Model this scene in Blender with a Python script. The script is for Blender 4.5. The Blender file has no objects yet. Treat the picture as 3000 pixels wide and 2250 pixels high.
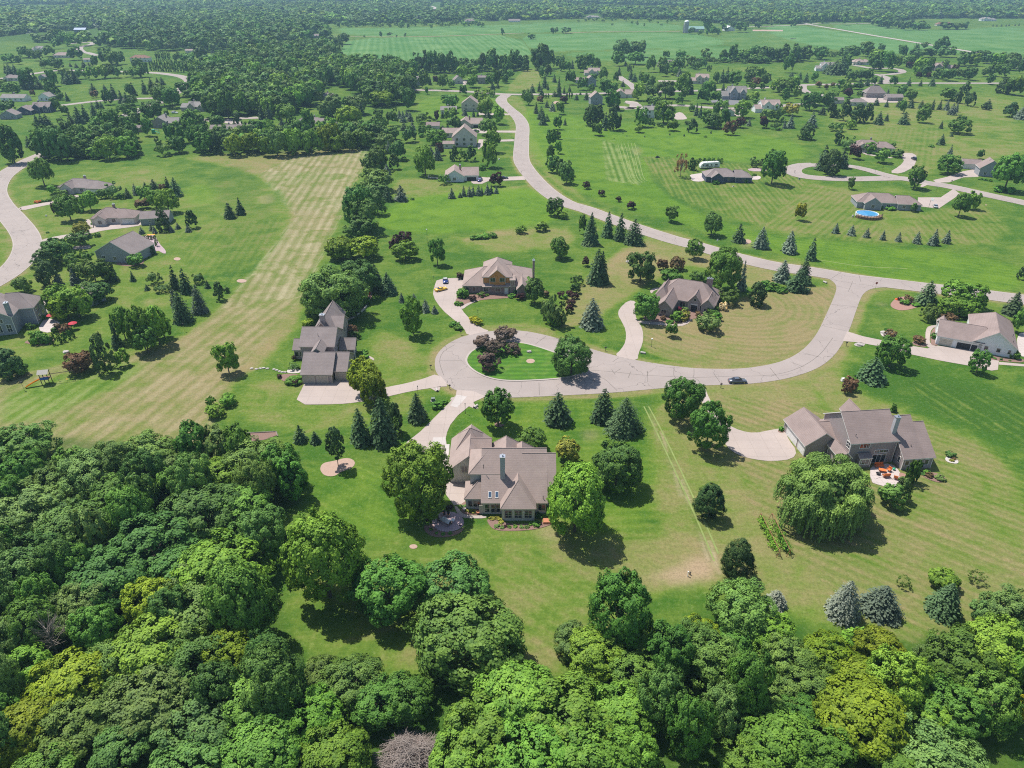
import bpy, math, random
import numpy as np
from mathutils import Vector
from mathutils.geometry import tessellate_polygon

# ---------------------------------------------------------------- camera, world, sun, exposure
S = bpy.context.scene
COL = S.collection
CAM_H, PITCH, FPX = 93.0, math.radians(30.152), 2083.0
cd = bpy.data.cameras.new("camera"); cam = bpy.data.objects.new("camera", cd); COL.objects.link(cam)
cam.location = (0, 0, CAM_H); cam.rotation_euler = (math.pi/2-PITCH, 0, 0)
cd.sensor_width = 36; cd.lens = FPX/3000*36; cd.clip_start = 1; cd.clip_end = 20000
S.camera = cam
SUN_EL, SUN_AZ = math.radians(63), math.radians(-48)      # azimuth clockwise from +Y
W = bpy.data.worlds.new("World"); S.world = W; W.use_nodes = True
nt = W.node_tree; bg = nt.nodes["Background"]
sky = nt.nodes.new("ShaderNodeTexSky"); sky.sky_type = 'NISHITA'; sky.sun_disc = False
sky.sun_elevation = SUN_EL; sky.sun_rotation = SUN_AZ; sky.air_density = 1.0; sky.dust_density = 1.0
nt.links.new(sky.outputs[0], bg.inputs[0]); bg.inputs[1].default_value = 0.098
sl = bpy.data.lights.new("sun", 'SUN'); sl.energy = 4.5; sl.angle = math.radians(0.5); sl.color = (1, .95, .88)
so = bpy.data.objects.new("sun", sl); COL.objects.link(so); so.location = (-50, 50, 300)
sv = Vector((math.sin(SUN_AZ)*math.cos(SUN_EL), math.cos(SUN_AZ)*math.cos(SUN_EL), math.sin(SUN_EL)))
so.rotation_euler = (-sv).to_track_quat('-Z', 'Y').to_euler()
S.view_settings.view_transform = 'Standard'; S.view_settings.look = 'None'
S.view_settings.exposure = 0.55; S.view_settings.gamma = 1
S.cycles.max_bounces = 5; S.cycles.diffuse_bounces = 3; S.cycles.glossy_bounces = 2
S.cycles.transmission_bounces = 3; S.cycles.transparent_max_bounces = 4; S.cycles.volume_bounces = 0
S.cycles.use_denoising = False; S.cycles.pixel_filter_type = 'BLACKMAN_HARRIS'; S.cycles.filter_width = 1.1; S.cycles.use_adaptive_sampling = True; S.cycles.adaptive_threshold = 0.015
rnd = random.Random(7); rng = np.random.default_rng(11)
CP, SP = math.cos(PITCH), math.sin(PITCH)

def G(u, v, z=0.0):
    """a point of the 3000x2250 photograph carried out to the level z"""
    x = (u-1500)/FPX; y = (1125-v)/FPX
    t = (z-CAM_H)/(-SP+y*CP)
    return (x*t, (CP+y*SP)*t)
def depth(Y, Z): return Y*CP+(CAM_H-Z)*SP
def PX(X, Y, Z):
    d = depth(Y, Z); return 1500+FPX*X/d, 1125-FPX*(Y*SP-(CAM_H-Z)*CP)/d
def zz(box, pts):
    x0, y0, s = box; return [(x0+p[0]/s, y0+p[1]/s) for p in pts]
F = (0, 0, .73733)
BA = (1200, 1150, 3.687); BB = (2200, 1130, 3.687); BC = (800, 850, 3.687); BD = (1250, 700, 3.687)
BE = (1750, 650, 3.403); BF = (2400, 750, 3.687); BG = (0, 450, 3.16); BH = (0, 800, 3.16)
BI = (600, 300, 3.687); BJ = (1100, 300, 3.687); BK = (1700, 300, 3.687); BL = (2300, 300, 3.16)
BM = (2300, 0, 3.16); BN = (1800, 0, 3.687); BO = (1200, 0, 3.16); BP = (600, 0, 3.16); BQ = (0, 0, 3.16)
BR = (1900, 1350, 2.011)
def gw(box, x, y, z=0): return G(box[0]+x/box[2], box[1]+y/box[2], z)

# ---------------------------------------------------------------- helpers
def tag(o, label=None, cat=None, group=None, kind=None):
    if label: o['label'] = label
    if cat: o['category'] = cat
    if group: o['group'] = group
    if kind: o['kind'] = kind
    return o
def empty(name, loc=(0, 0, 0), rz=0, **k):
    o = bpy.data.objects.new(name, None); COL.objects.link(o); o.location = loc; o.rotation_euler = (0, 0, rz)
    o.empty_display_size = .3
    return tag(o, **k)
def npmesh(name, V, Fq, mats, mi=None, attr=None):
    """mesh from arrays: V (n,3), Fq (m,4) quads (or (m,3))"""
    me = bpy.data.meshes.new(name); n, k = Fq.shape
    me.vertices.add(len(V)); me.vertices.foreach_set("co", np.asarray(V, 'f4').ravel())
    me.loops.add(n*k); me.loops.foreach_set("vertex_index", Fq.astype('i4').ravel())
    me.polygons.add(n); me.polygons.foreach_set("loop_start", np.arange(0, n*k, k, dtype='i4'))
    me.polygons.foreach_set("loop_total", np.full(n, k, 'i4'))
    for m in mats: me.materials.append(m)
    if mi is not None: me.polygons.foreach_set("material_index", mi.astype('i4'))
    for an, (dom, arr) in (attr or {}).items():
        a = me.attributes.new(an, 'FLOAT', dom); a.data.foreach_set("value", arr.astype('f4'))
    me.update(calc_edges=True); return me
class MB:
    def __init__(s): s.v = []; s.f = []; s.m = []
    def poly(s, pts, m=0):
        i = len(s.v); s.v += [tuple(p) for p in pts]; s.f.append(tuple(range(i, i+len(pts)))); s.m.append(m)
    def box(s, x0, x1, y0, y1, z0, z1, m=0, rot=0, c=(0, 0), taper=0):
        t = taper
        P = [(x0, y0, z0), (x1, y0, z0), (x1, y1, z0), (x0, y1, z0), (x0+t, y0+t, z1), (x1-t, y0+t, z1), (x1-t, y1-t, z1), (x0+t, y1-t, z1)]
        if rot:
            cr, sr = math.cos(rot), math.sin(rot)
            P = [(c[0]+cr*(p[0]-c[0])-sr*(p[1]-c[1]), c[1]+sr*(p[0]-c[0])+cr*(p[1]-c[1]), p[2]) for p in P]
        i = len(s.v); s.v += P
        for f in ((0, 3, 2, 1), (4, 5, 6, 7), (0, 1, 5, 4), (1, 2, 6, 5), (2, 3, 7, 6), (3, 0, 4, 7)):
            s.f.append(tuple(i+j for j in f)); s.m.append(m)
    def tube(s, a, b, r0, r1=None, n=6, m=0):
        r1 = r0 if r1 is None else r1
        a, b = Vector(a), Vector(b); d = (b-a).normalized()
        x = d.orthogonal().normalized(); y = d.cross(x); i = len(s.v)
        for c, r in ((a, r0), (b, r1)):
            for k in range(n):
                t = 2*math.pi*k/n; s.v.append(tuple(c+x*(r*math.cos(t))+y*(r*math.sin(t))))
        for k in range(n):
            s.f.append((i+k, i+(k+1) % n, i+n+(k+1) % n, i+n+k)); s.m.append(m)
        s.f.append(tuple(i+k for k in reversed(range(n)))); s.m.append(m)
        s.f.append(tuple(i+n+k for k in range(n))); s.m.append(m)
    def lathe(s, prof, n=12, c=(0, 0), m=0):
        i = len(s.v)
        for r, z in prof:
            for k in range(n):
                t = 2*math.pi*k/n; s.v.append((c[0]+r*math.cos(t), c[1]+r*math.sin(t), z))
        for j in range(len(prof)-1):
            for k in range(n):
                s.f.append((i+j*n+k, i+j*n+(k+1) % n, i+(j+1)*n+(k+1) % n, i+(j+1)*n+k)); s.m.append(m)
        s.f.append(tuple(i+k for k in reversed(range(n)))); s.m.append(m)
        s.f.append(tuple(i+(len(prof)-1)*n+k for k in range(n))); s.m.append(m)
    def build(s, name, mats, parent=None, loc=None, rz=0):
        me = bpy.data.meshes.new(name); me.from_pydata(s.v, [], s.f)
        for m in (mats if isinstance(mats, (list, tuple)) else [mats]): me.materials.append(m)
        me.polygons.foreach_set("material_index", s.m); me.update()
        o = bpy.data.objects.new(name, me); COL.objects.link(o)
        if parent: o.parent = parent
        if loc is not None: o.location = loc
        if rz: o.rotation_euler = (0, 0, rz)
        return o
def copy_tree(o, parent=None):
    c = o.copy(); COL.objects.link(c); c.parent = parent
    for ch in [x for x in bpy.data.objects if x.parent == o]: copy_tree(ch, c)
    return c
def smooth(P, n=3, closed=True):
    for _ in range(n):
        Q = []; L = len(P)
        for i in range(L if closed else L-1):
            a, b = P[i], P[(i+1) % L]
            Q += [(a[0]*.75+b[0]*.25, a[1]*.75+b[1]*.25), (a[0]*.25+b[0]*.75, a[1]*.25+b[1]*.75)]
        if not closed: Q = [P[0]]+Q+[P[-1]]
        P = Q
    return P
def catmull(P, step=3.0):
    P = [Vector(p) for p in P]; Q = []
    E = [P[0]*2-P[1]]+P+[P[-1]*2-P[-2]]
    for i in range(1, len(E)-2):
        p0, p1, p2, p3 = E[i-1:i+3]; n = max(2, int((p2-p1).length/step))
        for k in range(n):
            t = k/n
            Q.append(.5*((2*p1)+(-p0+p2)*t+(2*p0-5*p1+4*p2-p3)*t*t+(-p0+3*p1-3*p2+p3)*t**3))
    Q.append(P[-1]); return Q
def slab(name, pts, z, mat, h=0.0, parent=None, edge=None, **k):
    """flat sheet (or low slab) over a ground polygon; pts in metres"""
    V3 = [Vector((p[0], p[1], 0)) for p in pts]
    mb = MB(); mb.v = [(p[0], p[1], z+h) for p in pts]
    for t in tessellate_polygon([V3]):
        a, b, c = (V3[i] for i in t)
        if (b-a).cross(c-a).z < 0: t = (t[0], t[2], t[1])
        mb.f.append(tuple(t)); mb.m.append(0)
    if h > 0:
        n = len(pts); mb.v += [(p[0], p[1], z-.02) for p in pts]
        for i in range(n): mb.f.append((i, n+i, n+(i+1) % n, (i+1) % n)); mb.m.append(1 if edge else 0)
    o = mb.build(name, [mat, edge] if edge else mat, parent)
    return tag(o, **k)
def ribbon(name, cl, w, z, mat, kerb=True):
    """road strip along metre points, a low concrete lip each side; UV-free, 'along' attribute drives the joints"""
    Q = catmull(cl); n = len(Q); mb = MB(); L = 0; al = []
    offs = [-w/2-.35, -w/2, w/2, w/2+.35] if kerb else [-w/2, w/2]
    for i, p in enumerate(Q):
        d = (Q[min(i+1, n-1)]-Q[max(i-1, 0)]).normalized(); nrm = Vector((-d.y, d.x))
        if i: L += (p-Q[i-1]).length
        for j, o in enumerate(offs):
            q = p+nrm*o; mb.v.append((q.x, q.y, z+(.05 if kerb and j in (0, 3) else 0))); al.append((L, o))
    k = len(offs)
    for i in range(n-1):
        for j in range(k-1):
            mb.f.append((i*k+j, (i+1)*k+j, (i+1)*k+j+1, i*k+j+1)[::-1]); mb.m.append(1 if kerb and j in (0, 2) else 0)
    o = mb.build(name, [mat, M['kerb']]); me = o.data
    for nm, q in (("along", 0), ("across", 1)):
        a = me.attributes.new(nm, 'FLOAT', 'POINT'); a.data.foreach_set("value", [t[q] for t in al])
    return tag(o, kind='structure')

# ---------------------------------------------------------------- materials
M = {}
def newmat(name):
    m = bpy.data.materials.new(name); m.use_nodes = True; t = m.node_tree
    return m, t, t.nodes["Principled BSDF"]
def nd(t, typ, **k):
    n = t.nodes.new(typ)
    for a, b in k.items(): setattr(n, a, b)
    return n
def plain(name, col, rough=.7, spec=.3, var=.12, scale=1.5, metal=0, bump=0):
    m, t, b = newmat(name); b.inputs['Roughness'].default_value = rough; b.inputs['Metallic'].default_value = metal
    b.inputs['Specular IOR Level'].default_value = spec
    tc = nd(t, 'ShaderNodeTexCoord'); nz = nd(t, 'ShaderNodeTexNoise'); nz.inputs['Scale'].default_value = scale; nz.inputs['Detail'].default_value = 5
    t.links.new(tc.outputs['Object'], nz.inputs['Vector'])
    mx = nd(t, 'ShaderNodeMix', data_type='RGBA')
    mx.inputs[6].default_value = (*[c*(1-var) for c in col], 1); mx.inputs[7].default_value = (*[min(1, c*(1+var)) for c in col], 1)
    t.links.new(nz.outputs[0], mx.inputs[0]); t.links.new(mx.outputs[2], b.inputs['Base Color'])
    if bump:
        bp = nd(t, 'ShaderNodeBump'); bp.inputs['Strength'].default_value = bump; t.links.new(nz.outputs[0], bp.inputs['Height']); t.links.new(bp.outputs[0], b.inputs['Normal'])
    M[name] = m; return m
def mathn(t, op, a, b=None, c=None):
    n = nd(t, 'ShaderNodeMath', operation=op)
    for i, x in enumerate((a, b, c)):
        if x is None: continue
        if isinstance(x, (int, float)): n.inputs[i].default_value = x
        else: t.links.new(x, n.inputs[i])
    return n.outputs[0]
def noise(t, vec, scale, detail=4, rough=.55, dist=0):
    n = nd(t, 'ShaderNodeTexNoise'); n.inputs['Scale'].default_value = scale; n.inputs['Detail'].default_value = detail
    n.inputs['Roughness'].default_value = rough; n.inputs['Distortion'].default_value = dist
    if vec is not None: t.links.new(vec, n.inputs['Vector'])
    return n.outputs[0]
def mixc(t, f, a, b, mode='MIX'):
    n = nd(t, 'ShaderNodeMix', data_type='RGBA', blend_type=mode)
    for i, x in ((0, f), (6, a), (7, b)):
        if isinstance(x, (tuple, list)): n.inputs[i].default_value = (*x[:3], 1)
        elif isinstance(x, (int, float)): n.inputs[i].default_value = x
        else: t.links.new(x, n.inputs[i])
    return n.outputs[2]
def ramp(t, f, lo, hi):
    n = nd(t, 'ShaderNodeMapRange'); n.inputs[1].default_value = lo; n.inputs[2].default_value = hi
    n.clamp = True; t.links.new(f, n.inputs[0]); return n.outputs[0]

def concrete(name, col, joint=0, seg=4.6, cracks=True, patch=.10):
    m, t, b = newmat(name); b.inputs['Roughness'].default_value = .85; b.inputs['Specular IOR Level'].default_value = .2
    pos = nd(t, 'ShaderNodeNewGeometry').outputs['Position']
    n1 = noise(t, pos, .12, 6, .6); n2 = noise(t, pos, 2.5, 4); 
    c = mixc(t, ramp(t, n1, .3, .7), tuple(x*(1-patch) for x in col), tuple(x*(1+patch*.6) for x in col))
    c = mixc(t, mathn(t, 'MULTIPLY', ramp(t, n2, .35, .75), .18), c, tuple(x*.75 for x in col))
    if joint == 1:      # along / across attributes
        al = nd(t, 'ShaderNodeAttribute', attribute_name="along").outputs['Fac']; ac = nd(t, 'ShaderNodeAttribute', attribute_name="across").outputs['Fac']
        j1 = mathn(t, 'LESS_THAN', mathn(t, 'PINGPONG', al, seg/2), .035)
        j2 = mathn(t, 'LESS_THAN', mathn(t, 'ABSOLUTE', ac), .05)
        wear = mathn(t, 'MULTIPLY', ramp(t, noise(t, pos, .35, 3), .42, .62), .4)
        c = mixc(t, mathn(t, 'MULTIPLY', mathn(t, 'MAXIMUM', j1, j2), wear), c, (.05, .045, .04))
    elif joint == 2:
        br = nd(t, 'ShaderNodeTexBrick'); br.offset = 0; br.inputs['Scale'].default_value = 1
        br.inputs['Brick Width'].default_value = seg; br.inputs['Row Height'].default_value = seg; br.inputs['Mortar Size'].default_value = .035
        t.links.new(nd(t, 'ShaderNodeTexCoord').outputs['Object'], br.inputs['Vector'])
        c = mixc(t, mathn(t, 'MULTIPLY', br.outputs['Fac'], .35), c, (.12, .10, .08))
    if cracks:
        v = nd(t, 'ShaderNodeTexVoronoi', feature='DISTANCE_TO_EDGE'); v.inputs['Scale'].default_value = .085
        vm = nd(t, 'ShaderNodeVectorMath', operation='ADD'); nn = nd(t, 'ShaderNodeTexNoise'); nn.inputs['Scale'].default_value = .4
        sc = nd(t, 'ShaderNodeVectorMath', operation='SCALE'); sc.inputs['Scale'].default_value = 3.0
        t.links.new(pos, nn.inputs['Vector']); t.links.new(nn.outputs['Color'], sc.inputs[0]); t.links.new(sc.outputs[0], vm.inputs[0]); t.links.new(pos, vm.inputs[1]); t.links.new(vm.outputs[0], v.inputs['Vector'])
        cr = mathn(t, 'LESS_THAN', v.outputs['Distance'], .0035)
        c = mixc(t, mathn(t, 'MULTIPLY', cr, .5), c, (.03, .028, .026))
    t.links.new(c, b.inputs['Base Color']); M[name] = m
concrete('road', (.312, .268, .244), 1)
concrete('court', (.305, .262, .240), 0)
concrete('drive', (.375, .315, .282), 2, 3.2, False)
concrete('drive_new', (.44, .40, .375), 2, 3.2, False)
concrete('kerb', (.37, .325, .295), 0, cracks=False)
concrete('patio', (.46, .40, .375), 2, 1.2, False)
concrete('stoned', (.40, .30, .32), 2, .5, False, .25)
concrete('asphalt', (.17, .17, .17), 0, cracks=False)

def shingles(name, col):
    m, t, b = newmat(name); b.inputs['Roughness'].default_value = .9; b.inputs['Specular IOR Level'].default_value = .15
    tc = nd(t, 'ShaderNodeTexCoord').outputs['Object']; sp = nd(t, 'ShaderNodeSeparateXYZ'); t.links.new(tc, sp.inputs[0])
    n1 = noise(t, tc, .35, 4, .6); n2 = noise(t, tc, 4.5, 3, .7)
    row = mathn(t, 'LESS_THAN', mathn(t, 'FRACT', mathn(t, 'MULTIPLY', sp.outputs[2], 4.5)), .22)
    c = mixc(t, ramp(t, n1, .3, .7), tuple(x*.86 for x in col), tuple(x*1.1 for x in col))
    c = mixc(t, mathn(t, 'MULTIPLY', ramp(t, n2, .35, .75), .45), c, tuple(x*.62 for x in col))
    c = mixc(t, mathn(t, 'MULTIPLY', row, .25), c, tuple(x*.45 for x in col))
    t.links.new(c, b.inputs['Base Color']); M[name] = m
shingles('roof_tan', (.34, .268, .240)); shingles('roof_brown', (.275, .215, .198)); shingles('roof_grey', (.255, .215, .205))
shingles('roof_dark', (.135, .122, .120)); shingles('roof_pale', (.27, .25, .235)); shingles('roof_red', (.26, .15, .11))
def siding(name, col, per=5.0):
    m, t, b = newmat(name); b.inputs['Roughness'].default_value = .7; b.inputs['Specular IOR Level'].default_value = .25
    tc = nd(t, 'ShaderNodeTexCoord').outputs['Object']; sp = nd(t, 'ShaderNodeSeparateXYZ'); t.links.new(tc, sp.inputs[0])
    row = mathn(t, 'LESS_THAN', mathn(t, 'FRACT', mathn(t, 'MULTIPLY', sp.outputs[2], per)), .18)
    c = mixc(t, ramp(t, noise(t, tc, 1.1, 4), .3, .7), tuple(x*.93 for x in col), tuple(min(1, x*1.05) for x in col))
    c = mixc(t, mathn(t, 'MULTIPLY', row, .35), c, tuple(x*.5 for x in col))
    t.links.new(c, b.inputs['Base Color']); M[name] = m
siding('wall_tan', (.60, .55, .51)); siding('wall_grey', (.20, .185, .18)); siding('wall_light', (.42, .42, .43)); siding('wall_blue', (.17, .20, .235)); siding('wall_white', (.74, .75, .75))
siding('wall_taupe', (.33, .285, .275)); siding('wall_slate', (.29, .31, .335)); siding('wall_cream', (.55, .50, .41)); siding('wall_navy', (.075, .09, .13))
siding('wall_orange', (.58, .26, .085), 6)
def bricks(name, col):
    m, t, b = newmat(name); b.inputs['Roughness'].default_value = .85
    br = nd(t, 'ShaderNodeTexBrick'); br.inputs['Scale'].default_value = 3.5
    br.inputs['Color1'].default_value = (*col, 1); br.inputs['Color2'].default_value = (*[c*.7 for c in col], 1); br.inputs['Mortar'].default_value = (.35, .32, .3, 1)
    br.inputs['Mortar Size'].default_value = .015
    mp = nd(t, 'ShaderNodeMapping'); mp.inputs['Rotation'].default_value = (math.pi/2, 0, 0)
    t.links.new(nd(t, 'ShaderNodeTexCoord').outputs['Object'], mp.inputs[0]); t.links.new(mp.outputs[0], br.inputs['Vector']); t.links.new(br.outputs[0], b.inputs['Base Color']); M[name] = m
bricks('brick', (.31, .20, .185)); bricks('stone', (.33, .28, .25))
plain('trim', (.72, .70, .66), .6, var=.04); plain('trim_tan', (.50, .45, .38), .6, var=.05)
plain('door_white', (.66, .65, .63), .5, var=.04); plain('door_tan', (.42, .37, .32), .5, var=.05)
plain('black', (.02, .02, .022), .5); plain('clippings', (.185, .235, .07), .95, var=.4, scale=.6); plain('crack', (.13, .115, .10), .9); plain('dark_metal', (.035, .035, .038), .5, .5); plain('shade_fill', (.03, .03, .035), .9)  # last one: near-black shade colour for open doorways, door grooves and pipe mouths
plain('metal', (.55, .56, .58), .35, .5, metal=.8); plain('white_paint', (.78, .78, .77), .35, .5, var=.03)
plain('bark', (.105, .085, .07), .9, var=.35, scale=6, bump=.6); plain('bark_pale', (.22, .19, .16), .9, var=.3, scale=6)
plain('wood_red', (.27, .12, .06), .7, var=.25, scale=4); plain('wood_brown', (.20, .12, .075), .75, var=.3, scale=4)
plain('wood_dark', (.06, .045, .04), .75, var=.3, scale=4)
plain('orange_fabric', (.62, .17, .045), .7); plain('slide_yellow', (.80, .36, .03), .4, .5, var=.05)
plain('mulch', (.20, .125, .10), .95, var=.35, scale=5, bump=.4); plain('mulch_red', (.29, .17, .135), .95, var=.25, scale=5)
plain('sand', (.36, .255, .20), .95, var=.2, scale=2); plain('rock', (.32, .29, .27), .9, var=.3, scale=2.5, bump=.5); plain('rock_pale', (.43, .395, .365), .9, var=.25, scale=2.5)
plain('plastic_red', (.42, .035, .04), .4, .5); plain('plastic_green', (.03, .35, .20), .4, .5); plain('plastic_blue', (.03, .10, .42), .4, .5)
plain('utility_green', (.16, .20, .17), .6); plain('tyre', (.018, .018, .018), .85); plain('rim', (.4, .4, .42), .3, .6, metal=.6)
plain('terracotta', (.42, .17, .09), .8); plain('pool_wall', (.70, .72, .75), .4, .5); plain('brush', (.27, .225, .20), .95, var=.4, scale=3)
plain('umbrella_red', (.45, .03, .05), .7); plain('awning', (.36, .34, .30), .8); plain('barn_green', (.20, .33, .29), .6); plain('barn_blue', (.12, .20, .36), .5)
plain('tin_white', (.74, .76, .78), .45, .5, var=.05); plain('silo_concrete', (.36, .36, .37), .85, var=.15, scale=.6)
plain('cow_white', (.6, .58, .54), .9); plain('cow_black', (.02, .02, .02), .9)
def glass(name, col):
    m, t, b = newmat(name); b.inputs['Base Color'].default_value = (*col, 1); b.inputs['Roughness'].default_value = .06; b.inputs['Specular IOR Level'].default_value = .9
    M[name] = m
glass('glass', (.025, .032, .04)); glass('skylight', (.05, .09, .15)); glass('car_glass', (.015, .018, .022))
def carpaint(name, col, metal=.3):
    m, t, b = newmat(name); b.inputs['Base Color'].default_value = (*col, 1); b.inputs['Roughness'].default_value = .25; b.inputs['Metallic'].default_value = metal
    b.inputs['Coat Weight'].default_value = .6; M[name] = m
carpaint('paint_grey', (.12, .135, .16)); carpaint('paint_blue', (.015, .03, .16)); carpaint('paint_yellow', (.78, .47, .02), 0); carpaint('paint_silver', (.42, .44, .46)); carpaint('paint_dark', (.03, .035, .05)); carpaint('paint_white', (.78, .78, .78), 0)
m, t, b = newmat('pool_water'); b.inputs['Base Color'].default_value = (.06, .27, .50, 1); b.inputs['Roughness'].default_value = .08
bp = nd(t, 'ShaderNodeBump'); bp.inputs['Strength'].default_value = .25; t.links.new(noise(t, nd(t, 'ShaderNodeTexCoord').outputs['Object'], 3, 3), bp.inputs['Height']); t.links.new(bp.outputs[0], b.inputs['Normal']); M['pool_water'] = m

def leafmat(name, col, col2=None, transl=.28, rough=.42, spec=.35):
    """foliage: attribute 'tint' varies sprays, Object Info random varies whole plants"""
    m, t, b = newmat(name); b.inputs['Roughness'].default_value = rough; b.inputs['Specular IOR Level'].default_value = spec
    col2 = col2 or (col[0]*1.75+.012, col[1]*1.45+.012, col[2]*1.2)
    ti = nd(t, 'ShaderNodeAttribute', attribute_name="tint").outputs['Fac']; oi = nd(t, 'ShaderNodeObjectInfo').outputs['Random']
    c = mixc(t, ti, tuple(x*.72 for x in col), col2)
    hs = nd(t, 'ShaderNodeHueSaturation'); t.links.new(c, hs.inputs['Color'])
    t.links.new(mathn(t, 'MULTIPLY_ADD', oi, .03, .492), hs.inputs['Hue']); t.links.new(mathn(t, 'MULTIPLY_ADD', mathn(t, 'FRACT', mathn(t, 'MULTIPLY', oi, 7.3)), .5, .75), hs.inputs['Value'])
    t.links.new(hs.outputs[0], b.inputs['Base Color'])
    tr = nd(t, 'ShaderNodeBsdfTranslucent'); mt = nd(t, 'ShaderNodeMixShader'); mt.inputs[0].default_value = transl
    br = nd(t, 'ShaderNodeHueSaturation'); br.inputs['Value'].default_value = 1.3; br.inputs['Hue'].default_value = .485; t.links.new(hs.outputs[0], br.inputs['Color']); t.links.new(br.outputs[0], tr.inputs['Color'])
    t.links.new(b.outputs[0], mt.inputs[1]); t.links.new(tr.outputs[0], mt.inputs[2]); t.links.new(mt.outputs[0], t.nodes['Material Output'].inputs['Surface'])
    M[name] = m
LEAF = dict(m=(.047, .118, .023), l=(.072, .160, .023), o=(.056, .120, .030), q=(.056, .112, .026), y=(.125, .215, .020), k=(.042, .104, .028), e=(.058, .132, .022),
            p=(.040, .018, .026), P=(.112, .097, .098), s=(.028, .062, .034), b=(.052, .088, .080), B=(.105, .15, .148), n=(.030, .068, .026), h=(.045, .125, .020),
            c=(.030, .085, .014), w=(.080, .178, .048), g=(.058, .118, .038), N=(.030, .072, .030), v=(.16, .20, .04), R=(.115, .085, .055), D=(.24, .16, .08), Y=(.20, .25, .012),
            t=(.045, .10, .022), W=(.55, .55, .42), O=(.50, .16, .03), f=(.33, .05, .10))
for k_, c_ in LEAF.items():
    q_ = {'W': 1, 'O': 1, 'f': 1, 'D': 1.1, 'R': 1.1, 'p': 1.0, 'P': 1.1, 'B': 1.35, 'Y': 1.15, 'y': 1.25, 'v': 1.2}.get(k_, 1.75); c_ = (c_[0]*q_*1.10, c_[1]*q_, c_[2]*q_*.9)
    leafmat('leaf_'+k_, c_, transl=.10 if k_ in 'sbnBc' else .20, spec=.12 if k_ in 'sbnBc' else .16, rough=.6)
# ---------------------------------------------------------------- ground: one sheet to the horizon, grass kinds carried as vertex attributes
def axis_pts(lo, hi, segs):
    P = [lo]
    while P[-1] < hi:
        x = P[-1]
        for a, b, st in segs:
            if a <= x < b: break
        P.append(x+st)
    return np.array(P)
xs = axis_pts(-5000, 5000, [(-5000, -1500, 250), (-1500, -700, 40), (-700, -280, 6), (-280, -150, 2), (-150, 150, 1.1), (150, 280, 2), (280, 700, 6), (700, 1500, 40), (1500, 1e9, 250)])
ys = axis_pts(-1500, 9000, [(-1500, -100, 200), (-100, 50, 25), (50, 260, 1.1), (260, 420, 2), (420, 800, 5), (800, 1600, 14), (1600, 3200, 80), (3200, 1e9, 400)])
GX, GY = np.meshgrid(xs, ys); gx, gy = GX.ravel(), GY.ravel()
d_ = np.maximum(gy*CP+CAM_H*SP, 1.0)
GU = 1500+FPX*gx/d_; GV = 1125-FPX*(gy*SP-CAM_H*CP)/d_; VIS = gy > 20
def inside(poly):
    P = np.array(poly, float); r = np.zeros(len(GU), bool)
    m = VIS & (GU > P[:, 0].min()) & (GU < P[:, 0].max()) & (GV > P[:, 1].min()) & (GV < P[:, 1].max())
    u, v = GU[m], GV[m]; c = np.zeros(len(u), bool); j = len(P)-1
    for i in range(len(P)):
        xi, yi = P[i]; xj, yj = P[j]
        if yi != yj: c ^= ((yi > v) != (yj > v)) & (u < (xj-xi)*(v-yi)/(yj-yi)+xi)
        j = i
    r[m] = c; return r
ny, nx = GX.shape
CH = {k: np.zeros(len(gx), 'f4') for k in ('dry', 'lush', 'crop', 'soil', 'amp', 'phase', 'straw')}
def blur(a, n):
    a = a.reshape(ny, nx)
    for _ in range(n):
        p = np.pad(a, 1, mode='edge'); a = (p[1:-1, :-2]+p[1:-1, 2:]+p[:-2, 1:-1]+p[2:, 1:-1]+p[1:-1, 1:-1]*2)/6
    return a.ravel()
def paint(box, pts, ch, val, n=2, sm=2):
    poly = zz(box, pts)
    if sm: poly = smooth(poly, sm)
    msk = blur(inside(poly).astype('f4'), n); CH[ch] = CH[ch]*(1-msk)+val*msk
def stripes(box, pts, a, b, period, amp, ctr=None, straw=0):
    """mowing lines parallel to the line a-b, or rings round ctr"""
    poly = zz(box, pts); m = inside(poly)
    if ctr:
        c = gw(box, *ctr); ph = np.hypot(gx-c[0], gy-c[1])/period
    else:
        A, B = gw(box, *a), gw(box, *b); L = math.hypot(B[0]-A[0], B[1]-A[1]); ph = ((gx-A[0])*-(B[1]-A[1])+(gy-A[1])*(B[0]-A[0]))/L/period
    CH['phase'][m] = ph[m]; CH['amp'][m] = amp
    if straw: CH['straw'][m] = straw
# overall: the lots are mostly half dry, the hay strip drier
paint(F, [(-300, 860), (130, 790), (380, 745), (470, 670), (575, 560), (640, 470), (560, 375), (430, 345), (380, 338), (640, 322), (800, 315), (772, 400), (735, 470), (700, 540), (655, 640), (640, 720), (480, 850), (440, 930), (560, 1010), (120, 1090), (-300, 1050)], 'dry', .66, 3)
stripes(F, [(-300, 860), (130, 790), (380, 745), (470, 670), (660, 640), (500, 820), (450, 1000), (-300, 1050)], (190, 950), (640, 610), 3.6, .5, straw=.30)
stripes(F, [(470, 670), (640, 470), (560, 375), (640, 335), (800, 318), (735, 470), (655, 640)], (640, 600), (775, 345), 3.9, .6, straw=.75)
paint(F, [(0, 850), (200, 790), (330, 780), (250, 840), (0, 935)], 'lush', .45, 3)
paint(F, [(0, 850), (200, 790), (330, 780), (250, 840), (0, 935)], 'dry', .25, 3)
paint(F, [(690, 800), (900, 760), (940, 880), (760, 930), (560, 930), (500, 840)], 'dry', .28, 3)
paint(F, [(100, 700), (300, 770), (420, 650), (330, 600), (150, 640)], 'dry', .2, 3)
paint(F, [(-200, 420), (300, 340), (420, 420), (450, 640), (200, 760), (-200, 800)], 'dry', .22, 3)
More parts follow.
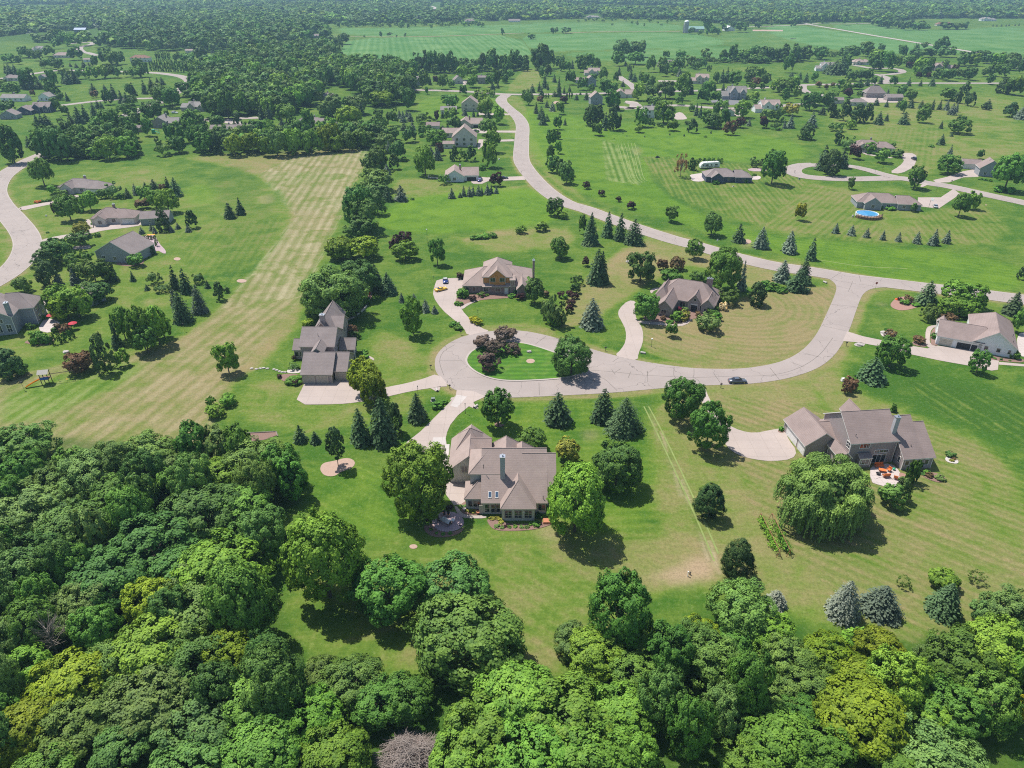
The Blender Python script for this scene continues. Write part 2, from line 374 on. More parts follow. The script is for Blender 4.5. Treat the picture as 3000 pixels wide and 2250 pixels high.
paint(F, [(370, 400), (590, 380), (640, 470), (560, 580), (400, 600), (330, 480)], 'dry', .18, 2)
stripes(F, [(370, 500), (615, 470), (560, 590), (430, 640)], (480, 600), (560, 480), 3.0, .35)
paint(F, [(400, 400), (470, 400), (480, 440), (400, 445)], 'lush', .5, 2)
paint(F, [(440, 390), (520, 340), (600, 450), (560, 480), (470, 450)], 'soil', -.22, 2)
paint(F, [(480, 440), (620, 465), (560, 560), (470, 620)], 'soil', -.15, 2)
# fields right of the main road
paint(F, [(1110, 225), (1250, 255), (1500, 280), (1720, 300), (1760, 345), (1600, 352), (1385, 335), (1420, 420), (1600, 500), (1780, 520), (2212, 560), (2212, 640), (1980, 615), (1760, 570), (1500, 490), (1270, 430), (1150, 350)], 'lush', .72, 2)
stripes(F, [(1210, 300), (1380, 300), (1400, 420), (1640, 510), (1600, 520), (1270, 430), (1180, 370)], (1180, 370), (1600, 520), 2.4, .5, ctr=(1500, 200))
stripes(F, [(1300, 300), (1385, 330), (1385, 400), (1310, 390)], (1330, 300), (1370, 400), 3.2, 1.0, straw=.4)
stripes(F, [(1640, 500), (2212, 560), (2212, 640), (1760, 570)], (1700, 520), (2212, 590), 3, .35)
paint(F, [(1385, 337), (1480, 342), (1700, 365), (1745, 395), (1640, 490), (1450, 425)], 'lush', .0, 0, 0)
paint(F, [(1385, 337), (1480, 342), (1700, 365), (1745, 395), (1640, 490), (1450, 425)], 'dry', .20, 0, 0)
stripes(F, [(1385, 337), (1480, 342), (1700, 365), (1745, 395), (1640, 490), (1450, 425)], (1430, 345), (1480, 440), 2.6, .75)
paint(F, [(1640, 490), (1750, 395), (1870, 415), (1990, 460), (2120, 430), (2185, 500), (2130, 530), (1900, 525)], 'dry', .34, 1, 0)
stripes(F, [(1640, 490), (1750, 395), (1870, 430), (1930, 530), (1800, 520)], (1660, 490), (1790, 400), 2.8, .55)
stripes(F, [(1930, 530), (1990, 460), (2120, 430), (2185, 500), (2130, 530)], (1960, 470), (2010, 530), 2.8, .6)
stripes(BL, [(830, 230), (1500, 230), (1450, 450), (1300, 700), (1200, 640), (1000, 420)], (1380, 240), (1330, 690), 3.0, .35)
paint(BL, [(800, 220), (2212, 230), (2300, 480), (1500, 560), (1300, 700), (1150, 600), (1000, 400)], 'dry', .35, 2)
paint(F, [(1720, 240), (2212, 180), (2212, 330), (1900, 330)], 'dry', .30, 3)
paint(F, [(820, 440), (1130, 390), (1260, 470), (1000, 505), (820, 500)], 'lush', .85, 2, 1)
stripes(F, [(830, 480), (1150, 450), (1240, 470), (1000, 505)], (900, 490), (1200, 470), 1.8, .35)
paint(F, [(860, 380), (960, 390), (1100, 420), (1140, 395), (830, 440)], 'dry', .40, 2)
paint(F, [(1130, 200), (1160, 330), (1290, 450), (1200, 400), (1120, 320), (1075, 215)], 'dry', .35, 1)
paint(F, [(905, 260), (1110, 260), (1100, 210), (900, 205)], 'lush', .5, 1)
paint(BO, [(870, 850), (1050, 640), (1200, 640), (1230, 760), (1060, 850)], 'dry', .35, 1)
paint(F, [(1395, 505), (1480, 500), (1560, 545), (1700, 590), (1640, 640), (1500, 560), (1420, 600), (1240, 720), (1180, 700), (1260, 600)], 'dry', .62, 2)
paint(F, [(1380, 690), (1480, 690), (1600, 640), (1700, 620), (1810, 615), (1800, 680), (1740, 760), (1620, 795), (1390, 775)], 'dry', .72, 2)
stripes(F, [(1380, 720), (1560, 700), (1620, 640), (1810, 615), (1800, 680), (1740, 760), (1620, 795), (1390, 775)], 0, 0, 2.6, .45, ctr=(1590, 655))
paint(F, [(1000, 500), (1250, 490), (1230, 540), (1000, 545)], 'dry', .5, 3)
paint(BD, [(450, 930), (1200, 910), (1500, 1040), (1480, 1100), (900, 980), (560, 990)], 'dry', .5, 1)
paint(F, [(780, 700), (940, 760), (900, 820), (820, 830)], 'dry', .3, 2)
# lots right of and below the near houses
paint(F, [(1530, 840), (1700, 800), (1850, 770), (1800, 830), (1990, 900), (2212, 1000), (2300, 1420), (1900, 1390), (1560, 1280), (1440, 1240), (1400, 1000), (1390, 880)], 'dry', .50, 3)
stripes(F, [(1540, 850), (1990, 900), (2212, 1000), (2300, 1420), (1900, 1390), (1620, 1100)], (1620, 850), (2100, 1010), 2.2, .55)
paint(F, [(1800, 830), (1870, 780), (1960, 800), (2300, 860), (2300, 1020), (2000, 890)], 'dry', -.14, 4)
paint(F, [(1800, 830), (1870, 780), (1960, 800), (2300, 860), (2300, 1020), (2000, 890)], 'soil', -.22, 2)
stripes(F, [(1960, 820), (2300, 870), (2300, 1000), (2020, 890)], (2000, 830), (2212, 960), 2.8, 1.2)
paint(F, [(820, 1170), (1400, 1080), (1440, 1240), (1280, 1450), (900, 1480), (640, 1420), (620, 1230)], 'dry', .30, 4)
paint(F, [(1170, 1170), (1240, 1180), (1560, 1150), (1550, 1260), (1400, 1290), (1230, 1240)], 'dry', .62, 4)
paint(F, [(640, 1000), (830, 1000), (900, 1150), (760, 1170), (640, 1100)], 'lush', .35, 3)
paint(F, [(980, 880), (1380, 850), (1440, 1150), (1200, 1170), (1200, 980), (1000, 920)], 'lush', .32, 3)
stripes(F, [(990, 860), (1380, 850), (1440, 1160), (1330, 1180), (1200, 960)], (1000, 885), (1380, 872), 2.4, .35)
stripes(F, [(640, 1000), (830, 1000), (880, 1150), (640, 1160)], (700, 1100), (820, 1160), 2.2, .3)
stripes(F, [(1000, 1180), (1240, 1190), (1400, 1240), (1280, 1450), (900, 1480), (960, 1300)], (1000, 1200), (1200, 1330), 2.4, .30)
stripes(F, [(1392, 875), (1404, 875), (1560, 1240), (1545, 1245)], (1398, 875), (1550, 1240), 1.0, 1.0, straw=.5)
paint(F, [(1395, 1250), (1440, 1235), (1500, 1200), (1535, 1200), (1550, 1250), (1470, 1262)], 'soil', .75, 2)
paint(BA, [(1480, 1420), (1600, 1430), (1680, 1540), (1560, 1600), (1300, 1560)], 'soil', .35, 2)
for q in ((BD, 640, 105, 50, 14), (BC, 820, 1300, 60, 40), (BG, 1380, 1370, 60, 25), (BA, 1950, 460, 90, 60), (BH, 1850, 960, 60, 40), (BI, 650, 1050, 100, 60), (BK, 610, 520, 60, 40), (BK, 1790, 1520, 60, 60), (BF, 680, 520, 60, 20)):
    paint(q[0], [(q[1]+q[3]*math.cos(a), q[2]+q[4]*math.sin(a)) for a in np.arange(0, 6.28, .6)], 'soil', .28, 2, 1)
# trodden verges along the roads are dry (painted below from the road centre lines)
# crops and pasture
for bx, pts, v in (
    (BP, [(1185, 255), (1600, 262), (2212, 245), (2900, 225), (3500, 215), (4400, 215), (4430, 290), (3700, 290), (2900, 303), (2212, 333), (1340, 336)], .8),
    (BP, [(1330, 350), (2212, 343), (2890, 315), (3080, 560), (2212, 560), (1300, 560), (1240, 490)], 1.),
    (BO, [(1015, 315), (1430, 312), (2600, 295), (3000, 400), (2600, 445), (1870, 460), (1130, 480)], .95),
    (BN, [(330, 540), (1240, 490), (1480, 560), (1480, 640), (600, 660), (250, 690), (-600, 600), (-400, 560)], .75),
    (BN, [(1040, 395), (1500, 330), (1650, 330), (2300, 490), (2300, 600), (1500, 560), (1260, 480)], .35),
    (BM, [(-200, 240), (150, 238), (300, 262), (800, 335), (1400, 435), (1750, 490), (1500, 500), (700, 500), (240, 420), (-100, 330)], 1.),
    (BM, [(340, 235), (820, 225), (1300, 285), (1700, 265), (2300, 235), (2300, 510), (1850, 490), (1400, 415), (800, 320)], .9)):
    paint(bx, pts, 'crop', v, 0, 1)
stripes(BP, [(1330, 350), (2212, 343), (2890, 315), (3080, 560), (1300, 560)], (1500, 350), (1450, 560), 9, .35)
stripes(BM, [(340, 235), (1300, 285), (2300, 235), (2300, 510), (800, 320)], (900, 260), (2000, 420), 9, .25)
# wood floor
WOODS = [
 (F, [(-300, 930), (60, 940), (300, 960), (560, 950), (650, 985), (650, 1060), (600, 1150), (585, 1250), (600, 1330), (640, 1430), (760, 1440), (900, 1500), (1300, 1470), (1480, 1330), (1620, 1330), (1900, 1400), (2100, 1350), (2500, 1300), (2500, 1500), (2212, 1690), (2050, 1690), (1950, 1600), (1600, 1700), (1400, 1700), (900, 1760), (-300, 1760)]),
 (BP, [(-80, 740), (130, 620), (300, 560), (820, 470), (1150, 480), (1300, 620), (1850, 680), (1920, 790), (1900, 960), (1550, 1000), (1300, 800), (1080, 820), (1060, 960), (830, 1060), (350, 1080), (0, 1080), (-100, 900)]),
 (BQ, [(950, 430), (1350, 470), (1770, 480), (2212, 490), (2800, 400), (3050, 300), (2900, 210), (2212, 200), (1000, 250)]),
 (BI, [(-60, 560), (60, 540), (100, 440), (600, 400), (1600, 350), (1900, 300), (2000, 480), (1750, 490), (1400, 520), (700, 570), (300, 575)]),
 (BQ, [(320, 1500), (640, 1480), (1250, 1450), (1250, 1250), (700, 1250), (400, 1300)])]
for bx, pts in WOODS: paint(bx, pts, 'soil', -.62, 2)
SKYLINE = (F, [(-900, 95), (0, 90), (160, 95), (230, 75), (650, 62), (720, 50), (900, 50), (1050, 46), (1270, 40), (1480, 42), (1560, 52), (1700, 52), (1900, 50), (1990, 40), (2212, 40), (3200, 40), (3600, -25), (-1400, -25)])
paint(*SKYLINE, 'soil', -.55, 0, 0)

# ---------------------------------------------------------------- roads
def pts(box, P): return [gw(box, *p) for p in P]
def src(P): return [G(*p) for p in P]
ROADS = []
def road(P, w, z, mat='road', kerb=True):
    ROADS.append((P, w)); return ribbon('road', P, w, z, M[mat], kerb)
main = src([(1486, 276), (1468, 293), (1486, 315), (1513, 338), (1530, 366), (1529, 408), (1527, 462), (1539, 491), (1567, 526), (1602, 560), (1640, 586), (1672, 601), (1715, 613), (1781, 638), (1874, 671), (1971, 702), (2036, 719), (2132, 747), (2250, 776), (2330, 789), (2400, 799), (2508, 818), (2617, 831), (2698, 841), (2820, 855), (2915, 867), (3000, 878), (3120, 893)])
road(main, 8.6, .03)
left = src([(-150, 905), (-60, 850), (0, 815), (32, 792), (57, 768), (76, 737), (80, 706), (66, 675), (36, 638), (2, 600), (-14, 562), (2, 525), (38, 496), (95, 466), (134, 449), (190, 420), (247, 396), (330, 355), (411, 322), (470, 298), (506, 277), (545, 252), (556, 238), (530, 224), (470, 215), (420, 212), (357, 210), (250, 207), (168, 207), (104, 215), (20, 228), (-100, 240)])
road(left, 9.3, .03)
road(src([(180, 309), (280, 297), (370, 290), (443, 288), (500, 284)]), 7, .05)
road(src([(1090, 265), (1213, 264), (1358, 268), (1453, 275), (1516, 277), (1620, 276), (1722, 275), (1880, 270), (2036, 266), (2098, 263), (2200, 259), (2300, 254), (2360, 249), (2458, 247), (2585, 244), (2933, 244), (3150, 244)]), 8, .06)
road(src([(2350, 250), (2352, 262), (2370, 272), (2400, 278), (2430, 283)]), 7, .08)
road(src([(1800, 312), (1860, 317), (1930, 312), (1995, 309), (2071, 315), (2152, 318), (2250, 313), (2329, 307), (2390, 303)]), 8, .06)
road(src([(1812, 224), (1832, 238), (1853, 252), (1866, 268)]), 7, .08)
road(src([(1838, 300), (1858, 305), (1866, 312)]), 8, .08)
road(pts(BL, [(270, 578), (170, 582), (90, 605), (70, 640), (130, 675), (300, 700), (600, 710), (870, 705), (1090, 705), (1300, 745), (1500, 775), (1750, 830), (2000, 885), (2212, 930), (2500, 1000)]), 8.5, .05)
road(pts(BL, [(230, 579), (400, 585), (600, 592), (760, 625), (900, 665), (1010, 690)]), 6.5, .07)
road(pts(BM, [(150, 212), (300, 240), (540, 280), (800, 325), (1100, 375), (1400, 425), (1800, 492)]), 9, .08, 'kerb', False)
road(pts(BM, [(150, 214), (500, 222), (800, 215)]), 7, .12, 'kerb', False)
road(pts(BM, [(900, 765), (960, 735), (890, 700), (850, 690), (960, 690), (1080, 670), (1060, 645), (950, 632), (820, 635), (700, 615), (630, 605)]), 7, .09)
road(pts(BN, [(1430, 290), (1700, 282), (2000, 268), (2200, 258)]), 8, .1, 'kerb', False)
road(pts(BN, [(-1700, 205), (0, 192), (400, 194), (820, 196)]), 9, .1, 'kerb', False)
road(pts(BO, [(-700, 340), (0, 341), (500, 328), (1060, 305)]), 4, .1, 'sand', False)
road(pts(BO, [(1430, 306), (1840, 292), (2212, 291), (2500, 292)]), 4, .1, 'sand', False)
road(pts(BO, [(195, 55), (235, 70), (215, 100), (205, 140)]), 8, .1, 'kerb', False)
road(pts(BQ, [(900, 515), (820, 492), (760, 478), (740, 440), (850, 410), (860, 396), (800, 393), (640, 405)]), 8, .1)
road(pts(BQ, [(1260, 1040), (1330, 1000), (1400, 980), (1500, 930), (1640, 850)]), 7, .08)
road(pts(BI, [(-20, 190), (200, 180), (420, 172), (600, 165), (700, 160)]), 7.5, .06)
road(pts(BI, [(230, 182), (330, 215), (440, 245), (560, 258)]), 6, .08)
# court road with the turning loop (a paved sheet with a raised grass island on it)
court = zz(F, []) + [(1273, 1066), (1277, 1042), (1299, 1016), (1331, 996), (1367, 982), (1437, 969), (1521, 967), (1589, 979), (1651, 996), (1733, 1023), (1798, 1041), (1869, 1057), (1976, 1073), (2044, 1080), (2161, 1082), (2250, 1070), (2308, 1053), (2352, 1026), (2382, 994), (2402, 962), (2428, 905), (2447, 862), (2452, 838), (2436, 820), (2400, 806), (2420, 792), (2500, 805), (2600, 822), (2640, 840), (2590, 842), (2568, 843), (2544, 849), (2525, 864), (2508, 910), (2489, 967), (2465, 1013), (2441, 1046), (2400, 1078), (2338, 1101), (2279, 1115), (2191, 1126), (2061, 1129), (1930, 1138), (1800, 1151), (1607, 1161), (1493, 1166), (1422, 1162), (1337, 1146), (1315, 1131), (1277, 1094)]
cw = src(smooth(court, 2))
slab('road', cw, .045, M['court'], kind='structure')
isl = [(1361, 1058), (1368, 1040), (1386, 1023), (1440, 1004), (1494, 1000), (1548, 1006), (1624, 1031), (1684, 1053), (1722, 1072), (1727, 1083), (1711, 1096), (1657, 1110), (1575, 1116), (1494, 1119), (1440, 1112), (1399, 1096), (1372, 1077)]
iw = src(smooth(isl, 2))
slab('kerb', iw, .05, M['kerb'], .12, kind='structure')
cc = (sum(p[0] for p in iw)/len(iw), sum(p[1] for p in iw)/len(iw))
def shrink(P, d):
    n = len(P); out = []
    for i in range(n):
        a, b = P[i-1], P[(i+1) % n]; t = Vector((b[0]-a[0], b[1]-a[1])).normalized(); nrm = Vector((-t.y, t.x))
        if nrm.dot(Vector((cc[0]-P[i][0], cc[1]-P[i][1]))) < 0: nrm = -nrm
        out.append((P[i][0]+nrm.x*d, P[i][1]+nrm.y*d))
    return out
# crack and seam lines in the court paving
mb = MB()
def seam(P, w=.10):
    Q = catmull(src(P), 2)
    for i in range(len(Q)-1):
        d = (Q[i+1]-Q[i]).normalized(); n = Vector((-d.y, d.x))*w/2
        mb.poly([(*(Q[i]-n), .05), (*(Q[i+1]-n), .05), (*(Q[i+1]+n), .05), (*(Q[i]+n), .05)])
for P in ([(1290, 1056), (1352, 1056)], [(1568, 1009), (1601, 984)], [(1795, 1060), (1812, 1049)], [(1732, 1085), (1800, 1090), (1880, 1099), (1956, 1103), (2040, 1106), (2132, 1103), (2260, 1099), (2340, 1078), (2400, 1040), (2440, 990)],
          [(1740, 1101), (1770, 1110), (1808, 1145)], [(1579, 1121), (1580, 1158)], [(1975, 1074), (1974, 1100), (1980, 1106), (1972, 1112), (1972, 1133)], [(2033, 1080), (2033, 1100), (2029, 1105)], [(2030, 1105), (2045, 1114), (2052, 1125)],
          [(2092, 1096), (2110, 1121)], [(2160, 1083), (2145, 1086)], [(2255, 1077), (2285, 1115)], [(2315, 1060), (2356, 1076)], [(2352, 1034), (2400, 1046)], [(1802, 1098), (1792, 1083)], [(1897, 1088), (1898, 1120)], [(1848, 1089), (1840, 1108)],
          [(1820, 1080), (1800, 1092)], [(2407, 954), (2480, 970)], [(2440, 892), (2506, 899)], [(2432, 818), (2466, 797)], [(2516, 805), (2522, 826)], [(2485, 855), (2498, 825)], [(1333, 1010), (1300, 1030), (1288, 1060), (1300, 1100)]):
    seam(P, .12)
tag(mb.build('road_marking', M['crack']), kind='structure')
slab('lawn', shrink(iw, .55), .172, None, kind='structure')
ISL = bpy.data.objects['lawn']

for P_ in ([(1391, 878), (1412, 920), (1450, 1000), (1500, 1110), (1543, 1212)], [(1401, 878), (1424, 920), (1463, 1000), (1512, 1105), (1552, 1196)]):
    ribbon('grass', src(zz(F, P_)), .32, .006, M['clippings'], False)
for P_ in ([(1760, 560), (1862, 575), (1960, 580)], [(1205, 302), (1260, 299), (1330, 304)]): ribbon('grass', src(zz(F, P_)), .5, .01, M['clippings'], False)
for k_ in range(6): ribbon('grass', src(zz(BK, [(405+k_*36, 450-k_*3), (440+k_*36, 560), (510+k_*34, 800), (580+k_*30, 880-k_*6)])), .3, .012, M['clippings'], False)
# driveways and walks
def drv(name, box, P, mat='drive', z=.06, sm=1, h=0, **k):
    P = zz(box, P); P = smooth(P, sm) if sm else P
    k.setdefault('kind', 'structure'); return slab(name, src(P), z, M[mat], h, **k)
drv('driveway', BC, [(228, 1238), (335, 1020), (345, 990), (720, 960), (800, 960), (860, 1020), (1100, 1080), (1270, 1040), (1430, 1010), (1620, 960), (1785, 898), (1905, 1040), (1800, 1045), (1500, 1090), (1220, 1155), (1100, 1180), (900, 1215), (700, 1235)])
drv('driveway', BA, [(-60, 560), (120, 420), (300, 240), (420, 120), (500, 30), (510, -30), (700, -10), (820, 45), (700, 100), (640, 150), (520, 250), (440, 350), (405, 430), (390, 500), (400, 560), (430, 560), (430, 640), (405, 780), (610, 900), (600, 1010), (600, 1200), (480, 1220), (390, 1100), (400, 900), (250, 700), (60, 640)], z=.058, sm=0)
drv('driveway', BA, [(510, 25), (622, 45), (512, 165), (440, 145)], 'drive_new', .066, 0)
drv('driveway', BA, [(255, 486), (390, 486), (390, 560), (240, 562)], 'drive_new', .066, 0)
drv('driveway', BA, [(380, 560), (432, 560), (405, 780), (375, 700)], 'drive_new', .066, 0)
drv('driveway', BD, [(115, 428), (400, 420), (400, 520), (330, 560), (320, 650), (380, 770), (470, 870), (600, 970), (690, 995), (560, 1020), (440, 1048), (400, 960), (300, 880), (160, 760), (65, 620), (80, 520)], z=.058)
drv('driveway', BE, [(305, 783), (388, 792), (370, 860), (390, 980), (440, 1040), (460, 1130), (450, 1220), (410, 1310), (400, 1385), (280, 1360), (170, 1335), (240, 1270), (285, 1190), (285, 1080), (240, 990), (205, 930), (215, 870)])
drv('driveway', BF, [(300, 815), (480, 870), (700, 915), (960, 965), (1170, 1000), (1280, 970), (1660, 1020), (1940, 1130), (1930, 1230), (1860, 1240), (1640, 1190), (1300, 1130), (950, 1055), (700, 985), (420, 935), (265, 920), (250, 930)], sm=0)
drv('driveway', F, [(1500, 838), (1524, 836), (1526, 848), (1538, 872), (1552, 896), (1572, 918), (1600, 931), (1630, 936), (1660, 930), (1690, 925), (1697, 932), (1702, 948), (1722, 975), (1712, 992), (1668, 997), (1630, 993), (1595, 984), (1570, 966), (1560, 944), (1550, 920), (1532, 894), (1514, 866)], sm=1)
drv('driveway', BJ, [(1020, 812), (1040, 870), (1060, 880), (1150, 880), (1220, 850), (1400, 845), (1620, 838), (1600, 798), (1400, 805), (1200, 812), (1100, 800)], sm=0)
drv('driveway', BJ, [(1290, 305), (1515, 305), (1515, 328), (1300, 325)], sm=0); drv('driveway', BJ, [(1020, 290), (1150, 280), (1200, 305), (1300, 308), (1300, 326), (1150, 335), (1040, 325)], sm=0)
drv('driveway', BJ, [(1115, 400), (1300, 405), (1500, 398), (1500, 420), (1300, 425), (1160, 425), (1160, 470), (1110, 510), (1100, 470)], sm=0)
drv('driveway', BJ, [(1120, 110), (1280, 118), (1450, 122), (1450, 138), (1250, 138), (1100, 135)], sm=0)
drv('driveway', BG, [(160, 500), (320, 470), (530, 435), (640, 390), (700, 385), (700, 430), (520, 460), (350, 495), (200, 530)])
drv('driveway', BG, [(375, 800), (520, 765), (720, 735), (850, 700), (870, 660), (910, 650), (1160, 615), (1310, 615), (1330, 660), (1160, 690), (960, 710), (800, 750), (600, 785), (390, 820)])
drv('driveway', BG, [(630, 870), (780, 850), (840, 850), (840, 880), (700, 890)]); drv('driveway', BG, [(-60, 1370), (200, 1355), (420, 1335), (440, 1420), (440, 1500), (350, 1470), (330, 1390), (100, 1400), (-60, 1400)])
drv('path', BG, [(785, 615), (830, 605), (850, 650), (880, 690), (830, 680)]); drv('driveway', BG, [(560, 400), (700, 380), (760, 400), (700, 440), (600, 450)])
drv('driveway', BL, [(1080, 465), (1215, 475), (1215, 540), (1190, 600), (1070, 662), (960, 650), (1060, 590), (1105, 540), (1085, 520)])
drv('driveway', BL, [(1230, 880), (1440, 880), (1560, 800), (1620, 850), (1420, 985), (1225, 960)], sm=0); drv('path', BL, [(1250, 770), (1300, 745), (1330, 760), (1260, 790)])
drv('driveway', BL, [(1370, 720), (1500, 690), (1640, 640), (1800, 610), (1790, 690), (1650, 695), (1520, 740), (1400, 745)], sm=0)
drv('driveway', BK, [(1020, 120), (1090, 100), (1150, 160), (1150, 185), (1010, 188)]); drv('driveway', BK, [(1640, 80), (1760, 90), (1740, 150), (1660, 150)])
drv('driveway', BM, [(700, 900), (940, 910), (1050, 930), (1040, 950), (760, 950), (690, 930)], sm=0); drv('driveway', BN, [(1030, 1075), (1380, 1080), (1420, 1100), (1300, 1140), (1060, 1120)], 'asphalt')
drv('driveway', BO, [(490, 790), (530, 780), (540, 740), (500, 740)], sm=0); drv('driveway', BO, [(1970, 930), (2100, 940), (2130, 960), (2100, 1010), (1960, 1015), (2060, 980)])
drv('driveway', BQ, [(750, 1240), (800, 1210), (850, 1200), (830, 1260), (760, 1285)]); drv('driveway', BQ, [(1890, 1100), (2100, 1090), (2170, 1090), (2165, 1150), (2080, 1140), (1900, 1125)])
drv('driveway', BN, [(470, 868), (680, 870), (680, 882), (480, 885)], sm=0); drv('driveway', BO, [(1930, 705), (2010, 740), (1990, 760), (1930, 740)])
drv('driveway', BM, [(-300, 275), (-20, 277), (-20, 290), (-300, 288)], 'sand', sm=0)
drv('path', BA, [(480, 1225), (520, 1235), (560, 1300), (640, 1330), (830, 1330), (825, 1362), (640, 1360), (560, 1350), (510, 1300)], z=.068)
drv('path', BE, [(388, 985), (440, 985), (640, 1005), (760, 1025), (860, 1010), (930, 960), (935, 900), (970, 900), (965, 960), (880, 1035), (760, 1045), (640, 1030), (440, 1020)], z=.068)
drv('path', BD, [(360, 735), (420, 690), (520, 650), (680, 620), (870, 615), (870, 632), (700, 640), (560, 665), (450, 715), (385, 765)], z=.068)
drv('path', BF, [(1145, 900), (1150, 800), (1180, 755), (1300, 745), (1300, 765), (1210, 780), (1190, 900), (1200, 950), (1280, 985), (1180, 1000), (1150, 940)], z=.068)
drv('path', BF, [(1940, 1145), (2212, 1170), (2212, 1195), (1940, 1175)], z=.07, sm=0); drv('path', BC, [(1030, 705), (1095, 740), (1090, 765), (1060, 745), (1000, 720)])
drv('path', BE, [(520, 690), (560, 660), (620, 655), (610, 672), (560, 690), (540, 720)]); drv('path', BL, [(705, 440), (740, 440), (740, 475), (850, 490), (1000, 510), (990, 520), (840, 500), (720, 480)])
# patios
drv('patio', BB, [(1290, 850), (1520, 840), (1600, 920), (1640, 1000), (1640, 1080), (1560, 1110), (1400, 1080), (1285, 1040)], 'patio', .07)
drv('patio', BA, [(240, 1380), (300, 1310), (400, 1285), (510, 1300), (580, 1360), (590, 1430), (540, 1480), (440, 1510), (320, 1500), (250, 1440)], 'stoned', .09)
drv('patio', BK, [(1175, 785), (1260, 770), (1350, 760), (1450, 830), (1350, 840), (1300, 858), (1200, 850), (1200, 810)], 'patio')
drv('patio', BK, [(1790, 830), (1900, 790), (1955, 800), (1940, 835), (1850, 835)], 'patio'); drv('patio', BK, [(1800, 712), (2010, 712), (2010, 745), (1830, 745)], 'stoned')
drv('patio', BH, [(340, 530), (420, 410), (560, 450), (540, 490), (470, 560)], 'patio'); drv('patio', BG, [(1280, 780), (1430, 740), (1470, 830), (1540, 900), (1530, 935), (1450, 890), (1380, 940), (1290, 920)], 'stoned')
drv('patio', BF, [(2130, 840), (2260, 820), (2300, 1100), (2150, 1080)], 'patio'); drv('patio', BL, [(850, 930), (980, 930), (980, 960), (860, 970), (820, 965)], 'mulch_red')
# mulch beds, sand rings, soil patches
def bed(box, P, mat='mulch', z=.075, **k): return drv('flower_bed', box, P, mat, z, 2, **k)
def disc(box, x, y, rx, ry, mat, z=.06, name='soil_patch'):
    return drv(name, box, [(x+rx*math.cos(a), y+ry*math.sin(a)) for a in np.linspace(0, 6.28, 13)[:-1]], mat, z, 1)
bed(BA, [(830, 1365), (1010, 1350), (1020, 1420), (1340, 1420), (1450, 1400), (1540, 1370), (1550, 1420), (1440, 1460), (1300, 1490), (1020, 1500), (900, 1480), (850, 1420)])
bed(BA, [(150, 1440), (240, 1400), (300, 1500), (440, 1515), (560, 1480), (600, 1440), (560, 1520), (400, 1570), (240, 1560), (160, 1500)], z=.066)
bed(BA, [(540, 1220), (620, 1160), (780, 1290), (780, 1325), (600, 1320), (560, 1290)]); bed(BB, [(1600, 930), (1700, 970), (1660, 1040), (1600, 1000)], 'mulch_red'); bed(BB, [(1830, 950), (1980, 930), (2120, 1000), (2060, 1060), (1900, 1010)])
bed(BB, [(285, 480), (360, 440), (370, 510), (300, 510)]); bed(BB, [(2090, 790), (2120, 760), (2240, 800), (2240, 850), (2120, 830)], 'rock_pale')
bed(BE, [(580, 900), (730, 960), (900, 860), (1000, 900), (1180, 860), (1250, 920), (960, 960), (820, 1020), (680, 1000), (560, 1000), (420, 960)]); bed(BD, [(330, 620), (600, 590), (900, 600), (1060, 610), (900, 640), (560, 660), (420, 700), (370, 740), (300, 700)])
bed(BF, [(760, 530), (800, 480), (860, 440), (1000, 440), (1040, 480), (1090, 545), (980, 580), (880, 592), (800, 570)], 'mulch_red'); bed(BF, [(1195, 960), (1210, 790), (1300, 765), (1290, 965), (1260, 972)]); bed(BF, [(960, 950), (1080, 900), (1150, 930), (1170, 995)])
bed(BF, [(1670, 1030), (1860, 1070), (2100, 1120), (2212, 1110), (2212, 1160), (1900, 1130), (1700, 1090)]); bed(BF, [(650, 840), (700, 800), (840, 830), (830, 870), (700, 880)], 'rock_pale'); bed(BF, [(1270, 650), (1500, 640), (1520, 690), (1300, 690)])
bed(BC, [(600, 190), (900, 190), (960, 120), (1060, 0), (1080, 60), (1000, 180), (880, 290), (790, 330), (700, 250)]); bed(BC, [(40, 930), (150, 900), (330, 920), (330, 1030), (220, 1030), (80, 970)]); bed(BC, [(160, 850), (300, 850), (300, 900), (140, 900)], 'rock_pale')
bed(BC, [(740, 370), (880, 370), (940, 480), (860, 520), (740, 500)]); bed(BG, [(1160, 620), (1290, 600), (1290, 640), (1200, 640)], 'mulch_red'); bed(BG, [(1020, 1020), (1330, 960), (1340, 1020), (1200, 1050)]); bed(BH, [(200, 640), (460, 560), (520, 650), (360, 680), (280, 660)])
drv('soil_patch', F, [(690, 1014), (697, 1000), (722, 996), (750, 988), (768, 996), (764, 1010), (735, 1020), (722, 1030), (700, 1028)], 'sand', .06, 2); disc(F, 893, 1181, 9, 5, 'sand'); disc(F, 1146, 781, 9.5, 5, 'sand', .19); disc(BG, 1640, 976, 33, 15, 'sand'); disc(F, 522, 607, 11, 4, 'sand'); None
disc(BK, 1800, 1505, 50, 25, 'sand'); disc(BF, 435, 957, 60, 22, 'rock'); drv('driveway', BA, [(640, 150), (690, 108), (715, 150), (748, 172), (705, 176)], sm=0); drv('driveway', BC, [(1700, 1060), (1812, 1040), (1795, 1088), (1765, 1098)], sm=0); drv('driveway', BC, [(1912, 1185), (1925, 1162), (1985, 1150), (1975, 1185)], sm=0); disc(BO, 1360, 950, 30, 14, 'sand')
disc(BL, 1860, 950, 6, 6, 'sand'); disc(BA, 970, 345, 55, 30, 'mulch', .064)
drv('garden_bed', BR, [(-60, 40), (-59, 40), (-59, 41)], 'mulch') if 0 else None
drv('vegetable_bed', (0, 1200, 2.212), [(1560, 205), (1600, 155), (1790, 145), (1800, 165), (1720, 195), (1600, 215)], 'mulch', .07, 0)

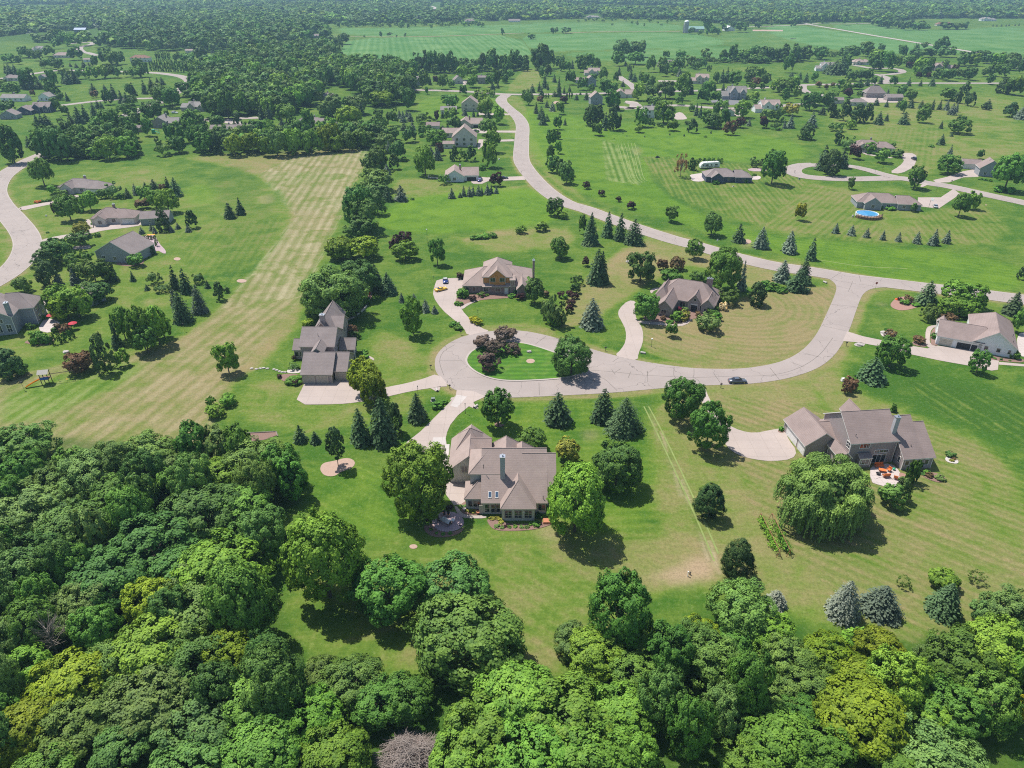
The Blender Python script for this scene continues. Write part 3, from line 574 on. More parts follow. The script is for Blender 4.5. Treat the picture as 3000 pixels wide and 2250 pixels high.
# verge wear and final ground mesh
for P, w in ROADS[:3]+[(cw+[cw[0]], 1.5)]:
    Q = catmull(P, 4)
    for q in Q:
        if q.y > 420: continue
        ix0, ix1 = np.searchsorted(xs, (q.x-w/2-3.2, q.x+w/2+3.2)); iy0, iy1 = np.searchsorted(ys, (q.y-w/2-3.2, q.y+w/2+3.2))
        sub = CH['dry'].reshape(ny, nx)[iy0:iy1, ix0:ix1]
        dd = np.hypot(GX[iy0:iy1, ix0:ix1]-q.x, GY[iy0:iy1, ix0:ix1]-q.y)
        np.maximum(sub, .62*np.clip((w/2+2.6-dd)/1.6, 0, 1), out=sub)
idx = np.arange(ny*nx).reshape(ny, nx)
Fq = np.stack([idx[:-1, :-1], idx[:-1, 1:], idx[1:, 1:], idx[1:, :-1]], -1).reshape(-1, 4)
m, t, b = newmat('grass'); b.inputs['Roughness'].default_value = .95; b.inputs['Specular IOR Level'].default_value = .08
pos = nd(t, 'ShaderNodeNewGeometry').outputs['Position']
A = {k: nd(t, 'ShaderNodeAttribute', attribute_name=k).outputs['Fac'] for k in CH}
nb, nm_, nf, nff = noise(t, pos, .022, 4, .6), noise(t, pos, .11, 5, .6, .6), noise(t, pos, .55, 4, .65), noise(t, pos, 3.2, 3, .7)
mp = nd(t, 'ShaderNodeMapping'); mp.inputs['Rotation'].default_value = (0, 0, .5); mp.inputs['Scale'].default_value = (.05, .6, 1); t.links.new(pos, mp.inputs[0])
nst = noise(t, mp.outputs[0], 1.0, 4, .6)
dry = mathn(t, 'ADD', mathn(t, 'ADD', A['dry'], .16), mathn(t, 'MULTIPLY', mathn(t, 'SUBTRACT', nb, .5), 1.0))
dry = mathn(t, 'ADD', dry, mathn(t, 'MULTIPLY', mathn(t, 'SUBTRACT', nm_, .5), 1.35))
dry = mathn(t, 'ADD', dry, mathn(t, 'MULTIPLY', mathn(t, 'SUBTRACT', nst, .5), .5))
dry = mathn(t, 'ADD', dry, mathn(t, 'MULTIPLY', mathn(t, 'SUBTRACT', nf, .5), .55))
wv = mathn(t, 'PINGPONG', mathn(t, 'ADD', A['phase'], mathn(t, 'MULTIPLY', mathn(t, 'SUBTRACT', nm_, .5), .25)), .5)
wv = ramp(t, wv, .12, .38)
cx = nd(t, 'ShaderNodeCombineXYZ'); t.links.new(mathn(t, 'MULTIPLY', A['phase'], 1.15), cx.inputs[0]); t.links.new(mathn(t, 'MULTIPLY', nb, 2.2), cx.inputs[1]); t.links.new(mathn(t, 'MULTIPLY', nm_, .7), cx.inputs[2])
irr = ramp(t, noise(t, cx.outputs[0], 1.0, 3, .7), .36, .64)
n_mx = nd(t, 'ShaderNodeMix'); n_mx.inputs[0].default_value = .5; t.links.new(wv, n_mx.inputs[2]); t.links.new(irr, n_mx.inputs[3]); wv = n_mx.outputs[0]
strp = mathn(t, 'MULTIPLY', mathn(t, 'SUBTRACT', wv, .5), mathn(t, 'MULTIPLY', A['amp'], ramp(t, nf, .2, .7)))
dry = mathn(t, 'ADD', dry, mathn(t, 'MULTIPLY', strp, .95))
dryc = ramp(t, dry, -.05, 1.05)
c = mixc(t, ramp(t, dryc, 0, .42), (.043, .112, .012), (.112, .172, .026))
c = mixc(t, ramp(t, dryc, .38, 1), c, (.235, .19, .092))
c = mixc(t, mathn(t, 'MULTIPLY', A['lush'], ramp(t, mathn(t, 'ADD', nm_, mathn(t, 'MULTIPLY', strp, .35)), .25, .7)), c, (.125, .225, .014))
c = mixc(t, mathn(t, 'MULTIPLY', A['lush'], .35), c, (.085, .19, .014))
c = mixc(t, A['crop'], c, mixc(t, ramp(t, mathn(t, 'ADD', nb, mathn(t, 'MULTIPLY', strp, 1.3)), .3, .75), (.050, .155, .032), (.135, .24, .080)))
sw = mathn(t, 'MULTIPLY', A['straw'], mathn(t, 'MULTIPLY', wv, ramp(t, nm_, .36, .6)))
c = mixc(t, sw, c, (.36, .33, .21))
c = mixc(t, mathn(t, 'MAXIMUM', A['soil'], 0.0), c, (.36, .25, .175))
c = mixc(t, mathn(t, 'MAXIMUM', mathn(t, 'MULTIPLY', A['soil'], -1.0), 0.0), c, (.030, .080, .012))
# blades, clumps and mower lines as albedo grain
c = mixc(t, mathn(t, 'MULTIPLY', mathn(t, 'MULTIPLY', A['amp'], mathn(t, 'SUBTRACT', 1.0, wv)), .30), c, (.03, .07, .01))
nk = noise(t, pos, 1.3, 5, .8)
c = mixc(t, mathn(t, 'MULTIPLY', ramp(t, nk, .52, .30), .55), c, mixc(t, .6, c, (.015, .04, .006)))
c = mixc(t, mathn(t, 'MULTIPLY', ramp(t, nk, .54, .78), .55), c, mixc(t, .55, c, (.42, .42, .20)))
c = mixc(t, mathn(t, 'MULTIPLY', ramp(t, nff, .5, .28), .35), c, (.015, .03, .006))
t.links.new(c, b.inputs['Base Color'])
bp = nd(t, 'ShaderNodeBump'); bp.inputs['Strength'].default_value = .35; bp.inputs['Distance'].default_value = .25
t.links.new(mathn(t, 'ADD', nff, nf), bp.inputs['Height']); t.links.new(bp.outputs[0], b.inputs['Normal']); M['grass'] = m
me = npmesh('ground', np.stack([gx, gy, np.zeros_like(gx)], 1), Fq, [m], attr={k: ('POINT', v) for k, v in CH.items()})
g_ = bpy.data.objects.new('ground', me); COL.objects.link(g_); tag(g_, kind='structure')
# island lawn uses its own short green grass
m, t, b = newmat('lawn'); b.inputs['Roughness'].default_value = .95; b.inputs['Specular IOR Level'].default_value = .08
pos = nd(t, 'ShaderNodeNewGeometry').outputs['Position']; sp = nd(t, 'ShaderNodeSeparateXYZ'); t.links.new(pos, sp.inputs[0])
w_ = ramp(t, mathn(t, 'PINGPONG', mathn(t, 'MULTIPLY', sp.outputs[1], .45), .5), .1, .4)
c = mixc(t, mathn(t, 'MULTIPLY', w_, ramp(t, noise(t, pos, .5, 4), .3, .7)), (.050, .130, .018), (.090, .205, .022))
c = mixc(t, mathn(t, 'MULTIPLY', ramp(t, noise(t, pos, .25, 4), .5, .8), .5), c, (.16, .20, .05)); t.links.new(c, b.inputs['Base Color']); M['lawn'] = m
ISL.data.materials[0] = m
# ---------------------------------------------------------------- foliage prototypes (unit size)
def unit(v): return v/np.maximum(np.linalg.norm(v, axis=-1, keepdims=True), 1e-9)
def cards(C, N, size, asp=1.0, tint=None, spin=True):
    """one quad leaf spray per centre C with normal N"""
    n = len(C); N = unit(N); a = rng.normal(size=(n, 3)); U = unit(np.cross(N, a)); Vv = np.cross(N, U)
    s = (size*rng.uniform(.65, 1.35, n))[:, None]
    U = U*s*.5; Vv = Vv*s*.5*asp
    k = [C-U-Vv*.6, C+U*.55-Vv, C+U+Vv*.6, C-U*.5+Vv]     # slightly irregular outline
    V = np.stack(k, 1).reshape(-1, 3); Fq = np.arange(n*4).reshape(n, 4)
    T = np.repeat(tint if tint is not None else rng.uniform(0, 1, n), 4)
    return V, Fq, T
def sph(n): return unit(rng.normal(size=(n, 3)))
def SUP(d, n=3.2): return 1/(math.hypot(d[0], d[1])**n+abs(d[2])**n)**(1/n)
def crown_pts(nc, ns, nl, cr=.36, sr=.36, env=None, low=-.75, ragged=.12):
    """clumps on an ellipsoid, sub-clumps on clumps, sprays on sub-clumps; returns centres, normals, tint"""
    P = []
    while len(P) < nc:
        d = unit(rng.normal(size=3));
        if d[2] < low: continue
        if all(np.dot(d, q) < math.cos(1.35/math.sqrt(nc)) for q in P) or rng.random() < .04: P.append(d)
    C, N, T = [], [], []
    for d in P:
        rad = (1-cr*.85)*(1+rng.uniform(-ragged, ragged))*SUP(d); c = d*rad
        if env is not None: c = env(c, d)
        cs = cr*rng.uniform(.8, 1.2); sd = unit(sph(ns)+d*.75); sc = c+sd*cs*.72; st = rng.uniform(0, 1, ns)
        ld = unit(sph(ns*nl).reshape(ns, nl, 3)+sd[:, None]*.6)
        lc = sc[:, None]+ld*(cs*sr)*rng.uniform(.5, 1.1, (ns, nl, 1))
        C.append(lc.reshape(-1, 3)); N.append((ld*.50+sd[:, None]*.42+d*.45+np.array([0, 0, .12])+rng.normal(size=(ns, nl, 3))*.33).reshape(-1, 3))
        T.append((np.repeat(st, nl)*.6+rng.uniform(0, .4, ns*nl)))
    return np.concatenate(C), np.concatenate(N), np.clip(np.concatenate(T), 0, 1)
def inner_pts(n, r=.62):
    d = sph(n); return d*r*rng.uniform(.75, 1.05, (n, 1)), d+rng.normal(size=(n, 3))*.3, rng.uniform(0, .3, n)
def fin(C, N, T, size, asp=1.0):
    return cards(C, N, size, asp, T)
LODS = {0: (60, 9, 40, .053), 1: (30, 7, 22, .105), 2: (15, 5, 11, .22), 3: (8, 3, 6, .42)}
def broad(lod, var=0, env=None, cr=None, low=-.75, ragged=.12, sz=1.0):
    nc, ns, nl, s = LODS[lod]
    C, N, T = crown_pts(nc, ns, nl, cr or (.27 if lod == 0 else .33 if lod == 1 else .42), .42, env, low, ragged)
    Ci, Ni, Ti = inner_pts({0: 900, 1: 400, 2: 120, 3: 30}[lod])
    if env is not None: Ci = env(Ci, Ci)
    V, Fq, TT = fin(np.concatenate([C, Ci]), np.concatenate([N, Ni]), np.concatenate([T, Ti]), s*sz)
    return V, Fq, TT
def env_egg(c, d):      # wider low, narrower top
    z = c[..., 2:3]; k = 1-.20*np.clip(z, 0, 1)-.10*np.clip(-z, 0, 1); return np.concatenate([c[..., :2]*k, z], -1)
def env_pine(c, d):
    z = c[..., 2:3]; k = np.clip(1.0-.42*(z+.6), .25, 1.0); return np.concatenate([c[..., :2]*k, z], -1)
def env_flat(c, d):
    z = c[..., 2:3]; return np.concatenate([c[..., :2]*(1+.05*z), np.where(z < 0, z*.55, z)], -1)
def spruce(lod, full=1.0, pw=.70):
    """unit height cone, base radius 1: whorls of drooping boughs"""
    nl, nb, nk, s = {0: (30, 20, 8, .15), 1: (20, 14, 6, .25), 2: (12, 11, 4, .42), 3: (6, 7, 3, .75)}[lod]
    C, N, T = [], [], []
    for i in range(nl):
        z = (i+.5)/nl; R = (1-z)**pw*(1.0 if z > .08 else .9)*full
        n = max(4, int(nb*(.35+.9*(1-z)))); ph = rng.uniform(0, 6.28); t0 = rng.uniform(0, 1, n)
        for k in range(n):
            a = ph+6.283*k/n+rng.uniform(-.12, .12); rr = R*rng.uniform(.78, 1.12)*(1+.10*math.sin(a*2+full*40)); d = np.array([math.cos(a), math.sin(a), 0])
            tt = (np.arange(nk)+.7)/nk; tt = tt**.75
            c = d[None]*(rr*tt)[:, None]; zc = z+rng.uniform(-.4, .4)/nl-.075*tt**1.6*rr+.02*rr
            side = np.array([-d[1], d[0], 0])*(rng.uniform(-1, 1, nk)*.10*(R+.1)*tt)[:, None]
            c = c+side; c[:, 2] = np.clip(zc, .012, 1)
            C.append(c); N.append(d[None]*.75+np.array([[0, 0, .85]])+rng.normal(size=(nk, 3))*.33)
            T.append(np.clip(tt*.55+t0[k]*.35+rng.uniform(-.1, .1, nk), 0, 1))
    C.append(np.array([[0, 0, z] for z in np.linspace(.93, 1.0, 5)])); N.append(rng.normal(size=(5, 3))); T.append(np.full(5, .6))
    C = np.concatenate(C); N = np.concatenate(N); T = np.concatenate(T)
    V, Fq, TT = cards(C, N, s, .75, T)
    # sizes shrink towards the tip; the unit shape is scaled (r, r, h), keep cards from stretching
    cen = C.repeat(4, 0); k = (.38+.62*(1-cen[:, 2:3])); V = cen+(V-cen)*k*np.array([[1, 1, .42]])
    return V, Fq, TT
def willow(nl=30):
    C, N, T = [], [], []; L_ = []
    while len(L_) < nl:
        d = unit(rng.normal(size=3)); d[2] = abs(d[2])*1.1-.25; d = unit(d)
        if all(np.dot(d, q) < math.cos(.36) for q in L_) or rng.random() < .02: L_.append(d)
    for d in L_:
        h = math.hypot(d[0], d[1]); c = d*np.array([.80, .80, .74])*rng.uniform(.86, 1.08)*min(SUP(d, 2.6), 1.12); rl = rng.uniform(.17, .27); lt = rng.uniform(.1, .8)
        # leafy cap of the bough
        n = 500; e = unit(sph(n)+np.array([d[0]*.6, d[1]*.6, .8])); C.append(c+e*rl*np.array([1, 1, .7])*rng.uniform(.6, 1.05, (n, 1))); N.append(e+rng.normal(size=(n, 3))*.4); T.append(np.clip(lt+rng.uniform(0, .3, n)+.1, 0, 1))
        for q in range(44):      # curtains falling from its rim
            a = rng.uniform(0, 6.28); r_ = rl*rng.uniform(.55, 1.1); st = c+np.array([math.cos(a)*r_, math.sin(a)*r_, -rl*.1*rng.random()]); Lq = rng.uniform(.25, .95)*(.30+.75*h); m = int(26*Lq+6)
            t = np.linspace(0, 1, m); sw = np.array([math.cos(a), math.sin(a)])*.05; ph = rng.uniform(0, 6)
            pp = np.stack([st[0]+sw[0]*np.sqrt(t)+.02*np.sin(t*5+ph)+rng.normal(size=m)*.012, st[1]+sw[1]*np.sqrt(t)+.02*np.cos(t*4+ph)+rng.normal(size=m)*.012, np.maximum(st[2]-t*Lq, -.97+.12*rng.random())], 1)
            o_ = np.array([math.cos(a)*.5+d[0], math.sin(a)*.5+d[1], .45])
            C.append(pp); N.append(o_[None]+rng.normal(size=(m, 3))*.38); T.append(np.clip(lt*.8+.25*rng.random()+rng.uniform(-.1, .1, m), 0, 1))
    C = np.concatenate(C); N = unit(np.concatenate(N)); n_ = len(C)
    U = unit(np.cross(N, np.array([[0, 0, 1.]]))); Vv = np.cross(U, N); s = rng.uniform(.010, .019, n_)[:, None]; U = U*s; Vv = Vv*s*2.0
    V = np.stack([C-U*.5-Vv, C+U-Vv*.6, C+U*.4+Vv, C-U+Vv*.7], 1).reshape(-1, 3)
    V2, F2, T2 = fin(*inner_pts(1200, .62), .09)
    return np.concatenate([V, V2]), np.concatenate([np.arange(n_*4).reshape(-1, 4), F2+n_*4]), np.concatenate([np.repeat(np.concatenate(T), 4), T2])
def trunk_mb(lean=0, limbs=5, top=.62, r=.06, low=.30):
    mb = MB(); mb.tube((0, 0, -.01), (0, 0, low), r, r*.8, 7); mb.tube((0, 0, low), (lean, .01, top), r*.8, r*.35, 6)
    for i in range(limbs):
        a = i*2.4+.5; z0 = low+(top-low)*i/limbs*.7
        mb.tube((lean*i/limbs, 0, z0), (.32*math.cos(a), .32*math.sin(a), z0+.25), r*.45, r*.14, 5)
    return mb
def bare(n=70):         # leafless branching crown inside the unit ball
    mb = MB(); mb.tube((0, 0, -1), (0, 0, .2), .06, .03, 6)
    for i in range(n):
        a = rnd.uniform(0, 6.28); z0 = rnd.uniform(-.5, .3); e = rnd.uniform(.2, 1.2); L = rnd.uniform(.5, .95)
        p = Vector((0, 0, z0)); d = Vector((math.cos(a)*math.cos(e), math.sin(a)*math.cos(e), math.sin(e)))
        q = p+d*L*.6; mb.tube(p, q, .018, .011, 4)
        for _ in range(3):
            d2 = (d+Vector((rnd.uniform(-.6, .6), rnd.uniform(-.6, .6), rnd.uniform(-.3, .5)))).normalized(); mb.tube(q, q+d2*L*.45, .010, .004, 3)
    return mb
PROTO = {}
def proto(shape, lod, var):
    k = (shape, lod, var)
    if k in PROTO: return PROTO[k]
    if shape == 'broad': d = broad(lod, env=env_egg if var % 2 else None, ragged=.12+.04*(var % 3))
    elif shape == 'loose': d = broad(lod, env=None, cr=.30, ragged=.30, sz=.95)
    elif shape == 'pine': d = broad(lod, env=env_pine, cr=.27, low=-.95, ragged=.14, sz=.85)
    elif shape == 'shrub': d = broad(max(1, lod), env=env_flat, cr=.40, ragged=.10)
    elif shape == 'column': d = broad(lod, env=env_egg, cr=.25, low=-1, ragged=.05, sz=.9)
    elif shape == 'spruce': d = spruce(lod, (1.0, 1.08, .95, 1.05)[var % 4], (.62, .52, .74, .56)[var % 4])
    elif shape == 'willow': d = willow()
    elif shape == 'sparse':
        C, N, T = crown_pts(24, 6, 24, .24, .5, None, -.5, .35); d = fin(C, N, T, .06, 1.3)
    me = npmesh('crown', d[0], d[1], [None], attr={'tint': ('POINT', d[2])})
    PROTO[k] = me; return me
TRUNK = {}
def trunk_mesh(kind):
    if kind not in TRUNK:
        mb = {'b': lambda: trunk_mb(), 's': lambda: trunk_mb(limbs=0, top=.9, r=.03, low=.2), 'x': lambda: trunk_mb(.03, 6, .8, .035, .18)}[kind]()
        o = mb.build('trunk', M['bark']); TRUNK[kind] = o.data; bpy.data.objects.remove(o)
    return TRUNK[kind]
# kind -> shape, trunk, name, category, clear height factor, wording
KIND = {
 'm': ('broad', 'b', 'broadleaf_tree', 'mid green broadleaf tree', .16), 'l': ('broad', 'b', 'broadleaf_tree', 'light green broadleaf tree', .12), 'o': ('loose', 'b', 'broadleaf_tree', 'olive green loose broadleaf tree', .10),
 'N': ('pine', 's', 'pine_tree', 'small dark pine with a bare lower trunk', .26), 'q': ('broad', 'b', 'broadleaf_tree', 'big olive green dense tree', .08), 'y': ('broad', 'b', 'broadleaf_tree', 'yellow green broadleaf tree', .10), 'Y': ('broad', 'b', 'broadleaf_tree', 'bright yellow leafed tree', .12), 'k': ('broad', 'b', 'broadleaf_tree', 'dark green dense broadleaf tree', .10), 'e': ('broad', 'b', 'broadleaf_tree', 'vivid green maple tree', .12),
 'g': ('loose', 'b', 'broadleaf_tree', 'grey green airy tree', .08), 'v': ('broad', 'b', 'broadleaf_tree', 'green and cream variegated tree', .14), 't': ('sparse', 'b', 'young_tree', 'thin young tree', .22),
 'p': ('broad', 'b', 'purple_leaf_tree', 'dark purple leafed tree', .14), 'P': ('loose', 'x', 'purple_leaf_tree', 'spreading bronze purple leafed tree', .14), 'R': ('broad', 'b', 'reddish_tree', 'dull reddish brown leafed tree', .10),
 's': ('spruce', 's', 'spruce_tree', 'dark green spruce', 0), 'b': ('spruce', 's', 'blue_spruce_tree', 'blue green spruce', 0), 'B': ('spruce', 's', 'blue_spruce_tree', 'silvery blue spruce', 0), 'n': ('pine', 's', 'pine_tree', 'fluffy dark green pine', .03),
 'h': ('shrub', None, 'shrub', 'rounded green shrub', 0), 'c': ('column', None, 'arborvitae', 'narrow upright evergreen', 0), 'w': ('willow', 'b', 'willow_tree', 'weeping willow with hanging curtains of leaves', .04),
 'W': ('shrub', None, 'flowering_shrub', 'shrub with creamy white flowers', 0), 'O': ('shrub', None, 'flowering_shrub', 'low clump of orange flowers', 0), 'f': ('shrub', None, 'flowering_shrub', 'low clump of pink flowers', 0), 'D': ('sparse', 'x', 'dying_tree', 'nearly bare tan dying tree', .12)}
TREES = []      # dict per plant
def add(box, s, low=False):
    """rows 'x ytop ybottom width kind' in the coordinates of one enlarged view"""
    x0, y0, sc = box
    for r in s.split(';'):
        r = r.split()
        if len(r) < 5: continue
        x, a, b_, w = map(float, r[:4]); place(x0+x/sc, y0+a/sc, y0+b_/sc, w/sc, r[4])
def place(u, v0, v1, w, k):
    shape = KIND[k][0]; d = {'k': k, 'u': u, 'v': (v0+v1)/2, 'w': w}
    if shape == 'spruce':
        X, Y = G(u, v1); r = w/2*depth(Y, 0)/FPX; Y += r*.9; X, _ = G(u, PX(X, Y, 0)[1])
        X = (u-1500)/FPX*depth(Y, 0)
        lo, hi = .3, 60
        for _ in range(30):
            h = (lo+hi)/2
            if PX(X, Y, h)[1] > v0: lo = h
            else: hi = h
        d.update(X=X, Y=Y, r=r*1.04, h=h*1.03, z=0)
    else:
        vc = (v0+v1)/2; c = 2.0
        for _ in range(8):
            X, Y = G(u, vc, c); dd = depth(Y, c); r = w/2*dd/FPX
            phi = math.atan2(CAM_H-c, math.hypot(X, Y)); m_ = (v1-v0)/2*dd/FPX
            q_ = 1.4545; hh = max(m_**q_-(r*math.sin(phi))**q_, .0001)**(1/q_)/math.cos(phi); hh = min(max(hh, r*(.62 if shape not in ('shrub',) else .4)), r*(6 if shape == 'column' else 2.3))
            clear = KIND[k][4]*(.55 if k not in 'Nt' else 1)*2*hh/(1-KIND[k][4]) if shape not in ('shrub', 'column') else -hh*.08
            if shape == 'shrub': clear = -hh*.35
            c = clear+hh
        d.update(X=X, Y=Y, r=r, h=hh, z=c, clear=clear)
    if d['Y'] < 25 or d['Y'] > 4200: return
    if 'fix' in d: pass
    TREES.append(d)
# ---------------------------------------------------------------- every plant read off the photograph
add(F, """903 948 1120 140 l;1245 995 1163 135 l;1334 948 1062 104 k;1228 942 1003 56 v;1146 918 978 66 m;1076 838 922 68 m;1204 850 926 64 s;1302 842 922 56 s;1347 862 950 78 s;
1476 812 908 86 m;1533 868 972 78 m;1535 1038 1128 74 n;1597 1155 1255 76 n;1783 960 1148 194 w;1930 1040 1098 56 o;1952 1030 1085 36 g;1978 992 1048 22 c;1967 996 1052 22 c;
698 1102 1310 162 l;838 1195 1345 150 m;983 1222 1310 150 k;1010 1288 1470 225 q;1338 1230 1400 130 m;1600 1250 1380 130 o;1676 1278 1320 48 B;1818 1258 1352 74 B;1899 1268 1352 92 b;2040 1225 1272 60 l;2035 1262 1352 88 s;1953 1243 1268 28 t;2110 1232 1258 32 t;
45 925 1010 130 o;190 975 1090 120 g;315 945 1030 130 o;110 1000 1080 110 o;60 1050 1170 150 g;160 1080 1210 150 k;70 1150 1290 160 k;260 1020 1120 120 m;330 1110 1250 170 k;440 1040 1180 160 k;230 1180 1330 170 k;400 1170 1300 150 k;
395 980 1060 100 g;470 985 1080 110 l;545 945 1060 130 o;600 955 1060 90 m;625 985 1080 70 m;530 1040 1150 120 m;560 1090 1220 110 k;330 1240 1360 110 y;410 1210 1330 120 g;480 1150 1310 190 l;515 1210 1400 140 m;440 1250 1420 190 o;
30 1190 1330 120 g;120 1290 1400 110 g;200 1240 1360 120 g;60 1290 1420 110 m;330 1340 1480 180 l;430 1370 1520 150 o;500 1350 1490 130 y;585 1390 1560 140 o;560 1440 1600 160 m;150 1400 1560 170 y;50 1390 1510 120 l;240 1380 1500 120 o;
330 1450 1600 180 g;430 1500 1650 170 g;60 1500 1650 150 y;170 1510 1640 160 o;270 1550 1690 150 k;560 1560 1700 170 m;420 1610 1740 170 k;90 1620 1760 160 m;680 1480 1610 130 l;720 1560 1700 150 l;760 1420 1530 130 o;820 1460 1570 120 m;
690 1420 1500 90 o;880 1450 1560 110 m;
1120 1430 1590 190 e;1230 1470 1630 190 e;1050 1500 1660 170 e;1160 1560 1720 190 e;1270 1560 1720 190 e;1000 1580 1720 150 e;1340 1480 1600 150 e;1370 1570 1690 110 e;
1290 1370 1450 130 l;1240 1350 1420 90 g;1370 1400 1500 110 m;1450 1340 1470 110 m;1430 1440 1580 100 k;1510 1335 1400 80 y;1490 1500 1640 90 m;1545 1370 1500 120 o;1590 1340 1420 80 m;1660 1320 1420 110 l;1620 1400 1560 100 m;1700 1370 1480 110 o;1740 1430 1540 120 o;
1560 1480 1600 90 g;1790 1365 1470 110 y;1850 1350 1420 60 l;1900 1350 1460 100 y;1880 1420 1530 130 y;1860 1470 1620 190 y;1800 1500 1600 90 y;1680 1525 1680 170 e;1620 1580 1700 130 e;1770 1560 1700 150 e;1730 1500 1580 100 m;
1940 1400 1540 120 l;2020 1380 1470 85 g;2000 1500 1600 120 l;2080 1350 1500 150 m;2150 1330 1480 150 l;2180 1270 1380 110 g;2060 1470 1600 130 m;2030 1580 1720 180 g;1950 1600 1720 130 e;2140 1450 1580 110 m;2205 1500 1560 40 Y;2130 1290 1360 60 g;1680 1450 1540 100 o;
665 650 690 0.1 h""")
TREES.pop()
add(BC, """1500 70 470 240 l;1390 30 140 70 b;1525 40 135 70 b;1645 100 200 80 b;1650 145 252 86 b;1745 165 265 80 b;990 725 1160 330 y;1080 860 1270 270 y;900 800 1020 220 y;
950 1290 1700 260 s;1190 1170 1720 330 s;1310 1190 1560 200 n;1560 1120 1460 250 s;300 1465 1670 150 s;460 1530 1680 130 s;665 1449 1825 230 N;
850 370 500 120 R;880 420 520 110 o;985 640 690 90 h;980 680 745 105 h;230 915 1030 190 h;70 905 950 60 p;240 965 1030 60 p;220 780 860 100 g;222 705 760 50 p;1770 1190 1300 130 h;1850 1180 1240 70 h;380 320 390 120 y;730 200 300 140 y;
1970 330 400 100 h;2010 380 440 80 h;480 -60 140 260 o;560 0 220 330 m;700 -80 90 260 k;820 -20 200 280 k;930 0 200 200 h;450 80 270 150 g;1030 -30 60 60 O;990 60 130 70 O;960 120 190 90 h;900 200 260 80 O;860 230 300 100 h;810 280 320 70 O;1020 90 150 60 h;800 440 520 60 R""")
add(BD, """110 -5 262 165 m;1440 -20 200 200 m;1765 -20 90 200 s;1840 120 515 250 s;1720 190 290 80 p;1780 650 1000 270 b;1620 375 500 120 o;1605 480 590 100 k;1545 555 610 80 p;1600 585 650 90 p;1560 650 720 100 p;1545 710 800 90 p;1450 565 630 90 p;
1290 560 620 100 R;1340 580 930 150 g;1440 680 940 160 g;1290 640 850 120 g;1390 800 960 170 h;1130 395 560 220 o;1170 430 695 200 k;390 530 655 140 h;500 618 665 80 p;345 665 730 90 h;590 570 625 80 o;650 590 625 50 h;920 590 645 90 h;1010 595 645 100 p;500 840 890 90 Y;560 870 915 90 Y;
280 890 960 80 h;330 920 990 90 h;350 380 415 90 p;400 385 412 70 p;1570 1040 1490 410 k;620 1020 1190 220 P;840 925 1090 230 P;680 1210 1430 240 P;930 1140 1240 170 P;750 1080 1260 210 P;90 740 815 80 b;950 540 600 60 h;1480 590 660 80 h""")
add(BE, """40 300 640 170 s;440 290 600 270 k;650 370 485 110 R;800 345 480 150 R;750 465 600 210 h;1000 475 590 160 o;975 170 360 170 m;1260 252 680 340 m;1430 400 700 110 b;1405 25 220 135 s;1625 55 285 160 b;1905 95 330 180 b;2125 165 395 130 s;
1835 385 625 190 b;2040 370 640 170 s;1990 480 722 220 s;1600 590 840 210 n;1310 660 830 200 o;490 705 985 250 m;790 885 1010 130 h;745 1005 1145 110 m;1100 885 1090 240 g;1150 830 950 150 h;1255 800 900 80 W;880 880 970 90 v;660 935 975 60 R;
1680 580 660 100 h;1750 600 700 120 h;1840 640 718 130 h;1720 640 700 90 h;820 845 900 40 f;880 845 890 70 g;1000 890 950 70 R;720 970 1020 80 h;1180 900 1010 120 h;860 940 990 70 v""")
add(BF, """2200 110 260 120 n;1150 275 550 240 s;1490 260 480 300 l;1650 290 560 300 l;1450 440 640 280 l;1600 480 650 260 l;1190 515 700 200 o;2075 395 672 250 s;2190 560 820 140 m;805 860 1200 300 m;555 1100 1405 310 s;345 1300 1450 150 R;1740 1010 1260 180 m;805 1595 1680 60 m;
925 465 535 100 h;1040 500 550 90 h;960 435 490 110 R;870 445 480 50 p;1320 640 680 100 R;1420 640 700 140 R;735 775 820 65 h;775 810 870 130 R;1080 870 930 120 R;1100 920 955 60 h;1245 830 910 70 h;2115 1030 1130 100 h;1880 1085 1110 30 h;1965 1100 1130 30 h;1900 1095 1120 35 h;2060 1120 1140 30 h;1900 1000 1060 50 h;840 460 475 40 O""")
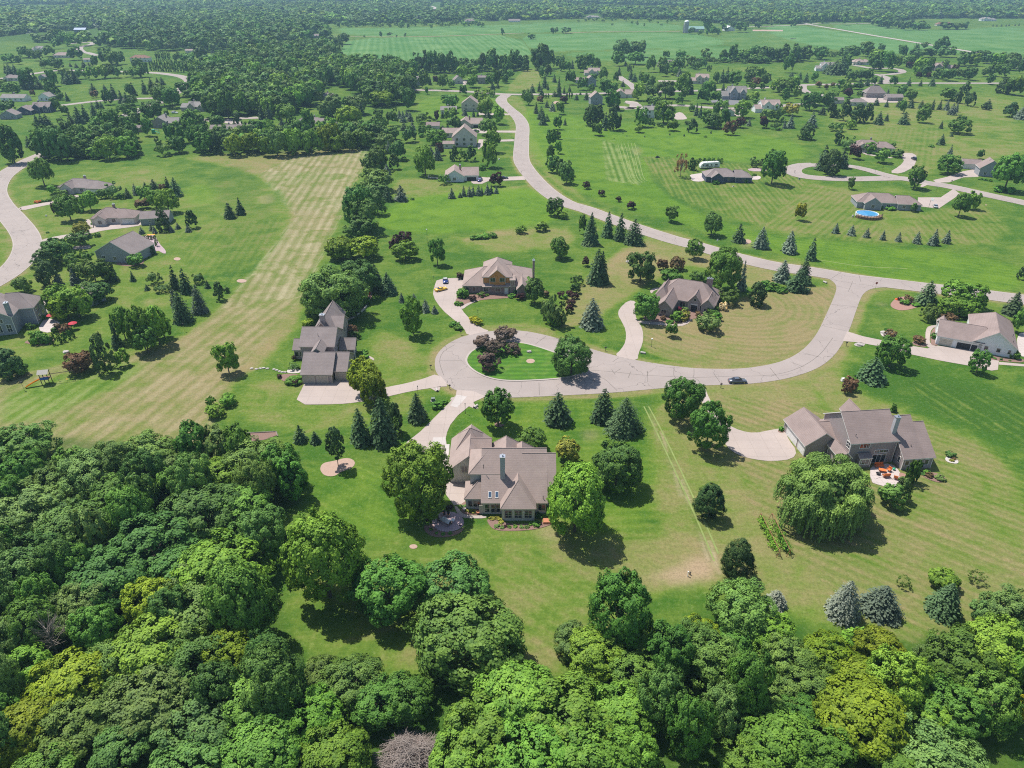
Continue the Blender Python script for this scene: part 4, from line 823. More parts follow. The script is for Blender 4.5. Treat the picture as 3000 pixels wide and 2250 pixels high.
add(BG, """370 45 280 190 m;470 295 370 80 l;570 330 390 90 o;505 380 415 60 o;450 415 450 50 h;400 425 450 60 h;350 435 455 60 O;620 385 605 200 m;505 455 560 60 p;720 400 490 90 m;820 350 520 150 l;750 635 760 140 v;730 730 860 190 o;740 500 560 80 h;
960 330 410 80 k;915 340 415 60 k;1040 270 400 140 g;1115 365 425 35 c;1145 365 425 35 c;1190 320 420 70 s;1260 280 390 60 b;1350 265 340 70 s;1430 240 335 90 s;1500 280 340 60 R;1335 300 430 130 l;1320 430 500 130 R;1430 330 500 150 l;1540 330 540 180 l;1560 215 345 70 s;1635 230 405 130 s;2125 460 610 110 s;
1500 515 715 160 n;1765 520 690 130 n;1745 660 735 70 b;1650 640 705 60 b;1590 665 735 60 b;1435 670 745 60 b;1405 650 720 50 b;1315 680 750 60 b;1245 575 625 90 h;520 780 1000 250 k;400 880 1100 250 n;430 980 1230 220 n;660 900 1040 140 o;800 890 1020 110 o;720 1000 1180 140 o;550 1070 1230 90 b;700 1065 1225 110 b;
860 985 1200 200 o;950 990 1190 170 o;1050 1020 1200 120 s;205 1140 1280 160 m;1255 925 1040 130 m;800 1190 1300 170 k;900 1200 1370 260 k;540 1210 1500 240 l;690 1230 1520 260 l;600 1300 1540 240 y;890 1340 1400 90 h;1235 1090 1190 60 s;1420 1085 1200 110 g;1365 1210 1275 60 s;1505 1195 1285 120 g;1630 1040 1270 100 s;
1730 1070 1310 130 s;1830 1100 1200 100 g;1925 1175 1255 60 s;2020 1175 1360 120 n;2095 1220 1290 70 n;1630 1250 1440 90 b;1700 1280 1590 190 s;1860 1220 1500 150 b;1375 850 940 35 c;1400 850 940 35 c;1425 855 940 35 c;1440 760 860 35 c;1340 755 800 30 c;1370 755 800 30 c;1400 755 800 30 c;860 640 660 40 h;680 740 770 40 h;900 730 780 60 h;830 760 790 50 h;440 720 740 30 h""")
add(BH, """1120 310 620 190 l;1290 310 700 220 l;1430 300 660 230 l;1340 480 740 220 m;1500 400 600 150 l;1100 470 720 110 s;940 550 930 210 n;1120 700 860 120 l;700 730 930 220 R;800 720 900 160 R;60 680 980 300 n;170 800 960 150 k;350 530 680 150 h;430 560 670 90 h;2090 640 930 200 l;1950 1140 1230 80 l;2110 1120 1220 150 l;1990 1215 1330 170 l;
280 460 530 80 h;530 465 540 70 R;600 470 560 110 R;490 555 670 45 c;545 550 655 45 c;590 540 640 45 c;635 520 620 45 c;670 500 600 40 c;390 390 440 80 h;500 500 560 60 h""")
add(BI, """100 370 540 150 n;310 350 570 190 y;370 250 420 180 g;500 330 540 190 y;640 380 570 150 l;760 260 560 230 o;910 300 550 160 l;1010 290 540 150 l;1100 320 540 130 l;1200 300 530 150 l;1290 270 520 170 y;1380 240 500 160 y;1410 350 520 150 y;1550 320 510 170 e;1680 310 490 160 e;1560 240 340 170 g;1700 200 320 200 g;
1850 240 420 180 g;1940 330 480 190 g;650 190 330 200 l;870 20 210 220 l;1095 80 290 150 l;1300 0 150 180 g;1430 0 150 140 g;1550 45 260 270 y;835 165 280 70 b;890 220 285 70 b;1310 190 250 70 l;350 110 250 100 n;130 145 250 130 m;700 10 190 90 s;620 20 190 100 s;10 200 340 70 n;
1870 480 720 200 o;2080 420 610 170 k;1990 420 560 80 b;2040 550 720 130 n;1830 560 700 220 g;1900 650 740 120 l;1970 670 790 90 b;1850 720 950 330 o;1860 870 1000 200 g;1660 900 1340 300 k;1720 1050 1400 280 k;1860 960 1200 200 g;1980 880 1080 110 s;2120 900 1080 160 b;1650 1230 1480 300 o;
1480 1450 1700 300 y;1720 1440 1690 340 y;2060 1440 1610 160 p;2160 1390 1530 150 p;2160 1490 1700 250 l;280 1095 1265 120 s;390 1035 1225 120 s;2155 590 650 70 h;1750 600 720 120 g""")
add(F, """720 575 690 130 o;700 600 680 90 o;770 560 640 90 k;735 510 560 60 y;790 575 620 50 s;838 590 642 50 s;812 572 628 42 s;690 630 690 60 o;752 640 690 60 o""")
add(BJ, """180 60 240 110 o;260 80 180 60 b;300 100 220 80 b;340 80 160 50 b;375 95 210 70 b;400 205 310 80 b;310 215 310 90 s;360 270 420 150 k;210 260 390 100 k;500 250 350 80 k;575 245 310 60 k;495 335 385 60 h;515 105 220 150 o;665 90 190 60 p;725 90 175 50 s;810 60 190 130 l;725 250 290 70 s;855 160 290 120 k;780 210 290 30 c;
965 60 150 80 b;1060 75 160 50 s;1105 90 155 40 s;1220 90 180 80 s;1320 50 220 130 l;1210 180 340 190 m;1270 290 520 140 l;1230 430 680 150 l;530 480 770 210 l;650 290 440 230 l;690 440 560 90 p;600 470 570 80 b;670 470 635 110 b;850 470 630 110 n;940 500 620 80 o;1030 460 630 140 n;1155 680 745 80 h;740 770 880 110 o;1305 755 895 140 p;
825 930 1045 80 b;915 970 1035 60 s;955 905 1020 60 b;1015 910 1025 80 b;1055 900 1010 50 b;1115 900 1015 80 b;1150 910 1000 40 b;1210 880 1005 90 b;1250 890 990 50 b;1305 900 990 60 b;400 1025 1060 40 h;1735 0 125 60 s;1790 50 190 90 s;1810 100 250 100 s;1850 130 210 70 s;1910 0 100 80 b;1990 0 115 90 m;1970 150 275 90 m;2047 175 250 45 s;
1900 295 455 100 m;1975 290 395 80 n;1975 425 540 70 m;1895 460 610 90 m;1920 580 745 150 k;2040 620 780 150 k;2065 660 870 170 k;1940 1030 1220 170 k;2020 1165 1250 120 l;1575 1340 1410 110 l;1800 1290 1390 140 l;1070 1430 1490 110 h;1160 1410 1485 130 h;1250 1405 1475 120 h;630 170 200 40 h;1100 300 330 40 h""")
add(BK, """120 20 245 190 n;200 30 240 150 n;370 30 290 190 n;270 110 280 100 s;175 230 345 110 m;270 250 310 50 s;350 -20 60 100 m;660 60 240 130 m;740 150 260 110 o;910 -10 210 230 l;640 245 320 90 l;850 215 255 50 k;882 230 265 45 k;1000 195 300 110 l;1210 175 325 130 n;1150 200 240 50 k;1200 20 90 80 k;1250 10 150 70 s;1295 20 170 60 s;1360 80 240 130 m;
1450 120 270 190 k;1480 0 140 90 m;1560 70 230 110 m;1620 200 340 130 R;1600 160 250 60 s;1740 165 265 110 p;1820 175 260 60 b;1760 -20 150 170 l;1975 155 265 110 p;2120 195 290 100 g;2200 180 285 50 b;2050 60 190 150 o;2150 30 190 120 o;460 320 338 14 s;503 352 368 14 s;365 380 396 14 s;695 355 378 18 s;966 328 356 22 s;1121 338 368 22 s;1410 303 338 24 s;1352 358 380 40 h;
1095 570 790 130 D;1200 600 735 70 c;1240 615 742 70 c;1290 598 660 50 c;1340 596 650 50 c;1390 596 645 50 c;1440 596 650 50 c;1490 598 655 50 c;1525 602 665 40 c;2100 520 850 240 m;1870 590 690 80 g;1960 600 710 80 g;65 855 930 85 p;230 945 1010 75 p;412 1015 1070 60 p;555 1065 1150 105 p;1000 1115 1280 140 m;1430 1185 1430 200 k;
110 1200 1560 200 s;295 1190 1470 140 s;430 1210 1510 150 s;575 1270 1560 210 s;30 1210 1400 90 m;1465 840 895 80 h;1790 820 875 70 h;1880 770 800 50 h;1560 20 70 60 m""")
add(BL, """45 110 245 90 b;240 90 240 110 b;205 190 340 160 n;470 190 250 120 o;610 165 240 90 l;500 260 390 110 n;590 320 430 110 g;340 400 640 130 s;440 430 670 200 n;520 420 620 130 s;650 400 515 110 p;790 370 460 100 m;920 430 550 130 m;1040 435 505 100 k;775 455 485 40 h;820 458 488 40 h;1000 370 410 50 m;620 695 800 70 k;1220 590 780 160 m;
150 935 1085 90 Y;465 1120 1220 80 b;610 1140 1240 80 b;752 1165 1258 70 b;900 1185 1280 65 b;1045 1205 1295 65 b;1215 1200 1315 80 b;1368 1180 1335 110 b;1487 1185 1315 90 b;1640 840 1040 150 m;1750 830 980 110 l;1990 775 840 110 h;2085 785 850 90 h;2090 480 790 270 m;1530 490 650 210 m;1520 395 500 55 b;1815 440 515 55 m;1440 295 400 85 s;1355 390 418 60 h;
1538 275 318 35 s;1440 170 245 45 s;1620 160 275 180 m;1700 230 280 50 k;1630 120 190 80 k;2100 0 130 150 n;2180 40 165 140 b;1860 0 65 100 n;840 895 940 60 h;885 950 990 60 h;975 960 1005 90 h;1200 930 1010 60 k;700 885 910 50 p;1130 950 990 40 h;1810 695 720 40 h;1850 700 725 40 h;1900 710 735 40 h""")
add(BM, """750 390 510 130 k;890 410 480 60 k;600 440 530 180 k;850 460 540 120 l;940 480 640 130 m;820 500 620 90 m;860 560 650 90 k;330 435 540 130 k;450 470 520 80 o;1085 420 515 90 k;1045 525 615 70 m;1165 510 610 110 k;1230 490 560 80 k;1260 540 680 110 l;1340 540 690 90 l;1165 580 620 80 p;1310 600 700 80 k;1240 670 720 50 p;1335 670 720 50 p;1435 630 720 90 k;
1515 640 740 110 k;1620 630 720 100 o;1710 620 730 110 k;1580 600 665 60 p;1490 560 640 70 m;1450 350 470 120 k;1300 390 450 70 g;1220 400 470 40 g;1330 460 510 120 k;1210 460 510 100 k;1500 450 500 140 k;1640 490 600 120 k;1700 480 590 100 k;1760 500 600 100 l;1830 470 560 120 k;1900 490 580 120 k;1980 500 620 110 l;2050 490 590 110 k;2120 500 620 100 k;
2180 510 650 80 b;1880 620 700 100 k;1950 580 690 90 m;2040 600 700 90 m;2100 540 640 110 k;1900 685 770 80 m;2200 560 670 60 k;2040 720 860 150 n;2120 720 860 120 m;2180 710 870 90 l;310 755 805 50 R;380 780 825 40 R;445 765 805 40 R;515 735 830 80 m;570 760 850 100 l;585 820 895 75 p;620 650 740 100 k;690 720 790 50 s;755 720 800 60 s;750 640 740 120 k;
830 710 780 60 k;880 700 780 45 s;460 560 700 200 s;400 580 690 120 s;520 520 690 120 s;580 510 640 100 m;450 840 900 100 m;300 850 960 130 m;390 860 1000 100 k;240 860 1010 150 k;450 920 1080 120 n;560 930 1110 140 n;340 980 1070 80 s;680 960 1130 150 n;770 960 1130 120 n;60 960 1060 130 v;860 1035 1160 110 s;935 1050 1125 50 s;1095 1040 1160 110 s;1290 990 1120 110 m;
840 910 980 60 s;935 930 995 55 s;1045 930 995 50 s;1090 930 1035 60 m;1165 835 930 90 m;1160 910 1005 80 s;1095 790 880 90 k;950 820 870 30 b;1010 705 785 65 m;1140 720 800 45 s;1250 740 800 40 s;1355 710 800 65 s;1255 930 1010 60 s;1320 960 1020 60 l;1360 920 1020 40 s;1425 930 1020 60 s;1490 930 1025 60 b;1540 960 1070 90 b;1580 940 1040 50 b;1510 820 920 120 e;
1680 760 900 110 n;1610 820 950 90 n;1690 860 970 80 n;1730 850 980 90 n;1870 920 1010 90 s;680 770 820 90 k;700 850 880 60 k""")
add(BN, """90 440 600 190 k;260 450 600 160 k;40 560 690 130 m;230 565 680 180 m;120 650 710 40 s;170 690 790 70 g;395 610 755 95 m;560 550 620 70 m;720 545 620 100 m;520 620 760 90 m;600 660 760 110 m;710 620 760 100 k;530 700 810 90 m;640 720 800 100 l;820 600 720 110 o;880 660 740 90 m;960 645 725 70 m;1015 700 770 30 c;1040 705 778 30 c;700 745 830 80 b;985 530 640 110 o;
1185 540 650 90 m;1285 490 650 90 m;1400 540 650 130 m;1520 500 600 110 k;1600 500 650 130 o;1700 500 650 130 o;1800 520 650 120 k;1850 470 640 90 o;1950 490 650 120 k;2060 500 640 130 k;2180 510 620 80 o;1885 600 760 110 m;175 750 865 60 s;215 790 890 75 s;280 760 850 60 s;315 790 900 110 m;50 720 815 50 s;20 780 880 60 m;90 870 940 55 s;410 830 940 90 m;
560 880 1050 180 k;420 920 1040 130 k;265 900 1070 120 l;345 900 1010 60 s;750 795 990 150 l;830 895 1020 70 s;755 950 1070 80 m;700 1030 1120 90 m;1100 780 890 60 k;1160 750 900 70 s;1210 730 900 70 s;1255 750 880 50 s;1310 770 910 130 m;1450 770 890 130 k;1490 715 800 130 l;1570 730 840 130 l;1640 800 920 100 k;1530 840 920 110 R;1490 895 965 70 l;1590 893 965 65 l;
940 900 1010 60 s;1080 890 990 50 s;1020 880 1010 120 m;965 960 1100 120 m;1100 990 1100 110 m;1180 1080 1150 100 l;1170 890 1000 50 s;1400 920 950 60 l;1530 990 1080 100 l;1450 1030 1070 50 o;1545 1070 1120 80 m;1760 850 980 130 l;1850 860 1010 160 m;1950 830 980 150 l;1850 960 1085 80 m;1980 930 1050 80 l;1910 780 830 60 s;2000 780 860 55 s;2065 790 895 60 s;2170 780 870 65 m;
400 1050 1130 130 m;470 1040 1120 120 o;830 300 360 70 m;930 320 370 60 m;1040 270 370 90 m;1110 300 365 80 m;1000 170 300 110 m;1380 240 335 120 m;250 210 250 14 s;640 640 700 80 k;1060 620 660 60 k;1330 600 660 90 k""")
add(BO, """30 560 670 90 m;80 490 640 80 g;160 480 650 80 k;215 480 655 90 k;290 500 655 90 k;370 490 660 90 k;420 540 660 80 k;500 540 640 100 k;610 550 640 100 k;680 500 640 90 k;770 460 640 130 k;850 520 640 90 k;910 510 640 80 m;970 470 630 90 k;1050 515 630 100 k;1160 460 630 110 k;1220 425 630 150 k;1300 480 620 90 k;1395 520 620 80 k;1410 570 650 60 m;1460 570 650 60 m;1505 560 640 45 s;
1580 510 620 110 k;1660 500 620 120 m;1600 530 650 90 m;1740 540 640 60 m;490 610 730 100 l;600 620 700 90 l;540 590 670 80 k;590 700 800 110 l;750 680 790 90 m;800 650 780 70 m;870 650 740 60 m;930 650 720 70 m;890 690 760 60 m;875 710 760 40 y;770 760 835 50 s;818 760 820 35 s;130 660 800 90 m;240 705 770 55 p;310 690 810 90 m;380 740 800 80 m;40 680 720 80 m;495 790 875 65 m;
157 805 865 28 m;660 830 930 140 l;760 830 890 60 l;370 880 980 160 m;700 900 1060 160 l;1225 620 710 60 k;1280 600 700 80 n;1340 690 765 45 s;1250 680 820 60 s;1280 760 835 30 s;1200 760 850 50 s;1220 800 900 70 s;1380 720 900 60 s;1430 800 870 30 s;1480 795 850 35 s;1340 840 900 50 s;1240 865 910 20 c;1262 865 910 20 c;1285 865 910 20 c;1457 855 910 15 c;1480 855 910 15 c;1503 855 910 15 c;
1135 780 860 60 s;1075 830 920 70 k;1130 840 920 50 s;1092 860 960 70 m;1210 890 950 60 R;1270 930 1000 50 s;1425 890 950 75 p;1545 870 930 50 s;1580 850 880 30 s;1635 845 930 60 s;1605 720 820 90 m;1490 660 770 90 m;1680 780 850 60 m;1790 630 730 90 m;1800 740 860 120 m;1870 760 860 120 m;1880 840 1000 130 m;1700 680 740 70 k;860 260 318 35 k;1130 305 355 80 k;1325 255 305 45 m;1360 255 305 30 m;1455 258 300 80 k;1320 460 485 25 k;
1300 600 650 40 s;190 700 790 40 s""")
add(BQ, """220 430 520 110 m;280 460 530 70 k;340 470 550 80 m;440 430 510 110 m;520 360 440 80 m;640 290 410 110 l;770 300 410 130 l;900 340 430 90 k;690 440 540 120 m;980 450 580 120 k;1030 480 590 110 m;1100 480 585 85 k;160 520 585 60 m;70 500 570 100 m;400 560 620 60 m;440 550 620 60 m;510 540 630 120 m;560 600 640 60 m;655 580 620 30 s;710 585 630 40 s;780 560 630 60 s;830 580 630 60 s;
880 520 610 70 m;100 590 700 90 s;150 600 700 80 s;60 600 680 50 s;250 640 800 130 m;220 700 830 90 s;290 720 830 100 s;370 720 830 80 s;470 650 780 90 m;450 740 890 110 m;500 800 900 90 m;560 860 920 70 k;628 855 940 55 s;300 835 885 45 R;590 640 700 120 l;640 670 785 100 s;600 660 780 60 s;700 640 780 100 s;740 640 720 100 m;850 620 725 100 l;940 610 715 100 l;1010 590 710 100 o;1080 600 710 90 o;
1190 640 705 80 o;1260 620 710 110 l;1330 580 700 80 k;1240 570 620 40 k;1270 540 600 80 m;1640 490 560 80 m;1740 490 570 120 m;1850 430 540 120 k;1980 450 560 60 b;2010 490 560 90 m;1770 550 700 140 k;870 775 870 80 s;975 785 850 50 s;1060 780 920 80 s;990 840 960 90 k;1190 780 880 60 k;1240 765 890 80 s;1345 745 875 75 s;1400 725 790 50 s;1460 720 780 50 s;1505 715 790 60 s;1440 770 880 140 o;
1500 800 960 150 m;1580 820 980 150 m;1410 940 1100 190 m;1130 840 960 70 s;1180 860 970 90 s;1220 880 965 80 m;910 930 1010 60 s;945 940 1010 50 s;740 995 1155 120 s;800 970 1130 90 s;880 950 1090 80 s;560 940 1010 40 s;590 980 1060 70 k;500 910 1010 80 m;870 840 900 70 R;60 930 1030 130 m;100 760 870 150 m;20 740 830 100 m;350 1060 1170 80 s;395 1055 1165 80 s;440 1060 1165 90 s;555 1080 1135 50 g;
595 1170 1205 55 k;670 1055 1185 90 s;1010 1010 1230 200 m;900 1110 1180 100 o;1180 960 1100 170 m;1130 1080 1200 150 m;1250 1040 1170 120 m;275 1265 1370 75 s;80 1180 1490 200 k;520 1190 1470 190 k;590 1250 1480 150 k;400 1200 1460 160 k;690 1230 1300 120 o;720 1340 1460 130 m;780 1290 1440 120 o;870 1360 1460 130 l;990 1260 1460 200 l;900 1170 1290 190 g;1120 1200 1290 120 l;1160 1270 1450 180 l;
1230 1300 1430 110 o;1360 1090 1240 90 m;1540 1020 1075 40 m;1570 1150 1300 100 m;1680 1120 1300 140 m;1830 1160 1370 180 m;1640 1260 1400 150 m;1520 1300 1430 140 o;1780 1020 1200 200 m;1880 1070 1230 110 s;1940 880 1060 130 m;2090 840 1070 160 m;2000 1070 1165 110 m;1460 1270 1370 60 g;2000 1230 1420 100 n;1700 760 880 150 m;1850 700 880 150 m;1600 830 950 110 m;1760 830 910 120 m""")
for i in range(14): add(BQ, f"{1390+i*23} 560 {655+i*1.2:.0f} 24 c")
for i in range(8): add(BQ, f"{1442+i*18} 482 556 18 c")
add(BP, """1630 850 980 200 y;1870 820 1000 130 m;1400 890 1050 190 g;1450 950 1080 90 s;1600 1010 1080 90 m;1300 900 1000 60 m;1170 880 1070 210 g;1630 295 345 25 k;1710 300 332 50 g;1475 325 345 18 k;1775 320 343 18 k;1855 305 338 25 g;1000 540 640 90 m;1150 590 650 110 g;1270 300 400 120 k;1230 330 440 80 k;1120 250 380 130 k;1000 200 310 110 m;920 220 330 90 k""")
# hedgerows and scrub far off, small plants standing singly
def scatter_line(box, P, n, w, h, kinds, jit=1.0):
    Q = zz(box, P); s = box[2]
    for i in range(n):
        t = (i+rnd.uniform(.2, .8))/n*(len(Q)-1); k = min(int(t), len(Q)-2); f = t-k
        u = Q[k][0]*(1-f)+Q[k+1][0]*f; v = Q[k][1]*(1-f)+Q[k+1][1]*f+rnd.uniform(-1, 1)*jit
        ww = rnd.uniform(*w)/s; hh = rnd.uniform(*h)/s
        if -60 < u < 3060: place(u, v-hh, v, ww, rnd.choice(kinds))
scatter_line(BM, [(830, 235), (950, 250), (1100, 262), (1290, 275)], 12, (60, 90), (60, 90), 'kknm', 3)
scatter_line(BM, [(1450, 262), (1700, 262)], 5, (60, 90), (40, 80), 'ksm', 1); scatter_line(BM, [(1900, 245), (2180, 240)], 7, (15, 22), (18, 26), 's', 1)
scatter_line(BM, [(1330, 265), (1250, 275)], 3, (40, 60), (30, 45), 'h', 1); scatter_line(BM, [(1400, 505), (1200, 500)], 6, (50, 70), (30, 45), 'k', 1)
scatter_line(BN, [(1430, 660), (2100, 655)], 18, (70, 110), (50, 90), 'kom', 6); scatter_line(BN, [(850, 660), (1480, 668)], 14, (50, 80), (30, 45), 'kmo', 4)
scatter_line(BO, [(0, 660), (1100, 640)], 22, (60, 90), (50, 80), 'kkmo', 5); scatter_line(BP, [(1300, 620), (2212, 665)], 14, (60, 100), (60, 90), 'kkm', 6)
scatter_line(BN, [(-100, 235), (400, 245), (760, 225)], 16, (18, 42), (20, 42), 'mkol', 12); scatter_line(BN, [(0, 205), (780, 205)], 18, (22, 45), (22, 40), 'olm', 8)
scatter_line(BN, [(-500, 225), (0, 210)], 10, (25, 45), (22, 40), 'mol', 8); scatter_line(BP, [(1200, 240), (1500, 250), (2212, 238), (2600, 235)], 34, (30, 55), (30, 45), 'olm', 5)
scatter_line(BP, [(1170, 215), (1700, 225), (2212, 222)], 20, (40, 60), (35, 50), 'olm', 6)
scatter_line(BM, [(0, 200), (150, 205), (900, 200)], 16, (50, 80), (50, 90), 'mko', 5); scatter_line(BN, [(1150, 300), (1400, 290), (2000, 255)], 14, (50, 80), (50, 80), 'mko', 8)
# undergrowth and wood edge by the photographer's feet
def inpoly(u, v, P):
    c = False; j = len(P)-1
    for i in range(len(P)):
        xi, yi = P[i]; xj, yj = P[j]
        if (yi > v) != (yj > v) and u < (xj-xi)*(v-yi)/(yj-yi)+xi: c = not c
        j = i
    return c
def fill(poly, spacing, rr, hh, kinds, jit=.45):
    """trees over a wood floor at their real spacing (metres)"""
    W_ = [G(*p) for p in poly]; x0, x1 = min(p[0] for p in W_), max(p[0] for p in W_); y0, y1 = min(p[1] for p in W_), max(p[1] for p in W_)
    out = []; y = y0
    while y < y1:
        x = x0+rnd.uniform(0, spacing)
        while x < x1:
            X = x+rnd.uniform(-jit, jit)*spacing; Y = y+rnd.uniform(-jit, jit)*spacing; x += spacing
            if not inpoly(X, Y, W_): continue
            u, v = PX(X, Y, 0)
            if u < -150 or u > 3150 or v > 2700: continue
            r = rnd.uniform(*rr); h = rnd.uniform(*hh); cl = .12*h; k = rnd.choice(kinds)
            out.append(dict(k=k, X=X, Y=Y, r=r, h=(h-cl)/2 if KIND[k][0] != 'spruce' else h, z=cl+(h-cl)/2, clear=cl, u=u, v=PX(X, Y, h*.6)[1], w=2*r*FPX/depth(Y, 5)))
        y += spacing
    return out
def clear_of(lst, f=.75):
    P = np.array([[t['X'], t['Y'], t['r']] for t in TREES]); res = []
    for t in lst:
        if (np.hypot(P[:, 0]-t['X'], P[:, 1]-t['Y']) > P[:, 2]*f+t['r']*.35).all(): res.append(t)
    return res
bl = [(F[0]+x/F[2], y/F[2]) for x, y in [(-60, 1000), (250, 1010), (450, 985), (600, 1010), (600, 1060), (550, 1150), (530, 1260), (540, 1360), (650, 1480), (860, 1560), (830, 1620), (760, 1680), (-60, 1760)]]
TREES += clear_of(fill(bl, 6.2, (2.6, 4.2), (8, 12), 'mokgm'), .6)
br = [(F[0]+x/F[2], y/F[2]) for x, y in [(1300, 1440), (1480, 1380), (1700, 1400), (1900, 1470), (2140, 1420), (2260, 1380), (2260, 1560), (2000, 1560), (1720, 1520), (1480, 1560)]]
TREES += clear_of(fill(br, 6.0, (2.2, 3.6), (6, 9), 'mogl'), .6)
mid = []
mid += fill(zz(BP, WOODS[1][1]), 11, (4.6, 8.0), (11, 18), 'kmmokglm')
mid += fill(zz(BQ, WOODS[2][1]), 14, (5, 8.5), (11, 18), 'kmmokglm')
mid += fill(zz(BI, WOODS[3][1]), 9, (3.5, 5), (8, 12), 'mokl')
mid += fill(zz(BQ, WOODS[4][1]), 10, (3.5, 5), (8, 12), 'mok')
HOUSE_CLEAR = []    # filled by the house list below
# ---------------------------------------------------------------- houses
LAND = []       # (u, v, short phrase) landmarks that tree labels point at
class House:
    def __init__(s, name, label, O, rot, wall='wall_tan', roof='roof_tan', trim='trim', cat='house', land=None, group=None):
        s.w, s.r = MB(), MB(); s.mat = (wall, roof, trim); s.wmats = [M[wall], M['brick'], M['wall_orange'], M['stone'], M['shade_fill']]
        s.root = empty(name, (O[0], O[1], 0), rot, label=label, cat=cat, group=group); s.O, s.rot = O, rot; s.ext = []
        if land: LAND.append((*PX(O[0], O[1], 3), land))
        s.land = land
    def blk(s, x0, x1, y0, y1, e, r, ax='x', ends='GG', z0=0, wm=0, hk=1.0, inset=.38, walls=True):
        s.ext.append((x0, x1, y0, y1)); sw = ax == 'y'
        if sw: x0, x1, y0, y1 = y0, y1, x0, x1
        w = (y1-y0)/2; ym = (y0+y1)/2; t = .20; sl = (r-e)/w
        ha = w*hk if ends[0] == 'H' else 0; hb = w*hk if ends[1] == 'H' else 0
        if ha+hb > x1-x0: ha = hb = (x1-x0)/2-.05
        P = {'a': (x0, y0, e), 'b': (x1, y0, e), 'c': (x1, y1, e), 'd': (x0, y1, e), 'p': (x0+ha, ym, r), 'q': (x1-hb, ym, r)}
        T = (lambda p, dz=0: (p[1], p[0], p[2]+dz)) if sw else (lambda p, dz=0: (p[0], p[1], p[2]+dz))
        faces = ['abqp', 'cdpq']; rim = ['ab', 'cd']
        if ends[1] == 'H': faces.append('bcq'); rim.append('bc')
        else: rim += ['bq', 'qc']
        if ends[0] == 'H': faces.append('dap'); rim.append('da')
        else: rim += ['dp', 'pa']
        for f in faces:
            s.r.poly([T(P[c]) for c in f], 0); s.r.poly([T(P[c], -t) for c in reversed(f)], 1)
        for f in rim: s.r.poly([T(P[f[0]]), T(P[f[0]], -t), T(P[f[1]], -t), T(P[f[1]])], 1)
        if ends != 'GG':
            for a_, b_ in (('a', 'p'), ('d', 'p'), ('b', 'q'), ('c', 'q')):
                if (a_ in 'ad' and ends[0] == 'H') or (a_ in 'bc' and ends[1] == 'H'):
                    s.r.tube(T(P[a_], .01), T(P[b_], .01), .07, n=4, m=2)
        s.r.tube(T(P['p'], .01), T(P['q'], .01), .08, n=4, m=2)
        if not walls: return
        i = inset; X0, X1, Y0, Y1 = x0+i, x1-i, y0+i, y1-i; zt = e+sl*i-t-.01
        za = e+sl*i-t-.01
        Q = lambda x, y, z: T((x, y, z))
        s.w.poly([Q(X0, Y0, z0), Q(X1, Y0, z0), Q(X1, Y0, zt), Q(X0, Y0, zt)], wm); s.w.poly([Q(X1, Y1, z0), Q(X0, Y1, z0), Q(X0, Y1, zt), Q(X1, Y1, zt)], wm)
        for X, en in ((X0, ends[0]), (X1, ends[1])):
            top = [Q(X, Y1, zt), Q(X, ym, r-t-.02), Q(X, Y0, zt)] if en == 'G' else [Q(X, Y1, zt), Q(X, Y0, zt)]
            s.w.poly([Q(X, Y0, z0), Q(X, Y1, z0)]+top, wm)
        # white corner boards
        for X in (X0, X1):
            for Y in (Y0, Y1):
                a, b = T((X, Y, 0)), None; s.w.box(a[0]-.07, a[0]+.07, a[1]-.07, a[1]+.07, z0, zt-.03, 5)
    def frame(s, d):        # outward direction -> local axes
        return {'S': ((1, 0), (0, -1)), 'N': ((-1, 0), (0, 1)), 'W': ((0, -1), (-1, 0)), 'E': ((0, 1), (1, 0))}[d]
    def win(s, x, y, z, w, h, d='S', mull=1, bars=0, mat='glass'):
        (ux, uy), (ox, oy) = s.frame(d)
        def bx(mb, a0, a1, b0, b1, z0, z1):
            xx = sorted((x+ux*a0+ox*b0, x+ux*a1+ox*b1)); yy = sorted((y+uy*a0+oy*b0, y+uy*a1+oy*b1)); mb.box(xx[0], xx[1], yy[0], yy[1], z0, z1)
        f = MB(); t = .10; H = w/2
        bx(f, -H-t, -H, -.02, .09, z-t, z+h+t); bx(f, H, H+t, -.02, .09, z-t, z+h+t); bx(f, -H, H, -.02, .085, z-t, z); bx(f, -H, H, -.02, .085, z+h, z+h+t)
        for k in range(1, mull+1): a = -H+w*k/(mull+1); bx(f, a-.04, a+.04, -.02, .075, z, z+h)
        for k in range(1, bars+1): b = z+h*k/(bars+1); bx(f, -H, H, -.02, .065, b-.03, b+.03)
        o = f.build('window', M[s.mat[2]], s.root); p = MB(); bx(p, -H, H, 0, .03, z, z+h); p.build('pane', M[mat], o); return o
    def door(s, x, y, w, h, d='S', kind='garage_door', mat='door_white', z=0, open_=False):
        (ux, uy), (ox, oy) = s.frame(d); f = MB()
        def bx(mb, a0, a1, b0, b1, z0, z1, m=0):
            xx = sorted((x+ux*a0+ox*b0, x+ux*a1+ox*b1)); yy = sorted((y+uy*a0+oy*b0, y+uy*a1+oy*b1)); mb.box(xx[0], xx[1], yy[0], yy[1], z0, z1, m)
        H = w/2
        if open_: bx(f, -H, H, .0, .03, z, z+h, 2); bx(f, -H, H, .03, .05, z+h*.86, z+h, 0)  # near-black sheet on the wall paints the shade inside an open doorway
        else:
            n = 4 if kind == 'garage_door' else 1
            for k in range(n): bx(f, -H, H, 0, .05, z+h*k/n+.015, z+h*(k+1)/n-.015, 0)
            bx(f, -H, H, -.01, .02, z, z+h, 2)
        bx(f, -H-.14, -H, -.02, .08, z, z+h+.14, 1); bx(f, H, H+.14, -.02, .08, z, z+h+.14, 1); bx(f, -H, H, -.02, .075, z+h, z+h+.14, 1)
